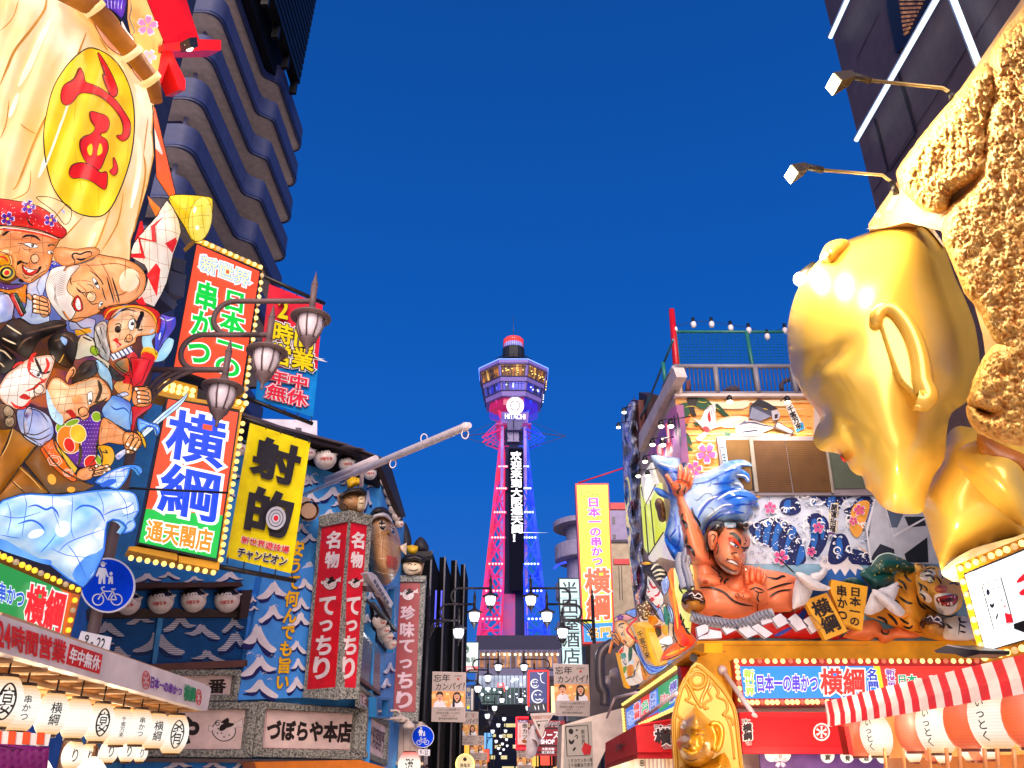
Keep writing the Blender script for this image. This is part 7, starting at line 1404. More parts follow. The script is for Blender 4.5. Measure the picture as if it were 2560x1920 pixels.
m=MB('d#2860b0:.5');m.patch(MP,X('L','1390,1060 1480,960 1560,880 1830,890 1950,1000 2100,1200 1400,1200'));m.use('d#f0e8ea');m.patch(MP,X('L','1490,870 1510,800 1690,795 1760,830 1830,880 1880,930 1800,900 1790,960 1740,900 1700,965 1660,900 1620,950 1590,900 1540,930'));part(sk_,'mountain',m)
# ochre band, side band
m=MB('d#f0ac18:.5');m.prism(RF,np.vstack([X('L','478,1500 3000,1500 3000,1700'),X('O','1330,395 1330,940 1000,940 960,300')]),0,.25);m.prism(PSF,X('O','368,690 1000,238 1050,232 1050,330 960,300 420,700'),0,.3);part(cr,'ochre_band',m)
m=MB('d#c87c10:.5');m.line(lift(RF,.26),'O','1050,315 1260,318',2.4,taper=False);m.line(lift(RF,.26),'L','530,1535 1900,1535',1.4,taper=False);part(cr,'band_joint',m)
# ---- lit box signs
t=thing('marquee_sign','wide blue and red lit sign in a red bulb frame under the ochre band','sign',RF.pt(*X('O','1900,860')[0]))
m=MB('d#b81010:.4');m.prism(RF,np.vstack([X('O','1338,394'),X('Q','1760,425 1760,915'),X('O','1392,862')]),0,.5);part(t,'frame',m)
SG=lift(RF,.5);m=MB('e#1c8cf0*1.0');m.prism(SG,np.vstack([X('O','1408,466'),X('Q','580,500 690,846'),X('O','1450,788')]),-.05,.015);m.use('e#f8e030*1.0');m.prism(SG,X('Q','578,500 648,500 710,846 640,846'),-.05,.02);m.use('e#f03020*1.0');m.prism(SG,X('Q','648,500 1700,500 1700,846 712,846'),-.05,.016);pn=part(t,'panel',m)
m=MB();wh=('e#fffaf4*1.05',.09)
text(m,SG,X('O','1440,495 1550,495 1560,765 1462,765'),list('新世界'),'e#a8d020',.03,.06,True,wh);text(m,SG,X('O','1560,545 2195,545 2195,725 1575,725'),list('日本一の串かつ'),'e#5a3ae0',.035,.06,False,wh);text(m,SG,X('Q','-8,520 488,520 500,815 10,815'),list('横綱'),'e#f02c20',.03,.06,False,wh);text(m,SG,X('Q','500,525 620,525 650,790 525,790'),list('名門'),'e#1c40c0',.035,.06,True,wh);text(m,SG,X('Q','705,530 810,530 832,745 735,745'),list('新世界'),'e#8a40b0',.03,.06,True,wh);text(m,SG,X('Q','835,590 1260,590 1268,705 840,705'),list('日本一の'),'e#10a070',.035,.06,False,wh);part(pn,'lettering',m)
bulbs(t,SG,np.vstack([along(np.vstack([X('O','1370,414'),X('Q','1700,444')]),32),along(X('O','1380,470 1412,800'),7),along(np.vstack([X('O','1430,830'),X('Q','80,886')]),18)]),.03,.045,'e#ffe890*1.5',alt='e#e87858*.8')
t=thing('marquee_sign','slanting side sign with blue, red and green panels edged by warm bulbs','sign',PSF.pt(*X('O','500,1000')[0]))
m=MB('d#a86008:.4');m.prism(PSF,X('O','212,858 775,465 790,500 790,900 240,1140'),0,.25);m.use('d#b01018');m.prism(PSF,X('O','775,465 805,470 830,620 780,560'),0,.3);part(t,'frame',m);SS=lift(PSF,.25)
m=MB('e#1c70d8*.95');m.prism(SS,X('O','255,900 780,545 775,860 272,1105'),0,.01);m.use('e#e83028*.95');m.prism(SS,X('O','410,792 495,738 490,965 400,1040'),.01,.015);m.prism(SS,X('O','400,1015 600,920 560,970 410,1040'),.01,.015);m.use('e#18a060*.95');m.prism(SS,X('O','580,678 780,545 776,800 600,930'),.01,.015);pn=part(t,'panel',m)
m=MB();wh2=('e#fff8f4*1.0',.08)
text(m,SS,X('O','270,930 335,890 340,1040 285,1075'),list('串かつ'),'e#2060c8',.03,.04,True,wh2);text(m,SS,X('O','335,850 395,815 400,985 345,1010'),list('横綱'),'e#e02828',.03,.04,True,wh2);text(m,SS,X('O','410,835 490,785 490,910 415,955'),list('名門'),'e#18a878',.03,.04,True,wh2);text(m,SS,X('O','500,750 560,712 562,900 505,930'),list('新世界'),'e#2050b8',.03,.04,True,wh2);text(m,SS,X('O','600,760 690,700 690,810 605,860'),list('日本一'),'e#e83060',.03,.04,False,wh2);text(m,SS,X('O','695,640 775,590 772,790 700,845'),list('横綱'),'e#5030b0',.03,.04,True,wh2);part(pn,'lettering',m)
bulbs(t,SS,np.vstack([along(X('O','230,848 760,482'),26),along(X('O','228,900 245,1115'),8),along(X('O','400,1050 770,880'),14)]),.04,.04,'e#ffe078*1.4')
m=MB('d#d8c4c4:.5')
for a_,b_ in (('360,1040','770,735'),('70,980','150,780'),('150,780','370,730')):m.tube([PSF.pt(*X('O',a_)[0],1.0),PSF.pt(*X('O',b_)[0],1.0)],.03,6)
solo('awning_rod',m,'thin pale rods bracing the awning in front of the slanting side sign','rod')
m=MB('d#d8c8c8:.4');q=X('O','1232,505 1560,975');m.tube([RF.pt(*q[0],.3),RF.pt(*q[1],1.2)],.045,8);m.ball(RF.pt(*q[0],.3),.09,8,6);solo('slanting_rod',m,'pale slanting awning arm across the ochre wall left of the wide sign','rod')
# ---- red awnings
RA='d#c00410:.6'
t=thing('red_awning','red awning with black and white lettering left of the golden statue','awning',RF.pt(*X('O','600,1330')[0]));m=MB(RA)
A1,A2=PL2b(tuple(X('O','60,1232')[0]),tuple(X('O','358,1062')[0]),15.0),None;kk=A1.pt(*X('O','358,1062')[0]);A2=PL(*X('O','358,1062')[0],kk[1],0)
m.prism(A1,X('O','55,1235 358,1062 378,1330 50,1455'),-.4,0);m.prism(A2,X('O','358,1062 800,985 800,1330 378,1330'),-.4,-.01);m.use('d#d01820:.6');m.prism(A2,X('O','345,1068 420,1040 800,978 800,1000 358,1070'),-.4,.02);m.use('d#b80614:.5');m.prism(A1,X('O','50,1455 378,1330 378,1392 55,1510'),-.3,-.05);m.prism(A2,X('O','378,1330 800,1330 800,1392 378,1392'),-.3,-.06);cv=part(t,'canvas',m)
m=MB();text(m,A2,X('O','540,1055 720,1045 722,1098 545,1105'),list('日本一の'),'d#2a2024',.03,.03,False,('d#f0e4e4',.13));text(m,A2,X('O','545,1095 880,1075 880,1250 560,1262'),list('横綱'),'d#2a2024',.045,.04,False,('d#f0e4e4',.11));text(m,A2,X('O','630,1255 760,1245 762,1292 635,1300'),list('よこづな'),'d#2a2024',.03,.03,False,('d#f0e4e4',.1));text(m,A1,X('O','150,1260 255,1200 258,1300 155,1330'),list('日本一'),'d#5a3030',.03,.03);part(cv,'lettering',m)
t=thing('red_awning','long red awning with a white wheel emblem under the wide blue sign','awning',RF.pt(*X('O','1900,1280')[0]));m=MB(RA);A3=lift(RF,1.2)
m.prism(A3,np.vstack([X('O','1570,985'),X('Q','900,1080 900,1365'),X('O','1605,1262')]),-.6,0);m.prism(A3,X('O','1402,930 1570,985 1605,1262 1432,1282'),-.6,.01);m.use('d#d81820:.6');m.prism(A3,np.vstack([X('O','1402,928 1500,925'),X('Q','900,1000 900,1082'),X('O','1570,987')]),-.6,-.02);m.use('d#c40616:.5');m.prism(A3,np.vstack([X('O','1432,1280 1605,1262'),X('Q','900,1365 900,1450'),X('O','1440,1342')]),-.4,-.03);cv=part(t,'canvas',m)
m=MB();text(m,A3,X('O','1432,1045 1525,1035 1535,1205 1445,1215'),list('横綱'),'d#2a2024',.05,.04,True,('d#f0e4e4',.13));text(m,A3,X('O','1422,1000 1505,985 1510,1030 1428,1040'),list('日本一'),'d#2a2024',.03,.04,False,('d#f0e4e4',.15));text(m,A3,X('O','1465,1215 1520,1210 1522,1255 1470,1260'),list('名門'),'d#8a4040',.03,.04,False,('d#f0e4e4',.1))
for r_,c_ in ((90,'d#f4e8e8'),(74,RA),(62,'d#f4e8e8')):m.use(c_);m.prism(A3,ell('Q',18,1214,r_,r_*1.08,0,28),0,.015+(90-r_)*.0004)
m.use(RA)
for k in range(6):a=math.pi*k/3;m.prism(A3,X('Q',' '.join('%f,%f'%(18+58*r*math.cos(a+d),1214+62*r*math.sin(a+d)) for r,d in ((.25,0),(1.0,-.3),(1.05,0),(1.0,.3)))),0,.04)
part(cv,'lettering',m)
t=thing('shop_curtain','purple and white shop curtain with half round lantern prints under the long red awning','curtain',A3.pt(*X('O','1900,1480')[0]));A4=lift(RF,.7);m=MB('l#7a4a98#5a3078*.5@3');m.prism(A4,np.vstack([X('O','1600,1340'),X('Q','900,1440 900,1720'),X('O','1640,1700')]),-.05,0);part(t,'cloth',m);m=MB('e#fff0d8*1.1')
for cx,cy,r in ((85,1470,72),(300,1470,74),(500,1470,76),(690,1475,70)):m.prism(A4,ell('Q',cx,cy,r,80,0,20),0,.03)
for cx in (1730,1850):m.prism(A4,ell('O',cx,1350,70,75,0,20),0,.03)
text(m,A4,X('Q','50,1460 120,1460 120,1520 50,1520'),list('宴'),'d#3a2a20',.03,.06);text(m,A4,X('Q','270,1465 330,1465 330,1530 270,1530'),list('肴'),'d#3a2a20',.03,.06);text(m,A4,X('Q','470,1465 530,1465 530,1530 470,1530'),list('酒'),'d#3a2a20',.03,.06);m.use('d#e8d8e8');sakura(m,lift(A4,.03),'O',1815,1420,60,'d#d8c8e0','d#d8c8e0');part(t,'lantern_print',m)
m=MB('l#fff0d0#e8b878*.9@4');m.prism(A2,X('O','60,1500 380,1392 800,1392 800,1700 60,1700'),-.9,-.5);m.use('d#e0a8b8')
for k in range(9):m.prism(A2,X('O','%d,1396 %d,1396 %d,1600 %d,1600'%(450+k*40,458+k*40,462+k*40,454+k*40)),-.5,-.48)
text(m,A2,X('O','395,1400 450,1400 450,1480 395,1480'),list('串'),'d#6a4a30',.02,-.45);solo('lit_curtain',m,'cream glowing shop curtain under the red awning left of the golden statue','curtain')
lamp('awning_light',RF.pt(*X('O','1900,1400')[0],1.6)+np.array((0,-.4,-.2)),70,(1,.7,.45),.3)
# ================================================================== wrestler relief on the front
RW=PL(1740,1500,15.85,0);MB.RIM={}
SKD='d#f48a5c:.3';SKH='d#ee8a58:.3';BKP='d#1c1614:.4'
MB.RIM={}
t=thing('wave_relief','big glossy blue wave relief rising behind the raised arm of the wrestler','relief',RW.pt(*X('L','600,900')[0]))
WB='m#2a6cd0#c8e6fc@1.3:.2'
m=MB(WB);c=smooth(X('L','90,-40 200,-30 350,-10 350,60 440,130 560,90 640,60 700,20 780,0 860,0 920,30 930,52 880,48 840,70 900,110 912,170 890,185 860,150 810,150 858,215 855,245 830,235 780,210 900,260 980,320 960,340 990,380 920,390 940,440 900,470 880,520 700,520 560,540 520,640 380,800 250,720 200,620 240,480 250,300 200,150 130,60'),2);m.puff(RW,c,0,.45,40,6);m.use('d#1c50c0:.2')
for t_,w in (('560,560 640,470 760,430 900,440',7),('520,640 560,520 680,420 820,370 940,370',5),('470,500 540,380 660,280 800,230',7),('440,200 560,180 680,120 820,60',5),('600,200 700,190 790,160',6),('250,640 300,560 290,420',6),('140,40 230,80 330,110',6),('300,740 330,650 320,540',5),('700,330 800,300 900,310',5)):m.line(RW,'L',t_,w)
m.use('d#eef6fc:.2')
for t_,w in (('640,330 740,270 860,250',5),('480,420 560,330 640,300',5),('700,90 800,40 900,30',5),('800,120 870,130 905,170',4),('780,190 830,200 856,240',4),('560,470 680,380 760,370',4),('150,20 240,50 330,60',4)):m.line(RW,'L',t_,w)
m.use('d#203060:.3')
for t_ in ('440,320 480,330 540,280 590,280 605,320 580,330','550,220 580,210 590,170 570,150','600,150 640,150 645,190 620,200','560,390 600,400 615,430 590,450','460,210 500,190 540,200'):m.line(RW,'L',t_,1.4)
m.use(WB)
for t_ in ('330,360 300,420 250,420 270,560 330,680 370,700 340,560 310,440','110,230 180,240 260,300 330,380 250,330 160,300','200,640 280,700 340,760 300,840 240,760'):m.puff(RW,smooth(X('L',t_),3),.1,.2)
part(t,'wave_body',m)
t=thing('wrestler_relief','frowning top-knotted wrestler relief with raised arm and open palm on the ochre band','relief figure',RW.pt(*X('L','700,1340')[0]))
m=MB(SKD)
body=smooth(X('L','430,860 520,760 600,800 640,880 740,940 860,870 1000,900 1180,930 1290,970 1310,1010 1270,1060 1300,1180 1370,1200 1300,1260 1100,1270 985,1260 975,1310 840,1345 700,1340 560,1320 470,1290 460,1100 440,960'),3);m.puff(RW,body,.1,.55,60,6)
arm=smooth(X('L','270,260 290,300 300,380 320,520 350,680 380,780 440,860 540,900 640,860 560,720 500,560 460,440 400,340 385,270 340,250'),3);m.puff(RW,arm,.25,.45,35,6)
ch=smooth(X('L','480,960 560,930 660,960 700,1010 650,1060 560,1060 490,1040'),3);m.puff(RW,ch,.5,.25);ch=smooth(X('L','700,1000 790,960 880,980 900,1090 800,1140 710,1080'),3);m.puff(RW,ch,.5,.2)
fa=smooth(X('L','1040,1010 1180,1000 1290,1040 1300,1180 1360,1205 1280,1255 1080,1262 1000,1230 1000,1100'),3);m.puff(RW,fa,.35,.3);m.use(BKP)
for t_,w in (('355,440 350,490 380,530 390,570',8),('385,620 390,700 430,740 455,800',9),('430,390 445,450 490,520 500,560',5),('485,1058 600,1060 700,1100 780,1170 860,1200 940,1212',5),('590,880 650,930 655,950',5),('650,960 680,980 665,1015',5),('700,1030 710,1000 740,985',5),('590,1300 640,1295 690,1310',4),('1050,970 1130,985 1180,965 1210,970',6),('1050,1080 1130,1050 1200,1030 1270,1020',5),('1070,1140 1150,1090 1260,1075',5),('985,1255 1060,1270 1200,1268 1330,1230',4),('975,1190 975,1300',2),('570,760 580,790 575,830',3)):m.line(RW,'L',t_,w)
m.use('d#b84a28:.4');m.patch(RW,ell('L',542,1012,18,18),RW.up(),3);m.line(RW,'L','520,1000 545,985 565,1010 550,1032',2);part(t,'body',m)
def hand(fing,palm,thumb,up,name,lines):
    h=MB(SKD);h.puff(RW,smooth(X('L',palm),3),up,.3)
    for a in fing+thumb:
        pts_=[caps('L',a[i],a[i+1],a[i+2],a[i+3],r1,r2) for i,(r1,r2) in enumerate(())]
        c=caps('L',*a);h.use(SKD);h.puff(RW,c,up+.1,.2);h.use('d#f4b08c:.25');dx,dy=a[2]-a[0],a[3]-a[1];l=math.hypot(dx,dy);h.patch(RW,ell('L',a[2]+dx/l*2,a[3]+dy/l*2,8,10,math.degrees(math.atan2(dy,dx))+90,10),RW.up(),3)
        h.use(BKP)
        for k in (.35,.7):x,y=a[0]+dx*k,a[1]+dy*k;h.stroke(RW,X('L','%f,%f %f,%f'%(x-dy/l*14,y+dx/l*14,x+dy/l*14,y-dx/l*14)),1.2)
    h.use(BKP)
    for t_,w in lines:h.line(RW,'L',t_,w)
    part(t,name,h)
hand([(330,180,335,52,24,17),(365,185,384,66,23,16),(395,200,420,100,21,15),(412,225,440,140,18,13)],'285,170 330,150 410,170 425,220 390,290 330,310 280,290 262,230',[(278,225,222,130,26,17)],.35,'raised_hand',[('320,190 335,230 310,265 325,285',4),('385,210 375,240 365,270 370,285',4),('255,205 275,190',2.5),('300,160 350,165 400,190',2)])
hand([(890,1010,878,915,26,17),(935,1000,928,892,27,18),(980,1000,986,900,27,18),(1020,1015,1040,940,24,16)],'880,1010 950,990 1040,1010 1058,1100 1050,1180 990,1195 900,1170 870,1090',[(900,1130,815,1120,34,26)],.65,'open_palm',[('910,1080 960,1060 1030,1085',4),('935,1065 985,1100 1035,1090',3),('985,1100 975,1150 990,1180',4),('810,1105 825,1135',2),('850,1105 862,1140',2)])
h=MB('d#f69a6c:.3');fc=smooth(X('L','640,640 700,560 780,540 860,580 905,640 915,700 885,760 872,830 830,930 780,955 700,920 640,850 610,760'),3);h.puff(RW,fc,.7,.55,40,5)
h.use('d#a8c4d0:.3');h.patch(RW,smooth(X('L','690,520 780,520 870,570 912,640 880,600 800,560 720,560'),3),RW.up(),4);h.patch(RW,smooth(X('L','618,790 650,850 720,905 790,930 830,915 780,955 700,922 640,852'),3),RW.up(),4);h.use('d#e83c18:.35');h.patch(RW,smooth(X('L','735,640 790,660 840,715 800,700 750,690'),3),RW.up(),3)
h.use('d#f4f0ec:.2');h.patch(RW,smooth(X('L','748,680 780,690 808,722 780,712 755,700'),3),RW.up(),3);h.patch(RW,smooth(X('L','855,765 875,750 880,765 865,775'),3),RW.up(),3);h.use('d#3a5a9a:.2');h.patch(RW,ell('L',790,712,9,9),RW.up(),3);h.use(BKP)
for t_,w in (('742,610 780,615 820,655 835,705',9),('840,720 870,735 905,720',6),('745,672 780,685 815,720 800,730',3),('770,790 760,775 790,770 810,770',3),('860,700 880,690',3),('640,680 650,740 630,790',3),('855,760 880,748',3),('720,810 740,850 800,865',3),('870,640 885,680',2.5),('850,850 840,900',2)):h.line(RW,'L',t_,w)
h.use('d#f89c6c:.28');h.puff(RW,smooth(X('L','765,770 800,755 830,790 840,830 800,825 770,810'),3),1.2,.18);h.use('d#f0a8a0:.3');q=smooth(X('L','715,832 760,825 810,855 825,890 800,875 760,855 722,852'),3);h.patch(RW,q,RW.up(),3);h.use('d#f4f0ec:.2');h.patch(RW,smooth(X('L','728,838 765,834 808,864 790,866 750,848'),3),RW.up(),3);h.use(BKP);h.stroke(RW,np.vstack([q,q[:1]]),1.8,taper=False);part(t,'head',h)
h=MB('d#1a1516:.35');h.puff(RW,smooth(X('L','560,560 600,515 660,505 700,520 690,600 650,640 600,620 580,720 560,760 545,660'),3),.75,.3);h.puff(RW,smooth(X('L','790,520 840,512 900,545 890,580 850,560'),3),1.1,.25);h.use('d#b0b4b8:.3');h.puff(RW,ell('L',880,540,30,30),1.25,.12);h.use('d#282428');h.patch(RW,ell('L',880,540,19,20),RW.up(),3);part(t,'topknot',h)
h=MB('d#f69a6c:.3');h.puff(RW,smooth(X('L','565,610 600,585 640,600 640,660 620,730 590,745 568,690'),3),.95,.2);h.use(BKP);h.line(RW,'L','585,640 605,615 625,640 610,670 620,690',3);part(t,'ear',h)
m=MB('d#f48652:.32');m.puff(RW,smooth(X('M','190,1430 360,1330 480,1340 520,1400 580,1400 660,1390 780,1410 880,1400 890,1415 840,1440 860,1455 780,1480 640,1480 560,1520 500,1515 470,1470 400,1500 220,1480'),3),.1,.35);m.use(BKP);m.line(RW,'M','510,1400 520,1435 560,1440 575,1410',5);m.line(RW,'M','780,1420 830,1430 880,1415',2);part(t,'leg',m)
m=MB('d#c81a1c:.35');m.puff(RW,smooth(X('L','415,1345 520,1330 980,1260 1370,1230 1600,1380 1800,1410 1800,1480 1400,1490 900,1470 480,1500'),2),.05,.2);m.use('d#2040a8:.35')
for t_ in ('1110,1455 1230,1390 1260,1400 1160,1460','1300,1300 1390,1220 1360,1320'):m.patch(RW,smooth(X('L',t_),2),RW.up(),4)
m.use(BKP);m.line(RW,'L','1400,1490 1560,1470 1700,1400 1800,1405',4);m.line(RW,'L','1650,1480 1720,1420',6);part(t,'red_loincloth',m)
t=thing('rope_garland','grey twisted rope garland with folded white paper zigzags across the wrestler waist','garland',RW.pt(*X('L','800,1480')[0]));m=MB('d#b0b4c0:.4')
def ropes(pts_,r,n,up):
    q=along(smooth(X('L',pts_),6,False),n);P3=RW.pts(q[:,0],q[:,1],np.full(n,up));m.use('d#b0b4c0:.4');m.tube(P3,r,10)
    for i in range(0,n-3,2):
        a=P3[i]+np.array((0,-r*.8,r*.7));b=P3[i+2]+np.array((0,-r*.8,-r*.7));mid_=(a+b)/2+np.array((0,-r*.5,0));m.use('d#888ca0:.4');m.tube([a,mid_,b],r*.28,6)
ropes('425,1295 520,1330 640,1350 780,1365 900,1340 990,1300 1100,1275',.095,44,.75);ropes('365,790 345,860 370,950 395,1060',.13,20,.75);part(t,'rope',m)
m=MB('d#d8d8e4:.35')
for t_ in ('465,1385 560,1350 575,1420 480,1475','570,1400 675,1420 680,1478 485,1490 478,1470 565,1440','670,1385 750,1345 820,1400 720,1450','790,1390 865,1335 985,1440 890,1480','915,1385 980,1355 1105,1440 1045,1480','985,1320 1050,1285 1110,1340 1015,1372','1085,1310 1165,1270 1250,1345 1150,1395','1215,1325 1290,1270 1400,1380 1310,1420','1345,1330 1420,1285 1515,1390 1430,1440'):
    c=X('L',t_);m.use('d#d8d8e4:.35');m.prism(RW,c,.72,.82);m.use('d#3a3c58');m.stroke(RW,np.vstack([c,c[:1]]),1.5,.825,False)
part(t,'folded_paper',m)
def plaque(quad,th,txts,label):
    t=thing('shop_plaque',label,'plaque',RW.pt(*X('M',quad)[2]));m=MB('d#eaa818:.4');m.prism(RW,X('M',quad),th-.14,th);p=part(t,'board',m);m=MB(BKP);
    for q,s_ in txts:text(m,RW,X('M',q),list(s_),'d#241a1a:.5',.03,th+.01,True)
    part(p,'lettering',m)
plaque('95,990 398,1050 350,1415 200,1360 85,1080',.8,(('245,1045 345,1060 330,1385 245,1370','日本一の'),('130,1030 225,1045 232,1345 150,1320','串かつ')),'yellow plaque with five small columns of black characters behind the shorter plaque')
plaque('-130,1165 55,1100 230,1420 45,1495',1.0,(('-95,1190 50,1130 190,1400 55,1450','横綱'),),'yellow plaque with two bold black characters tilted in front of the wrestler elbow')
def takoyaki(f,cx,cy,r,up,label):
    t=thing('octopus_ball',label,'food model',RW.pt(*X(f,'%d,%d'%(cx,cy+r))[0],up));m=MB('d#c8892c:.3');m.puff(RW,ell(f,cx,cy,r,r,0,28),up,.55,back=.3);part(t,'ball',m);m=MB('d#2c1410:.15');s_=r/100
    m.puff(RW,smooth(X(f,' '.join('%f,%f'%(cx+x*s_,cy+y*s_) for x,y in ((-98,-5),(-85,-60),(-40,-95),(20,-100),(75,-70),(98,-10),(88,25),(70,5),(50,30),(30,0),(5,10),(-10,40),(-30,10),(-55,0),(-70,25),(-85,5)))),2),up+.35,.3,back=.1);part(t,'sauce',m);m=MB('d#e8dcd8:.3');m.line(RW,f,' '.join('%f,%f'%(cx+x*s_,cy+y*s_) for x,y in ((-40,-60),(-10,-75),(10,-50),(40,-70),(70,-40),(40,-30))),2.6);m.line(RW,f,' '.join('%f,%f'%(cx+x*s_,cy+y*s_) for x,y in ((0,-40),(40,-30),(80,-10))),2.2);part(t,'mayonnaise',m)
takoyaki('L',443,1178,102,.55,'glossy octopus ball model with dark sauce beside the wrestler ribs');takoyaki('M',930,1375,108,.5,'glossy octopus ball model with dark sauce under the tiger chin')
def crane(f,body,w1,w2,neck,up,label):
    t=thing('crane_relief',label,'relief bird',RW.pt(*X(f,body)[0]));m=MB('d#e8e2e2:.35')
    m.puff(RW,smooth(X(f,body),3),up+.2,.2);m.use('d#201c1e');m.line(RW,f,neck,4);part(t,'body',m)
    for w in (w1,w2):
        m=MB('d#dcd8dc:.35');c=smooth(X(f,w),2);m.puff(RW,c,up,.12,it=2);m.use('d#6a6878');a=X(f,w);n_=len(a)
        for k in range(1,n_//2):m.stroke(RW,np.array([a[0]*.75+a[n_//2+k-1]*.25,a[n_//2+k-1]*.97+a[0]*.03]),1.5)
        part(t,'wing',m)
MB.RIM=None
crane('L','1290,945 1330,930 1420,970 1500,1020 1580,1060 1540,1085 1440,1080 1360,1040','1400,980 1420,940 1480,930 1520,890 1560,900 1545,950 1500,1000 1450,1020','1310,960 1270,1080 1265,1230 1300,1225 1340,1210 1380,1190 1420,1120 1430,1060 1380,1000','1290,945 1240,900 1190,850 1140,815',1.0,'white crane relief flying with its beak under a pink blossom')
crane('M','430,1075 480,1080 560,1130 650,1190 705,1260 670,1300 600,1270 520,1200 460,1130','480,1075 560,1050 640,1010 655,1060 630,1140 600,1180 560,1140','440,1080 400,1160 365,1265 420,1285 460,1270 510,1250 545,1210 540,1160 490,1110','435,1075 400,1030 350,970',.9,'white crane relief flying between the plaque and the tiger')
MB.RIM={}
t=thing('pine_relief','dark green pine clump relief with gold dots above the tiger','relief',RW.pt(*X('M','600,960')[0]));m=MB('d#145048:.3')
for t_ in ('340,920 420,880 480,800 570,770 650,800 760,860 790,910 740,945 640,920 560,960 480,990 360,980','180,1000 280,970 340,1000 380,1050 250,1030','330,940 440,930 600,940 590,1010 480,1080 420,1060 360,990'):m.puff(RW,smooth(X('M',t_),3),.15,.35)
m.use('d#e0c850:.3')
for i in range(26):m.patch(RW,ell('M',random.uniform(430,740),random.uniform(820,980),5,5,0,7),RW.up(.0003),3)
m.use('d#c8e0d8:.3');m.line(RW,'M','420,885 480,800 570,772 660,805',3);part(t,'foliage',m)
t=thing('tiger_relief','orange striped tiger relief with open red jaws at the right end of the band','relief animal',RW.pt(*X('M','1000,1480')[0]))
m=MB('d#f4a430:.35');m.puff(RW,smooth(X('M','620,960 700,930 790,930 860,1000 900,1150 1000,1300 1260,1350 1290,1490 1000,1500 700,1420 500,1330 380,1290 480,1250 600,1180'),3),.1,.45,40);m.puff(RW,smooth(X('M','700,1250 820,1270 850,1400 780,1430 680,1380'),3),.3,.25);m.use('d#e4dcd0:.4');m.puff(RW,smooth(X('M','1010,1330 1150,1290 1260,1330 1290,1480 1050,1490 1020,1420'),3),.5,.2);m.use(BKP)
for t_,w in (('640,990 690,1020 720,1080',6),('700,940 720,980 760,1010',6),('650,1130 720,1180 770,1190',6),('640,1040 690,1060',5),('470,1300 530,1320 560,1360',7),('560,1270 620,1330 640,1370',7),('660,1310 700,1340 740,1360',6),('690,1380 740,1395 770,1370',6),('800,1120 830,1200 880,1240',6),('1060,1380 1090,1395',7),('1150,1300 1165,1340 1220,1345',5),('1150,1360 1210,1390',5),('1160,1420 1210,1430',5),('1165,1300 1150,1450',3),('620,1160 660,1190',5),('1040,1355 1100,1400',5)):m.line(RW,'M',t_,w)
part(t,'body',m)
h=MB('d#f8b850:.35');fc=smooth(X('M','790,960 840,910 920,880 1010,900 1060,960 1140,1010 1175,1080 1180,1200 1130,1260 1060,1290 980,1270 900,1210 830,1160 800,1060'),3);h.puff(RW,fc,.55,.55,40);h.puff(RW,smooth(X('M','785,860 830,860 880,895 840,940 800,945'),2),.75,.15)
h.use('d#efe6da:.35')
for t_ in ('830,940 900,905 960,930 930,970 850,1000','820,1060 870,1090 930,1150 900,1190 840,1130','950,1120 1100,1110 1140,1160 1120,1250 1050,1285 980,1260','1000,900 1050,960 1020,990 980,950'):h.patch(RW,smooth(X('M',t_),3),RW.up(),4)
h.use('d#d87050:.3');h.puff(RW,smooth(X('M','945,1065 990,1030 1050,1050 1055,1085 1010,1110 960,1095'),3),1.05,.12);h.use('d#a81018:.25');q=smooth(X('M','965,1150 1020,1130 1130,1115 1138,1170 1100,1210 1030,1210 985,1190'),3);h.patch(RW,q,RW.up(),3);h.use('d#40080c');h.patch(RW,smooth(X('M','1000,1155 1080,1140 1110,1165 1050,1185 1010,1180'),3),RW.up(),3);h.use('d#f4ecd8:.25')
for t_ in ('985,1180 1005,1185 1005,1218','1075,1185 1095,1175 1098,1218','975,1150 990,1148 990,1175','1110,1125 1125,1122 1118,1150'):h.patch(RW,X('M',t_),RW.up(),3)
h.use('d#f0e8c0:.2');h.patch(RW,ell('M',915,995,28,18,20),RW.up(),3);h.use(BKP);h.patch(RW,ell('M',920,996,9,10),RW.up(),3);h.stroke(RW,np.vstack([q,q[:1]]),1.8,taper=False)
for t_,w in (('870,960 920,960 950,1000',6),('810,1010 840,1050 830,1090',5),('820,1100 860,1130 870,1170',5),('850,930 900,920 940,940',4),('880,905 920,895 960,905',4),('840,1030 880,1060 890,1090',4),('1000,920 1020,950 1010,990',4),('960,960 1000,1010 1000,1030',4),('880,1200 940,1250 1000,1280 1080,1300 1140,1270',4),('1070,1030 1110,1020 1150,1040',5),('1085,990 1130,1010',5),('885,1010 915,1018 945,1010',3),('790,870 835,870 850,900',3),('850,1180 880,1210 920,1240',4)):h.line(RW,'M',t_,w)
part(t,'head',h)
MB.RIM={'l#ffbe80#ec8646*.9@2.6':'l#e08840#e89450*.8@3'}
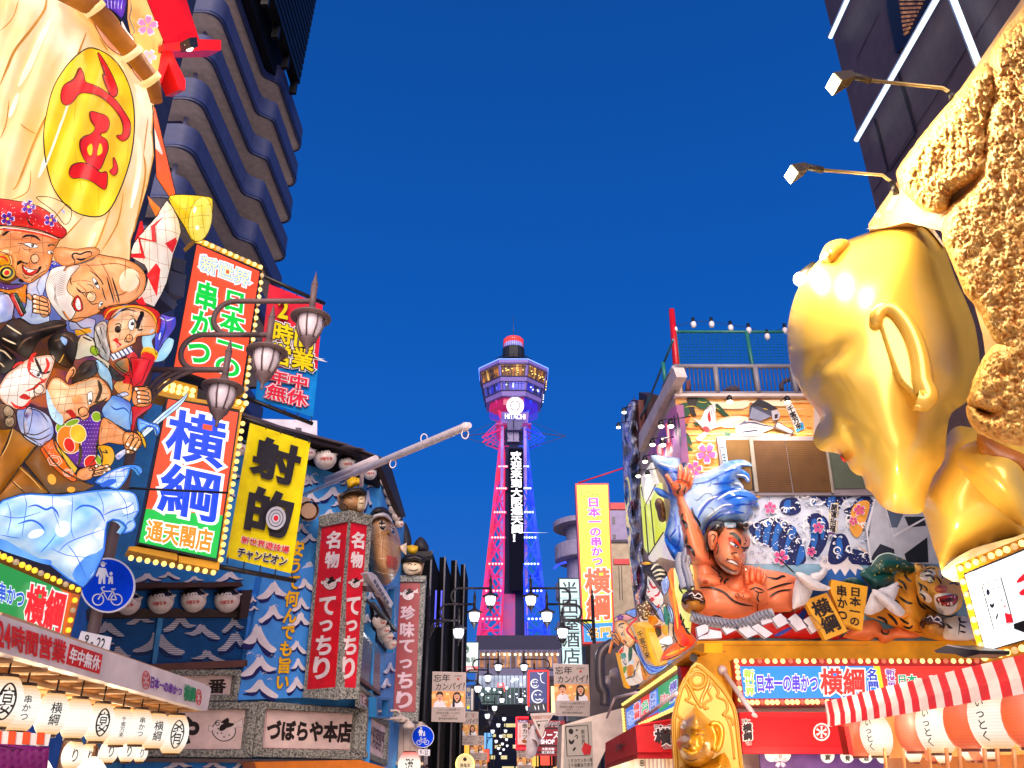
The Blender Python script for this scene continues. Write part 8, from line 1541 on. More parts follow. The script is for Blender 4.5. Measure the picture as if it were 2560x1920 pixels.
# ================================================================== lantern figures and wrapped wall on the side
RV=lift(PSF,.35);SKV='l#ffdca8#f8b878*.98@3';GV='painted lantern figures on the right side wall'
def fv(name,label,base,cat='lantern figure',group=GV): return thing(name,label,cat,RV.pt(*X('V',base)[0]),group)
sw=thing('wrapped_wall','side wall wrapped in shiny bluish plastic behind the right lantern figures','wall',PSF.pt(1600,1960));m=MB('m#5a6890#b0b4c8@.9:.16')
def crinkle(U): return .09*np.sin(U[:,0]*.22+1.3*np.sin(U[:,1]*.06))+.03*np.sin(U[:,1]*.16+U[:,0]*.1)
WPL=lift(PSF,-.1);m.puff(WPL,smooth(X('J','575,150 600,80 665,0 700,20 735,560 745,900 760,1250 800,1700 690,1700 640,1300 600,800 585,400'),2),0,.12,10,5,crinkle);m.use('d#a04a6a:.2');m.patch(WPL,smooth(X('J','690,1400 720,1380 740,1640 705,1650'),2),WPL.up(),4);m.patch(WPL,smooth(X('J','650,840 690,850 700,900 655,905'),2),WPL.up(),4);m.use('d#c8d0e8:.2')
for t_,w in (('600,120 590,300 610,380',6),('640,100 650,300 630,420',4),('640,560 660,750 690,1000',5),('700,650 690,850 720,1040',3),('650,1050 680,1250 700,1300',4),('620,640 650,900 660,980',3),('720,1330 690,1450 720,1620',5)):m.line(WPL,'J',t_,w)
part(sw,'plastic_sheet',m)
m=MB('d#5a2826:.5');m.prism(PSF,X('J','658,0 715,0 745,600 700,560'),-.4,-.05);m.use('d#3a2a2c');m.prism(PSF,X('K','-10,765 60,790 60,1100 0,1170'),-.5,-.2);part(sw,'brick_strip',m)
MB.RIM=None
m=MB('l#6a4090#b06090*.55@1.2');c=X('J','780,480 860,330 980,80 1030,40 1075,520 1060,490 800,470');m.prism(PSF,c,-.05,.1);m.use('l#e83048#ff90a0*.85@3');SP_=lift(PSF,.1)
for t_ in ('940,200 970,210 985,330 1000,400 985,470 940,470 955,330','870,380 910,370 930,460 875,460'):m.patch(SP_,smooth(X('J',t_),2))
m.use('l#fff4e8#ffd8d0*.95')
for t_ in ('955,240 968,240 975,330 965,360','880,380 900,375 910,450 880,440','985,380 1000,420 980,440'):m.patch(SP_,smooth(X('J',t_),2))
m.use('d#28305a')
for t_ in ('1040,100 1060,250 1070,400','1010,120 1030,300'):m.line(SP_,'J',t_,4)
solo('side_mural',m,'violet and pink lit mural under the sloping white roof edge','mural')
m=MB('l#e8f040#f0f8a0*.95@1.5');m.prism(PSF,X('J','730,700 870,690 905,1090 800,1285 765,1230 740,900'),0,.12);m.use('l#f8f4d8#e8d8e8*.9@3');m.prism(PSF,X('J','740,640 820,520 870,690 790,870 740,780'),.1,.16);m.prism(PSF,X('J','800,1290 930,1090 1000,1180 1030,1340 880,1300 830,1345 800,1320'),.1,.16);m.use('d#5a4630');SP2=lift(PSF,.18)
for t_ in ('770,880 800,1280','815,830 850,1200','740,720 770,880 860,700','800,1290 925,1095'):m.stroke(SP2,X('J',t_),3.2,.0,False)
m.use('d#8a5a28:.6');m.puff(SP2,smooth(X('J','850,860 880,810 930,850 945,1000 890,1005 870,930'),2),.1,.2);solo('lime_window',m,'lime lit slanting window panel beside the raised arm','window')
for i,(f,x,y,lb) in enumerate((('J',598,100,'topmost small spotlight on the far edge of the wrapped wall'),('J',552,224,'leftmost small spotlight sticking out of the wrapped wall'),('J',905,216,'small spotlight high on the sloping white roof edge'),('J',985,214,'small spotlight nearest the pine mural corner'),('J',834,368,'small spotlight halfway down the sloping roof edge'),('J',920,370,'small spotlight over the pink mural'),('J',772,508,'small spotlight above the raised hand wave'),('J',716,628,'lowest small spotlight on the sloping roof edge'),('J',794,626,'small spotlight over the lime window'),('K',745,840,'small spotlight above the painted crane'),('K',1225,845,'small spotlight above the painted castle plaque'))):
    P_=PSF if f=='J' else RF;c=P_.pt(*X(f,'%d,%d'%(x,y))[0],.7 if i>8 else .35);t=thing('spot_lamp',lb,'spotlight',c);m=MB('d#1a1618:.4');m.lathe(c,[(.06,0),(.06,.08),(.03,.13)],10);m.tube([c+(0,0,.13),c+P_.n*-.4+(0,0,.2)],.012,5);part(t,'housing',m);m=MB('e#fff0d0*5');m.ball(c-(0,0,.01),.065,8,6,(1,1,.6));part(t,'lens',m)
    if i in (2,4,7,9,10):lamp('spot_light',c-(0,0,.1),120 if f=='K' else 40,(1,.86,.64),.08,150,c+np.array((0,.25 if f=='K' else 0,-1))-(0 if f=='K' else P_.n*.2),.8)
MB.RIM={SKV:'l#e89850#f0a860*.8@3'}
s=fv('lantern_figure','capped laughing lantern figure holding its hand up beside the yellow board','330,1140')
h=MB('l#fff0e0#e8c8b8*.95@3');h.puff(RV,smooth(X('V','230,1190 330,1085 420,1130 500,1280 600,1480 520,1600 340,1630 300,1500 250,1300'),2),0,.2)
for c_,t_ in (('l#e82818#f05030*.9@3','240,1190 300,1130 310,1180 250,1230'),('l#28806a#3aa890*.8@4','250,1230 320,1200 340,1260 290,1290'),('l#28806a#103830*.7@4','370,1130 420,1130 410,1280 370,1330'),('l#f0a030#e87820*.9@3','350,1380 430,1360 440,1460 360,1520'),('l#88b830#5a9040*.8@4','300,1390 350,1380 330,1450 310,1470'),('l#c8d0d8#f0f0f4*.9@5','380,1310 450,1300 440,1350 390,1350'),('l#ffd8b0#f8b888*.95','450,1260 520,1240 500,1420 440,1440'),('l#f08030#f8a850*.9@3','520,1300 600,1430 640,1500 560,1560')):h.use(c_);h.patch(RV,smooth(X('V',t_),2),RV.up(),4)
h.use(DK)
for t_,w in (('330,1540 380,1520 440,1500 450,1440 520,1270',4),('510,1300 560,1420 600,1500',4),('250,1230 300,1260 330,1330',2.4),('310,1090 300,1180',2),('290,1300 330,1360 340,1330',3)):h.line(RV,'V',t_,w)
part(s,'robe',h)
h=MB(SKV);fc=smooth(X('V','195,800 270,770 350,800 395,880 440,960 455,1060 385,1140 330,1100 275,1070 240,1000 195,900'),3);h.puff(RV,fc,.2,.3);h.use(DK)
for t_,w in (('235,870 265,830 320,825',4),('260,880 285,870 295,885',3),('305,925 280,960 300,990',3),('275,985 300,960 330,980',2),('310,1040 330,1060 345,1080',4),('215,900 225,960 250,1000',2)):h.line(RV,'V',t_,w)
h.use('l#e83048#d82040*.9');h.line(RV,'V','390,760 470,760 400,830 350,910 400,980 470,1050 500,1060',5);h.use(RDM);h.patch(RV,ell('V',315,1045,18,12,40),RV.up(),3);part(s,'head',h)
h=MB('l#f0b0a8#d88890*.9@3');h.puff(RV,smooth(X('V','180,770 220,730 320,695 420,735 440,755 350,795 270,775 200,805'),3),.35,.15);sakura(h,RV,'V',262,745,40,'l#5a28a8#4a2090*.85','l#5a28a8#4a2090*.85');h.use('l#3070e0#b8d8ff*.9@4');h.puff(RV,smooth(X('V','320,680 400,640 460,630 480,700 460,745 420,740'),3),.25,.15);part(s,'cap',h)
h=MB('l#ffb070#f08840*.9@3')
for a in ((150,940,230,1030,20),(165,985,240,1070,20),(170,1030,240,1100,18),(200,950,250,1040,18)):c=caps('V',*a);h.use('l#ffb070#f08840*.9@3');h.puff(RV,c,.3,.12);h.use(DK);h.stroke(RV,np.vstack([c,c[:1]]),1,taper=False)
h.use('l#f08020#e86a10*.9');h.puff(RV,X('V','150,1030 182,1050 132,1215 102,1200'),.2,.06);part(s,'hand',h)
s=fv('lantern_figure','pale lantern figure with black striped hair and red face lines over a spotted sleeve','720,610')
h=MB('l#fff4ea#f8dcd0*1.0@3');h.puff(RV,smooth(X('V','610,200 680,250 745,350 830,480 805,620 720,605 640,510 590,470 605,330'),3),.2,.3);h.use('l#e82838#d01828*.9')
for t_,w in (('650,280 670,340 700,360 740,340',5),('700,470 750,450 775,400',5),('610,420 650,400',4),('720,610 755,600 765,570',5)):h.line(RV,'V',t_,w)
h.patch(RV,smooth(X('V','640,500 680,480 710,510 680,540 650,530'),2),RV.up(),3);h.use(DK)
for t_,w in (('580,250 610,340 640,390',4),('630,240 650,330',3),('600,440 620,480 650,470',3)):h.line(RV,'V',t_,w)
part(s,'head',h)
h=MB('l#2a1c18#100a08*.5@3');h.puff(RV,smooth(X('V','555,90 640,70 760,60 860,150 870,200 790,290 780,340 700,240 620,190 560,170'),3),.35,.2);h.use('l#e8d0a8#f4e4c8*.9');
for t_ in ('660,130 720,60 780,70','680,170 750,130 840,140','700,210 780,180 850,190','720,260 780,240 830,250'):h.line(RV,'V',t_,5)
h.use('l#f8c040#e87820*.9@4');h.puff(RV,smooth(X('V','515,40 600,10 680,40 640,70 560,70'),2),.3,.1);part(s,'hair',h)
h=MB('l#6a4020#8a5a30*.7@3');sl_=smooth(X('V','470,620 520,560 590,520 650,560 680,640 630,760 560,780 500,700'),3);h.puff(RV,sl_,.25,.25);h.use('l#fff0c8#ffe0a0*1')
for i in range(60):
    q=X('V','%f,%f'%(random.uniform(470,680),random.uniform(520,780)))
    if inside(q,sl_)[0] and dist(q,sl_)[0]>1.6:h.patch(RV,q+np.array([(1.7*math.cos(a),1.7*math.sin(a)) for a in np.linspace(0,6.28,8)[:-1]]),RV.up(.0002),3)
h.use('l#8098e0#c8d8ff*.9@3');h.puff(RV,smooth(X('V','785,260 840,200 872,190 905,300 885,400 835,460 795,390'),3),.3,.2);h.puff(RV,smooth(X('V','660,560 720,640 780,760 830,800 790,640 720,600'),2),.2,.12);h.puff(RV,smooth(X('V','860,560 940,640 960,820 900,800 880,680'),2),.2,.12);part(s,'sleeve',h)
h=MB('l#f8e0d0#e8c8a0*.9@3');h.puff(RV,smooth(X('V','490,720 640,760 760,620 840,560 900,620 940,760 960,980 880,1100 780,1250 640,1150 560,900'),2),.05,.15)
for c_,t_ in (('l#e82818#d01818*.9@3','640,880 800,850 790,900 700,1010 640,990'),('l#f0a020#e07818*.9@3','620,740 700,720 760,800 660,860'),('l#2a8068#48b090*.8@5','820,600 880,640 920,780 860,860 830,740'),('l#f8c040#f0a020*.9@3','790,860 870,840 880,980 820,960'),('l#f8c040#d89818*.9@3','650,1060 760,1120 700,1190 640,1140'),('l#202020#604030*.6@5','700,900 770,860 800,960 720,1020')):h.use(c_);h.patch(RV,smooth(X('V',t_),2),RV.up(),4)
h.use('l#f4f0ff#ffffff*1.5');h.patch(RV,smooth(X('V','775,1040 900,990 940,1075 800,1115'),2),RV.up(),3);h.use(DK)  # bright white patch paints a spot of light onto the robe
for t_,w in (('680,620 720,700 780,780',4),('640,870 740,850 800,830',3),('720,1020 760,1080 880,1100',3),('840,560 880,700 890,980',3),('700,1190 800,1130 900,1100',4)):h.line(RV,'V',t_,w)
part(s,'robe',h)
RVF=lift(RW,.15)
s=fv('lantern_drape','lime and red lantern drapery with black fold lines beside the octopus ball','1100,1180','lantern',None)
h=MB('l#eef078#fbf8b8*.98@2');h.puff(RVF,smooth(X('V','955,110 1020,100 1100,50 1200,70 1215,360 1170,960 1090,890 1030,700 1000,560 955,400'),2),.05,.2);h.use('l#e82820#f08030*.9@2.5');h.puff(RVF,smooth(X('V','880,170 950,100 965,400 1005,570 1040,760 1110,900 1250,1040 1120,1170 900,1270 780,1330 800,1260 930,1150 1010,1080 960,900 965,700 900,500 880,300'),2),.1,.2);h.use('l#f8b830#f09020*.9');
for t_,w in (('900,200 950,420 990,700 1010,900',6),('850,1240 1000,1180 1120,1120',6),('780,1310 950,1270 1060,1200',5)):h.line(RVF,'V',t_,w)
h.use(DK)
for t_,w in (('1040,690 1080,860 1170,970',7),('1090,760 1080,800 1110,880 1160,890',5),('1050,260 1030,360 1080,440',4),('960,740 950,960 1040,1110 1120,1130',3),('1200,180 1190,240 1215,300',4),('1140,60 1170,180',2),('780,1300 900,1280 1060,1210',3)):h.line(RVF,'V',t_,w)
part(s,'cloth',h)
h=MB('l#a8b0c8#d0d4e0*.7@3');h.puff(RVF,smooth(X('V','985,-20 1180,-20 1160,100 1195,370 1110,390 1085,200 1020,100'),2),.3,.2);h.use(DK)
for k in range(7):h.line(RVF,'V','%d,%d %d,%d %d,%d'%(1015+k*12,20+k*52,1080+k*12,35+k*52,1150+k*6,15+k*52),2)
part(s,'rope',h)
s=fv('lantern_board','tilted yellow lantern board with black characters between the figures','700,1370','lantern',None);h=MB('l#f8b420#f09c10*.95@2');h.prism(RV,X('V','418,830 470,980 600,1275 710,1372 640,1190 580,880'),.3,.5);h.use('l#ffd060#f8b030*.95');h.prism(RV,X('V','418,830 520,800 600,870 780,1370 712,1372 580,890'),.3,.45);text(h,RV,X('V','470,930 545,905 660,1270 590,1290'),list('千客万来'),'d#201410',.02,.56,True);part(s,'board',h)
s=fv('lantern_water','blue lantern water streaming along the ochre edge under the figures','700,1480','lantern',None);h=MB('l#3a78f0#c8e4ff*.95@3');h.puff(RV,smooth(X('V','450,1080 490,1090 540,1240 620,1360 780,1370 960,1300 830,1420 720,1480 620,1470 540,1340 470,1200'),2),.3,.2);h.use('l#1848c8#2858d8*.8');h.line(RV,'V','470,1110 530,1270 620,1400 720,1450',4);h.line(RV,'V','640,1390 760,1400 880,1350',3);part(s,'water',h)
h=MB('l#f8b020#e89010*.9@2');h.prism(RV,X('V','200,1205 242,1205 345,1665 305,1640'),0,.1);solo('lantern_frame_edge',h,'thin yellow edge board at the lower left of the right lantern figures','board')
MB.RIM=None
t=thing('loudspeaker','small dark horn loudspeaker under the ochre corner','loudspeaker',PSF.pt(*X('O','940,420')[0]));m=MB('d#2c2420:.4');c=RF.pt(*X('O','935,370')[0],.5);m.tube([c,c+np.array((-.02,-.12,-.03)),c+np.array((-.03,-.18,-.04))],[.03,.055,.07],14);m.tube([c,c+np.array((.14,.1,.03))],.018,6);part(t,'horn',m)
# ================================================================== roof: railing, poles, bulbs
RR=lift(RF,-.2);t=thing('roof_railing','grey roof railing with thin bars above the pine mural','railing',RF.pt(*X('K','800,775')[0]));m=MB('d#8a8690:.4')
m.tube([RR.pt(*q) for q in X('K','278,550 1500,550')],.05,6);m.tube([RR.pt(*q) for q in X('K','300,772 1500,772')],.04,6)
for a in ('285,550 302,775','622,550 645,775','952,550 985,775','1255,550 1300,775'):m.tube([RR.pt(*q) for q in X('K',a)],.06,6)
m.tube([PSF.pt(*q) for q in X('K','276,556 190,720')],.04,6);part(t,'rail',m)
m=MB('d#5a4a50:.4')
for k in range(30):x=310+k*33;m.tube([RR.pt(*q) for q in X('K','%f,560 %f,770'%(x,x+12+k*.6))],.012,4)
part(t,'bar',m)
R2_=lift(RF,-1.2);t=thing('net_fence','teal posts and rails of a net fence on the roof behind the railing','fence',R2_.pt(*X('K','900,770')[0]));m=MB('d#2a7a72:.4')
for a in ('290,260 345,770','882,262 975,770','190,520 210,690','1480,265 1560,770'):m.tube([R2_.pt(*q) for q in X('K',a)],.05,6)
m.tube([R2_.pt(*q) for q in X('K','290,263 1600,265')],.035,6);part(t,'post',m)
m=MB('d#2a6a80:.5')
for k in range(40):x=300+k*32;m.tube([R2_.pt(*q) for q in X('K','%f,265 %f,560'%(x,x+30))],.006,3,False)
for k in range(12):y=275+k*24;m.tube([R2_.pt(*q) for q in X('K','%f,%d 1600,%d'%(295+k*2,y,y))],.006,3,False)
part(t,'net',m)
m=MB('d#1c5a70:.4');m.tube([PSF.pt(*q,-.1) for q in X('K','275,330 90,790')],.03,5);m.tube([PSF.pt(*q,-.1) for q in X('K','90,790 0,990')],.03,5);part(t,'side_rail',m)
t=thing('red_pole','tall bright red pole at the roof corner','pole',RF.pt(*X('K','322,775')[0]));m=MB('d#c01022:.35');m.tube([R2_.pt(*q) for q in X('K','262,80 322,775')],[.07,.09],8);part(t,'shaft',m)
t=thing('festoon_lights','unlit white bulbs strung in the air above the roof','string lights',R2_.pt(*X('K','750,240')[0]))
pts_=[(290,240),(444,198),(595,196),(753,226),(903,246),(1056,298),(1203,248)]
for x,y in pts_:m=MB('d#e8e4e8:.3');c=R2_.pt(*X('K','%d,%d'%(x,y+6))[0]);m.ball(c,.07,8,6,(1,1,1.3));m.use('d#141418');m.tube([c+(0,0,.05),c+(0,0,.18)],.04,6);part(t,'bulb',m)
m=MB('d#2a3a58');m.tube([R2_.pt(*X('K','%d,%d'%(x,y-12))[0])+(0,0,.02) for x,y in pts_],.008,4);part(t,'wire',m)
t=thing('roof_clutter','dark odds and ends standing on the roof behind the railing','clutter',R2_.pt(*X('K','760,770')[0]));m=MB('d#5a5058:.6');m.puff(R2_,smooth(X('K','690,770 700,740 740,715 800,710 830,740 835,772'),2),0,.4,back=.3);m.use('d#7a4a4a');m.puff(R2_,smooth(X('K','375,765 380,690 405,660 418,700 420,765'),2),0,.2,back=.2);m.use('d#4a4450');m.tube([R2_.pt(*X('K','%f,%f'%(1250+80*math.cos(a),720+60*math.sin(a)))[0]) for a in np.linspace(2.6,6.8,12)],.05,6);part(t,'pile',m)
# ================================================================== golden deity bust in its pointed niche
GD='g#e2a81a:.5:.1';PGB=PL(1740,1750,13.6,-8);t=thing('golden_niche','golden pointed niche carved with circles and lobes behind the laughing bust','niche',PGB.pt(*X('O','1080,1700')[0]))
m=MB(GD);nc=smooth(X('O','960,425 1060,480 1180,600 1290,740 1360,870 1390,1000 1410,1200 1445,1500 1460,1720 800,1720 752,1488 722,1100 732,950 765,800 805,660 872,540'),2);m.prism(PGB,nc,-.55,0)
def gt(txt,r,cl=False,P=PGB,off=.0,f='O'):
    q=smooth(X(f,txt),5,cl);q=np.vstack([q,q[:1]]) if cl else q;m.tube(P.pts(q[:,0],q[:,1],np.full(len(q),off)),r,6,cap=not cl)
part(t,'slab',m);m=MB('g#c88e10:.45:.1')
for t_,r,cl in (('960,470 1095,565 975,700 862,600',.02,True),('978,520 1050,545 1065,600 1040,660 978,692 920,660 902,600 920,545',.03,True),('978,545 1025,562 1038,600 1020,640 978,655 938,640 925,600 938,562',.02,True),('850,610 905,680 960,790 1020,880',.03,False),('1100,590 1070,680 1020,800 1020,880',.03,False),('830,640 800,700 795,780 770,860 775,940 820,1000 810,980',.025,False),('835,640 880,700 900,780 860,800 930,840 950,850',.022,False),('1130,620 1190,720 1180,770 1260,810 1280,900 1240,950 1260,960 1320,990 1340,1060',.025,False),('1130,630 1090,720 1120,790 1060,830 1050,890 1090,880',.022,False),('770,960 810,990 790,1060 785,1200',.02,False),('1260,960 1300,1050 1330,1200 1350,1400',.02,False)):gt(t_,r,cl)
q=np.vstack([nc*.93+nc.mean(0)*.07]);m.tube(PGB.pts(q[:,0],q[:,1],np.zeros(len(q))),.03,6);part(t,'tracery',m)
t=thing('golden_bust','golden laughing bust with pointed head and long ears in the pointed niche','statue',PGB.pt(*X('O','1000,1700')[0]));PGS=lift(PGB,.1);GB='g#cc9010:.32:.35'
def bf(U):
    x=(U[:,0]-1500)*4.0218;y=(U[:,1]-1550)*4.0218;z=np.zeros(len(U))
    for cx,cy,sx,sy,a in ((900,1130,60,34,-.1),(1000,1130,50,30,-.1),(830,1230,45,45,.12),(1050,1230,50,45,.12),(905,1225,42,50,.2),(920,1310,90,40,.1),(920,1385,60,40,.08),(930,1090,110,30,.08)):z+=a*np.exp(-((x-cx)/sx)**2-((y-cy)/sy)**2)
    return z
m=MB(GB);m.puff(PGS,smooth(X('O','700,1720 780,1500 880,1450 1000,1420 1150,1390 1250,1330 1320,1480 1370,1720'),2),0,.45,back=.1);part(t,'shoulder',m)
m=MB(GB);hc=smooth(X('O','963,838 985,890 1040,945 1115,1010 1150,1080 1172,1190 1165,1300 1110,1410 1010,1478 910,1468 830,1400 785,1290 770,1225 800,1170 800,1080 835,1000 905,925 945,880'),3);m.puff(PGS,hc,.25,.85,55,4,bf);m.use('d#7a4a08:.4')
for t_,w in (('825,1170 850,1150 885,1165 905,1175',4),('960,1175 990,1150 1030,1155 1050,1165',4),('830,1300 870,1340 920,1355 980,1340 1030,1295',5),('865,1245 850,1215',2.5),('950,1245 960,1215',2.5),('870,1250 905,1262 950,1250',3),('800,1250 840,1280 850,1320',2),('1040,1260 1040,1300 1010,1340',2),('860,1400 920,1415 980,1395',2.5),('905,1110 950,1095 1000,1105',2)):m.line(PGS,'O',t_,w)
hd=part(t,'head',m);m=MB(GB);m.puff(PGS,smooth(X('O','835,1290 920,1310 1025,1282 1000,1345 920,1375 860,1345'),2),1.05,.1);m.puff(PGS,smooth(X('O','870,1240 885,1200 920,1190 945,1240 930,1260 890,1260'),2),1.1,.14);part(hd,'nose_and_lip',m)
m=MB(GB);ec=smooth(X('O','1120,1060 1170,1040 1215,1075 1225,1160 1205,1260 1170,1310 1145,1270 1160,1180'),3);m.puff(PGS,ec,.4,.3);q=np.vstack([ec,ec[:1]]);m.tube(PGS.pts(q[:,0],q[:,1],np.full(len(q),.62)),.045,6);part(hd,'ear',m)
# ================================================================== dark building with neon tubes, top right
PDB=PL(2140,351,13.0,-90);t=thing('neon_building','dark brown panelled building with slanting white neon tubes at the top right','building',PDB.pt(2420,1300));m=MB('d#5c4f54:.5');m.prism(PDB,np.array([(2053,-30),(2190,524),(2372,1300),(2700,1300),(2700,-30)]),-6,0);part(t,'wall',m)
m=MB('d#2a2226:.6');LB=lift(PDB,.01)
for t_,w in (('840,460 960,860',8),('960,860 790,1110',5),('690,770 780,1115',6),('1500,-10 680,1250',2),('720,80 575,380',1.4),('1150,560 1280,330',1.4),('940,880 980,920',2)):m.stroke(LB,X('N',t_),w,.004,False)
part(t,'panel_joint',m);m=MB('d#1c1a20:.3');m.prism(PDB,X('N','762,-20 1090,-20 895,290 830,345 770,60'),0,.06);w_=part(t,'window',m);m=MB('l#c88858#6a4028*.7@6');
for k in range(9):m.prism(PDB,X('N','%f,%f %f,%f %f,%f %f,%f'%(845+k*4,-10+k*28,1010-k*13,-10+k*26,1008-k*13,4+k*26,847+k*4,6+k*28)),.06,.08)
part(w_,'blind',m)
for a in ('1108,-30 572,908','528,-30 404,242','1192,-30 1375,440'):
    q=X('N',a);m=MB('e#d8ecff*1.6');m.tube([PDB.pt(*q[0],.22),PDB.pt(*q[1],.22)],.045,8);part(t,'neon_tube',m);m=MB('d#9ab0d0:.3');d=(q[1]-q[0]);nrm=np.array((-d[1],d[0]))/np.hypot(*d)*3.2;m.tube([PDB.pt(*(q[0]+nrm),.16),PDB.pt(*(q[1]+nrm),.16)],.05,6);part(t,'tube_holder',m)
# ================================================================== fried cutlet sculpture and golden head
PTM=PL(2171,559,9.2,-82);t=thing('food_signboard','cream signboard edge carrying the giant fried batter sculpture','signboard',PTM.pt(2500,1200));m=MB('d#e8c088:.5');m.prism(PTM,np.vstack([X('N','1660,-30 650,1452 655,1500 900,1440'),X('R','1000,170 1140,420 1230,740 1290,1150 1340,1320 1700,1320 1700,-600')]),-.35,0);m.use('d#f4d8b8:.5')
PTB=lift(PTM,.005)
for t_ in ('760,1360 800,1290 850,1210 880,1230 800,1360','1010,1430 1060,1370 1130,1400 1080,1440','1070,1440 1150,1400 1160,1500','690,1390 720,1370 740,1400 700,1420'):m.patch(PTB,X('N',t_))
part(t,'board',m)
def crumb(U):
    z=np.empty(len(U))
    for i,(x,y) in enumerate(U):z[i]=.06*mnoise.noise(Vector((x*.035,y*.035,1)))+.04*mnoise.noise(Vector((x*.12,y*.12,5)))+.05*abs(mnoise.noise(Vector((x*.3,y*.3,9))))+.03*mnoise.noise(Vector((x*.55,y*.55,2)))
    return z
t=thing('fried_cutlet','giant golden brown fried batter sculpture in crumbly lobes at the top right','food sculpture',PTM.pt(2500,1000));BT='b#c88020'
for f,t_ in (('N','828,1130 850,1075 1000,868 1150,688 1280,538 1380,420 1470,430 1500,600 1440,780 1430,1000 1420,1110 1210,1260 1165,1360 1050,1378 940,1300 870,1230'),('N','1420,450 1480,265 1590,115 1760,-70 1800,-70 1800,660 1620,640 1460,690'),('R','1005,190 1040,40 1170,-70 1220,-190 1235,-430 1300,-590 1430,-600 1580,-580 1580,900 1330,805 1262,722 1200,600 1130,520 1100,440 1040,300'),('R','1178,1000 1230,880 1300,800 1400,770 1580,690 1580,1110 1400,1205 1280,1185 1148,1130 1160,1060'),('R','1148,1130 1280,1180 1350,1120 1580,1070 1580,1345 1400,1358 1310,1332 1200,1282 1150,1212')):
    q=X(f,t_);c=smooth(q,4);c=along(np.vstack([c,c[:1]]),max(60,int(len(c)*1.5)))[:-1];c=c+np.array([(2.2*mnoise.noise(Vector((x*.2,y*.2,3))),2.2*mnoise.noise(Vector((x*.2,y*.2,8)))) for x,y in c]);m=MB(BT);m.puff(PTM,c,.02,.36,38,3.3,crumb,back=.05,it=3);part(t,'lobe',m)
PGH=PL(2150,900,9.4,-14);GH='g#f0c652:.3:.35'
t=thing('golden_statue','giant glossy golden bowed head with large ear and topknot beside the fried sculpture','statue',PGH.pt(*X('M','1300,900')[0]))
def hf_(U):
    x=(U[:,0]-1900)*2.2121;y=(U[:,1]-500)*2.2121;z=np.zeros(len(U))
    def gs(cx,cy,sx,sy,rot,a):
        r=math.radians(rot);u=(x-cx)*math.cos(r)+(y-cy)*math.sin(r);v=-(x-cx)*math.sin(r)+(y-cy)*math.cos(r); return a*np.exp(-(u/sx)**2-(v/sy)**2)
    z+=gs(340,905,150,50,-35,-.14)+gs(275,985,45,100,10,-.16)+gs(440,1030,130,130,0,.1)+gs(400,1325,70,42,30,.13)+gs(525,1360,32,150,-25,-.17)+gs(470,1225,130,32,35,-.11)+gs(470,1440,40,34,40,.07)+gs(700,1500,150,170,0,.08)+gs(650,1640,80,45,20,.06)+gs(920,1350,150,100,-50,.08)+gs(600,1430,30,90,5,-.05)
    return z
m=MB(GH);nk=smooth(X('M','848,425 830,300 900,150 1000,0 1040,-160 1100,-260 1250,-270 1760,-100 1760,700 1600,655 1250,765 1055,855 1012,925 990,860 940,720 900,580 870,470'),3);m.puff(PGH,nk,-.6,.7,90,7,back=.4,it=40);part(t,'neck',m)
m=MB(GH);m.puff(PGH,smooth(X('M','1130,-60 1135,60 1200,190 1290,290 1400,380 1550,480 1760,540 1760,-60 1450,-180 1250,-150'),3),-.1,.6,80,7,back=.4,it=40);part(t,'shoulder',m)
m=MB(GH);hc=smooth(X('R','600,178 480,222 400,262 330,330 250,420 190,540 155,680 152,800 170,920 205,1010 250,1090 300,1150 332,1210 305,1270 295,1330 330,1382 400,1396 450,1412 478,1450 500,1490 535,1520 566,1530 585,1590 618,1620 665,1685 732,1725 812,1736 899,1725 920,1640 960,1530 1020,1430 1032,1290 1060,1180 1150,1110 1205,1000 1215,880 1190,700 1140,560 1080,430 1020,260 960,160 900,112 830,92 700,125'),3);m.puff(PGH,hc,0,1.25,230,5,hf_,back=.5,it=90);hd=part(t,'head',m)
m=MB(GH);m.puff(PGH,smooth(X('R','332,310 365,245 425,217 485,222 472,265 430,320 402,382 365,352 338,345'),3),.35,.35,back=.3);part(hd,'topknot',m)
m=MB(GH);ec=smooth(X('R','640,690 648,620 700,588 770,620 840,710 885,820 908,920 915,1010 948,1085 915,1125 865,1112 800,1060 750,1000 690,850'),3);m.puff(PGH,ec,1.1,.2,14,4,back=-.6)
q=smooth(X('R','655,760 642,690 650,630 700,598 760,625 825,712 868,815 890,915 900,1010 925,1080 900,1110 865,1105'),5,False);m.tube(PGH.pts(q[:,0],q[:,1],1.32-.45*np.clip(1-np.arange(len(q))/9,0,1)**2),np.linspace(.07,.12,len(q)),14);part(hd,'ear',m)
m=MB('d#c01818:.3');m.puff(PGH,smooth(X('R','440,1412 462,1425 475,1450 455,1440'),2),.3,.06);part(hd,'lip',m)
m=MB('d#f4d89c:.4');m.puff(PGH,smooth(X('R','590,160 700,118 830,90 905,110 965,165 1020,255 1000,240 930,160 830,120 700,150'),2),.25,.12);m.use('d#8a6a20');
for x,y in ((700,135),(850,104),(905,125),(950,160),(985,205)):m.patch(PGH,ell('R',x,y,4,4,0,8),.5)
part(t,'flange',m)
m=MB('d#f0d890:.4');m.puff(PGH,smooth(X('M','1003,930 1080,850 1250,742 1450,682 1610,640 1760,600 1760,760 1400,820 1190,900 1150,1010 1060,985'),2),.45,.15,back=.6);part(t,'pedestal',m)
m=MB('d#9a5a1a:.4');m.puff(PGH,smooth(X('R','1200,1290 1310,1340 1450,1400 1500,1440 1500,1500 1400,1480 1230,1420'),2),.3,.1);part(t,'brace_plate',m)
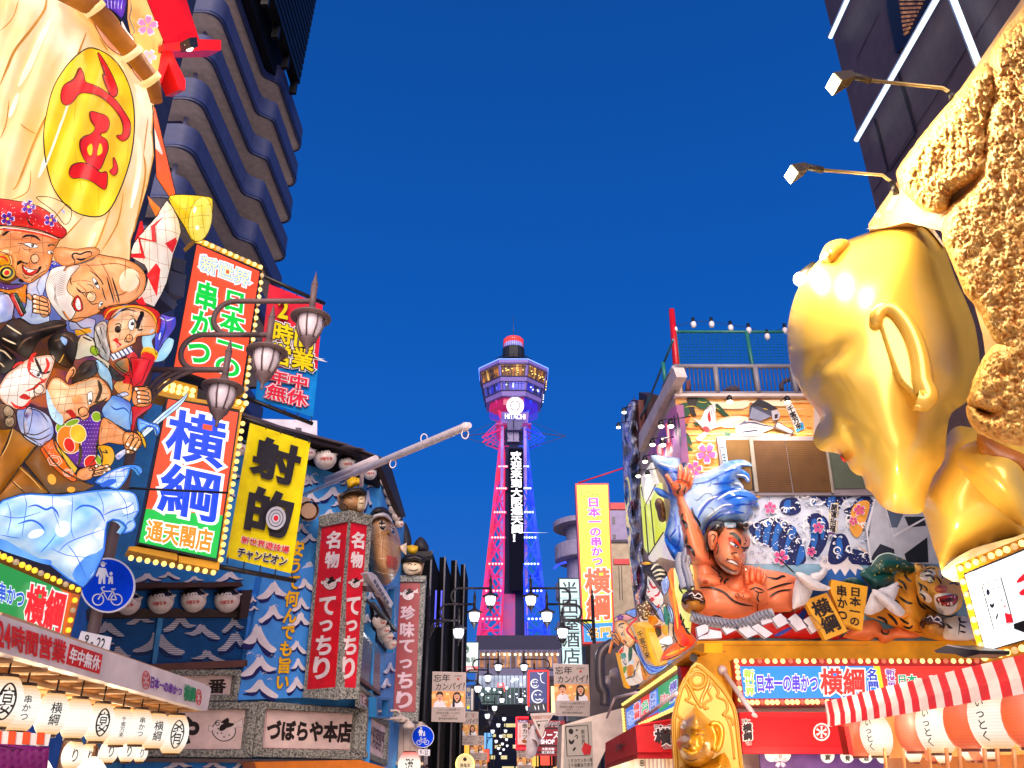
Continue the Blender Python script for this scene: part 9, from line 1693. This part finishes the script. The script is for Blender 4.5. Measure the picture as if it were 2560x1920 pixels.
# floodlights on arms
def flood(label,f,base,bend,neck,head,face,Yd,power,aim):
    pb=PTM.pt(*X(f,base)[0],.05);qs=[pb]
    P_=PL(*X(f,base)[0],pb[1],-8)
    for s_ in bend:qs.append(P_.pt(*X(f,s_)[0],0.0))
    hd_=P_.pt(*X(f,head)[0],0.05);fc=P_.pt(*X(f,face)[0],.1);t=thing('floodlight',label,'floodlight',hd_);m=MB('d#b89858:.35:.6');m.tube(qs+[P_.pt(*X(f,neck)[0])],.022,8);m.use('d#1a1614:.4');m.tube([pb,qs[1]],.04,8);part(t,'arm',m)
    m=MB('d#4a4030:.4:.4');ax=(fc-hd_);ax/=np.linalg.norm(ax);sd=np.cross(ax,(0,0,1));sd/=np.linalg.norm(sd);u_=np.cross(sd,ax);a=.12;b=.075
    R_=lambda c,s_:[c+sd*a*s_+u_*b*s_,c-sd*a*s_+u_*b*s_,c-sd*a*s_-u_*b*s_,c+sd*a*s_-u_*b*s_]
    m.hexa(R_(hd_,.6),R_(fc,1.0));m.use('d#2a2622');m.tube([hd_+u_*.04,P_.pt(*X(f,neck)[0])],.045,6);part(t,'housing',m);m=MB('e#fff2c8*14');m.add([p+ax*.012 for p in R_(fc,.92)],[(0,1,2,3)]);part(t,'lens',m)
    lamp('floodlight_beam',fc+ax*.1,power,(1,.80,.5),.12,140,aim,.6)
cut=PTM.pt(2420,600,.3);headc=PGH.pt(2200,800,.8)
flood('uppermost floodlight on a thin arm above the fried sculpture','N','1200,640',['1180,600','1130,570'],'665,522','540,500','425,545',9,700,cut)
flood('middle floodlight on a thin arm at the edge of the cream signboard','N','830,1255',['800,1180','740,1135'],'355,1102','240,1090','152,1130',9,640,PTM.pt(2440,850,.3))
hl=PGH.pt(*X('R','225,437')[0],-.2);t=thing('floodlight','lowest floodlight half hidden behind the golden topknot','floodlight',hl);m=MB('d#2a2622:.4');m.tube([hl,PGH.pt(*X('R','300,355')[0],-.2)],[.1,.05],8);part(t,'housing',m);m=MB('e#fff2c8*14');m.ball(hl,.1,12,8);part(t,'lens',m);lamp('floodlight_beam',hl+np.array((-.2,-.4,.1)),160,(1,.82,.52),.12)
# ================================================================== white marquee, striped awning and lanterns, lower right
PWM=PL2(tuple(X('M','1125,870')[0]),tuple(X('M','1692,640')[0]),8.6);t=thing('marquee_sign','white lit sign in a yellow bulb frame at the right edge below the golden head','sign',PWM.pt(*X('M','1500,1600')[0]))
m=MB('d#d88c08:.4');m.prism(PWM,X('M','1122,872 1760,612 1760,1640 1345,1700'),-.25,0);part(t,'frame',m);m=MB('d#10182a:.3');m.prism(PWM,X('M','1192,942 1760,708 1760,1480 1368,1592'),0,.01);m.use('l#f6faff#ffffff*1.25@1');m.prism(PWM,X('M','1202,954 1760,722 1760,1468 1374,1580'),.01,.02);pn=part(t,'panel',m)
m=MB('e#101c3a*.3');LW=lift(PWM,.025);q=X('M','1340,1040 1500,975 1602,1345 1442,1408');m.stroke(LW,np.vstack([q,q[:1]]),2.6,.004,False);m.patch(LW,ell('M',1393,1098,15,28,-8),.004)
for t_,w in (('1435,1062 1442,1075',3),('1410,1190 1428,1220 1440,1185',6),('1475,1270 1460,1325',4),('1435,1135 1440,1140',3),('1470,1050 1485,1060',2),('1485,1105 1500,1112',2),('1500,1150 1508,1175',2)):m.line(LW,'M',t_,w)
m.use('e#e81828*1');m.patch(LW,smooth(X('M','1530,1265 1560,1275 1590,1280 1600,1345 1545,1355'),1),.004);m.patch(LW,X('M','1525,1205 1538,1203 1540,1220 1528,1222'),.004);m.patch(LW,smooth(X('M','1628,1010 1680,950 1760,900 1760,960 1660,1015'),2),.004);m.patch(LW,smooth(X('M','1650,1100 1700,1060 1760,1040 1760,1090 1680,1125'),2),.004);part(pn,'lettering',m)
bulbs(t,PWM,np.vstack([along(X('M','1165,900 1740,665'),10),along(X('M','1185,1010 1365,1640'),7),along(X('M','1490,1612 1740,1545'),5)]),.03,.032,'e#ffe888*1.8',alt='e#f0b878*.9')
for i,(t_,lb) in enumerate((('945,1580 1050,1535 1322,1580 1318,1610 1200,1640 1120,1610 965,1600','flat black floodlight in front of the ochre band'),('1605,1360 1692,1330 1760,1340 1760,1460 1690,1430 1610,1400','flat black floodlight cut by the right edge below the white sign'))):
    m=MB('d#1c181c:.35:.3');P_=lift(PWM,.4);m.prism(P_,X('M',t_),-.3,0);m.use('d#6a6470:.3:.5');c=X('M',t_);m.stroke(P_,c[1:3],2.4,.01,False);solo('black_floodlight',m,lb,'floodlight')
    if i==0:c=P_.pt(*X('M','1120,1560')[0],.25);lamp('mural_floodlight',c+np.array((-.3,0,.25)),420,(1,.86,.66),.15,150,RW.pt(1900,1450,.3),.8)
PAW=PL2(tuple(X('Q','50,890')[0]),tuple(X('Q','2212,372')[0]),9.6);t=thing('striped_awning','red and white striped awning over the lower right lanterns','awning',PAW.pt(*X('Q','1000,1050')[0]))
tx=[50,72,122,180,230,287,340,400,455,527,587,657,717,795,860,940,1010,1100,1182,1268,1352,1450,1535,1640,1742,1862,1970,2092,2212,2340]
bx=[85,108,160,222,275,335,392,455,517,588,650,722,787,862,930,1007,1088,1185,1268,1360,1450,1550,1642,1752,1852,1980,2092,2212,2340,2480]
top=lambda x:885-(x-50)*.2415 if x<1100 else 631-(x-1100)*.2345
mx=[a+(b-a)*.55 for a,b in zip(tx,bx)];my=lambda x:1003-(x-140)*.197;byy=lambda x:1152-(x-120)*.168
m=MB('d#d80810:.5')
for i in range(29):
    m.use('d#d80810:.5' if i%2 else 'd#f0d8d0:.5');V=[];n_=3
    for x_t,x_m,x_b in ((tx[i],mx[i]+8,bx[i]),(tx[i+1],mx[i+1]+8,bx[i+1])):
        for (x,y,o) in ((x_t,top(x_t),-.28),(x_t+(x_m-x_t)*.5,(top(x_t)+my(x_m))/2-4,-.16),(x_m,my(x_m),-.02),(x_m+8,my(x_m)+24,.02),(x_b,byy(x_b),.16)):V.append(PAW.pt(*X('Q','%f,%f'%(x,y))[0],o))
    m.add(V,[(k,k+1,k+6,k+5) for k in range(4)])
m.use('d#e0b8a8');e=[PAW.pt(*X('Q',s_)[0],o) for s_,o in (('50,885',-.28),('85,1152',0),('130,1160',-.3),('70,900',-.5))];m.add(e,[(0,1,2,3)]);part(t,'canvas',m)
m=MB('d#d01818:.5');m.prism(PAW,X('Q','190,1150 262,1155 320,1462 250,1462'),-.35,-.3);part(t,'strap',m)
m=MB('d#b87840:.6');m.prism(PAW,X('Q','690,1440 2400,1400 2400,1800 690,1800'),-2.2,-1.8);m.use('l#ffb060#ff8838*.8@2');m.prism(PAW,X('Q','300,1120 2400,790 2400,1450 690,1500 300,1400'),-1.7,-1.6);solo('stall_wall',m,'inner wall of the stall with a warm glow put into its colour behind the lower right lanterns','wall')  # inner panel emits, standing in for lantern light on the wall
OR_='p#ff5c14#d83408*.92';WL2='p#fff6e6#f4b878*.97';GR='orange and white paper lanterns under the striped awning'
for i,(cx,cy,rx,mt,tx_,lb) in enumerate(((405,1275,128,OR_,None,'leftmost orange lantern under the striped awning tip'),(610,1250,140,WL2,list('いっとく'),'white lantern second from the left under the striped awning'),(990,1200,140,OR_,None,'orange lantern in the middle of the awning row'),(1255,1175,165,WL2,list('いっとく'),'white lantern right of the middle orange one'),(1560,1130,165,OR_,None,'orange lantern left of the largest white one'),(1865,1085,190,WL2,list('いっとく'),'largest white lantern near the right edge'),(2230,1070,185,OR_,None,'orange lantern cut by the right edge of the frame'))):
    c=PAW.pt(*X('Q','%d,%d'%(cx,cy))[0],-.75);d=np.linalg.norm(c-C0);rad=rx/4.3373/FPX*d;paper_lantern(c,rad,rad*2.5,lb,mt,'d#6a2818:.4' if mt is OR_ else 'd#4a3020:.4',tx_,GR,ta=-.45,tv=(.9,.12))
    if i in (1,3,5):lamp('lantern_light',c+np.array((.1,.5,-.7)),22,(1,.65,.35),.25)
for i,(cx,cy,r,mt,lb) in enumerate(((1010,1440,70,WL2,'small white'),(1200,1440,66,OR_,'small orange'),(1330,1450,70,WL2,'second small white'),(1620,1420,70,WL2,'third small white'),(1820,1400,74,WL2,'rightmost small white'),(1700,1420,70,OR_,'second small orange'))):
    c=PAW.pt(*X('Q','%d,%d'%(cx,cy))[0],-1.3);d=np.linalg.norm(c-C0);rad=r/4.3373/FPX*d;paper_lantern(c,rad,rad*2.2,lb+' lantern in the low back row of the striped stall',mt,'d#6a2818:.4',None,'low back row lanterns')
for x,lb in ((700,'leftmost'),(900,'second'),(1180,'third'),(1370,'fourth'),(1510,'fifth'),(1780,'sixth'),(1920,'seventh'),(2100,'rightmost')):
    m=MB('d#f0a060:.3');m.tube([PAW.pt(*X('Q','%d,1390'%x)[0],-.35),PAW.pt(*X('Q','%d,1700'%(x+20))[0],-.35)],.016,6);solo('stall_rail',m,lb+' upright amber rod of the stall front under the striped awning','rod','amber rods of the stall front')
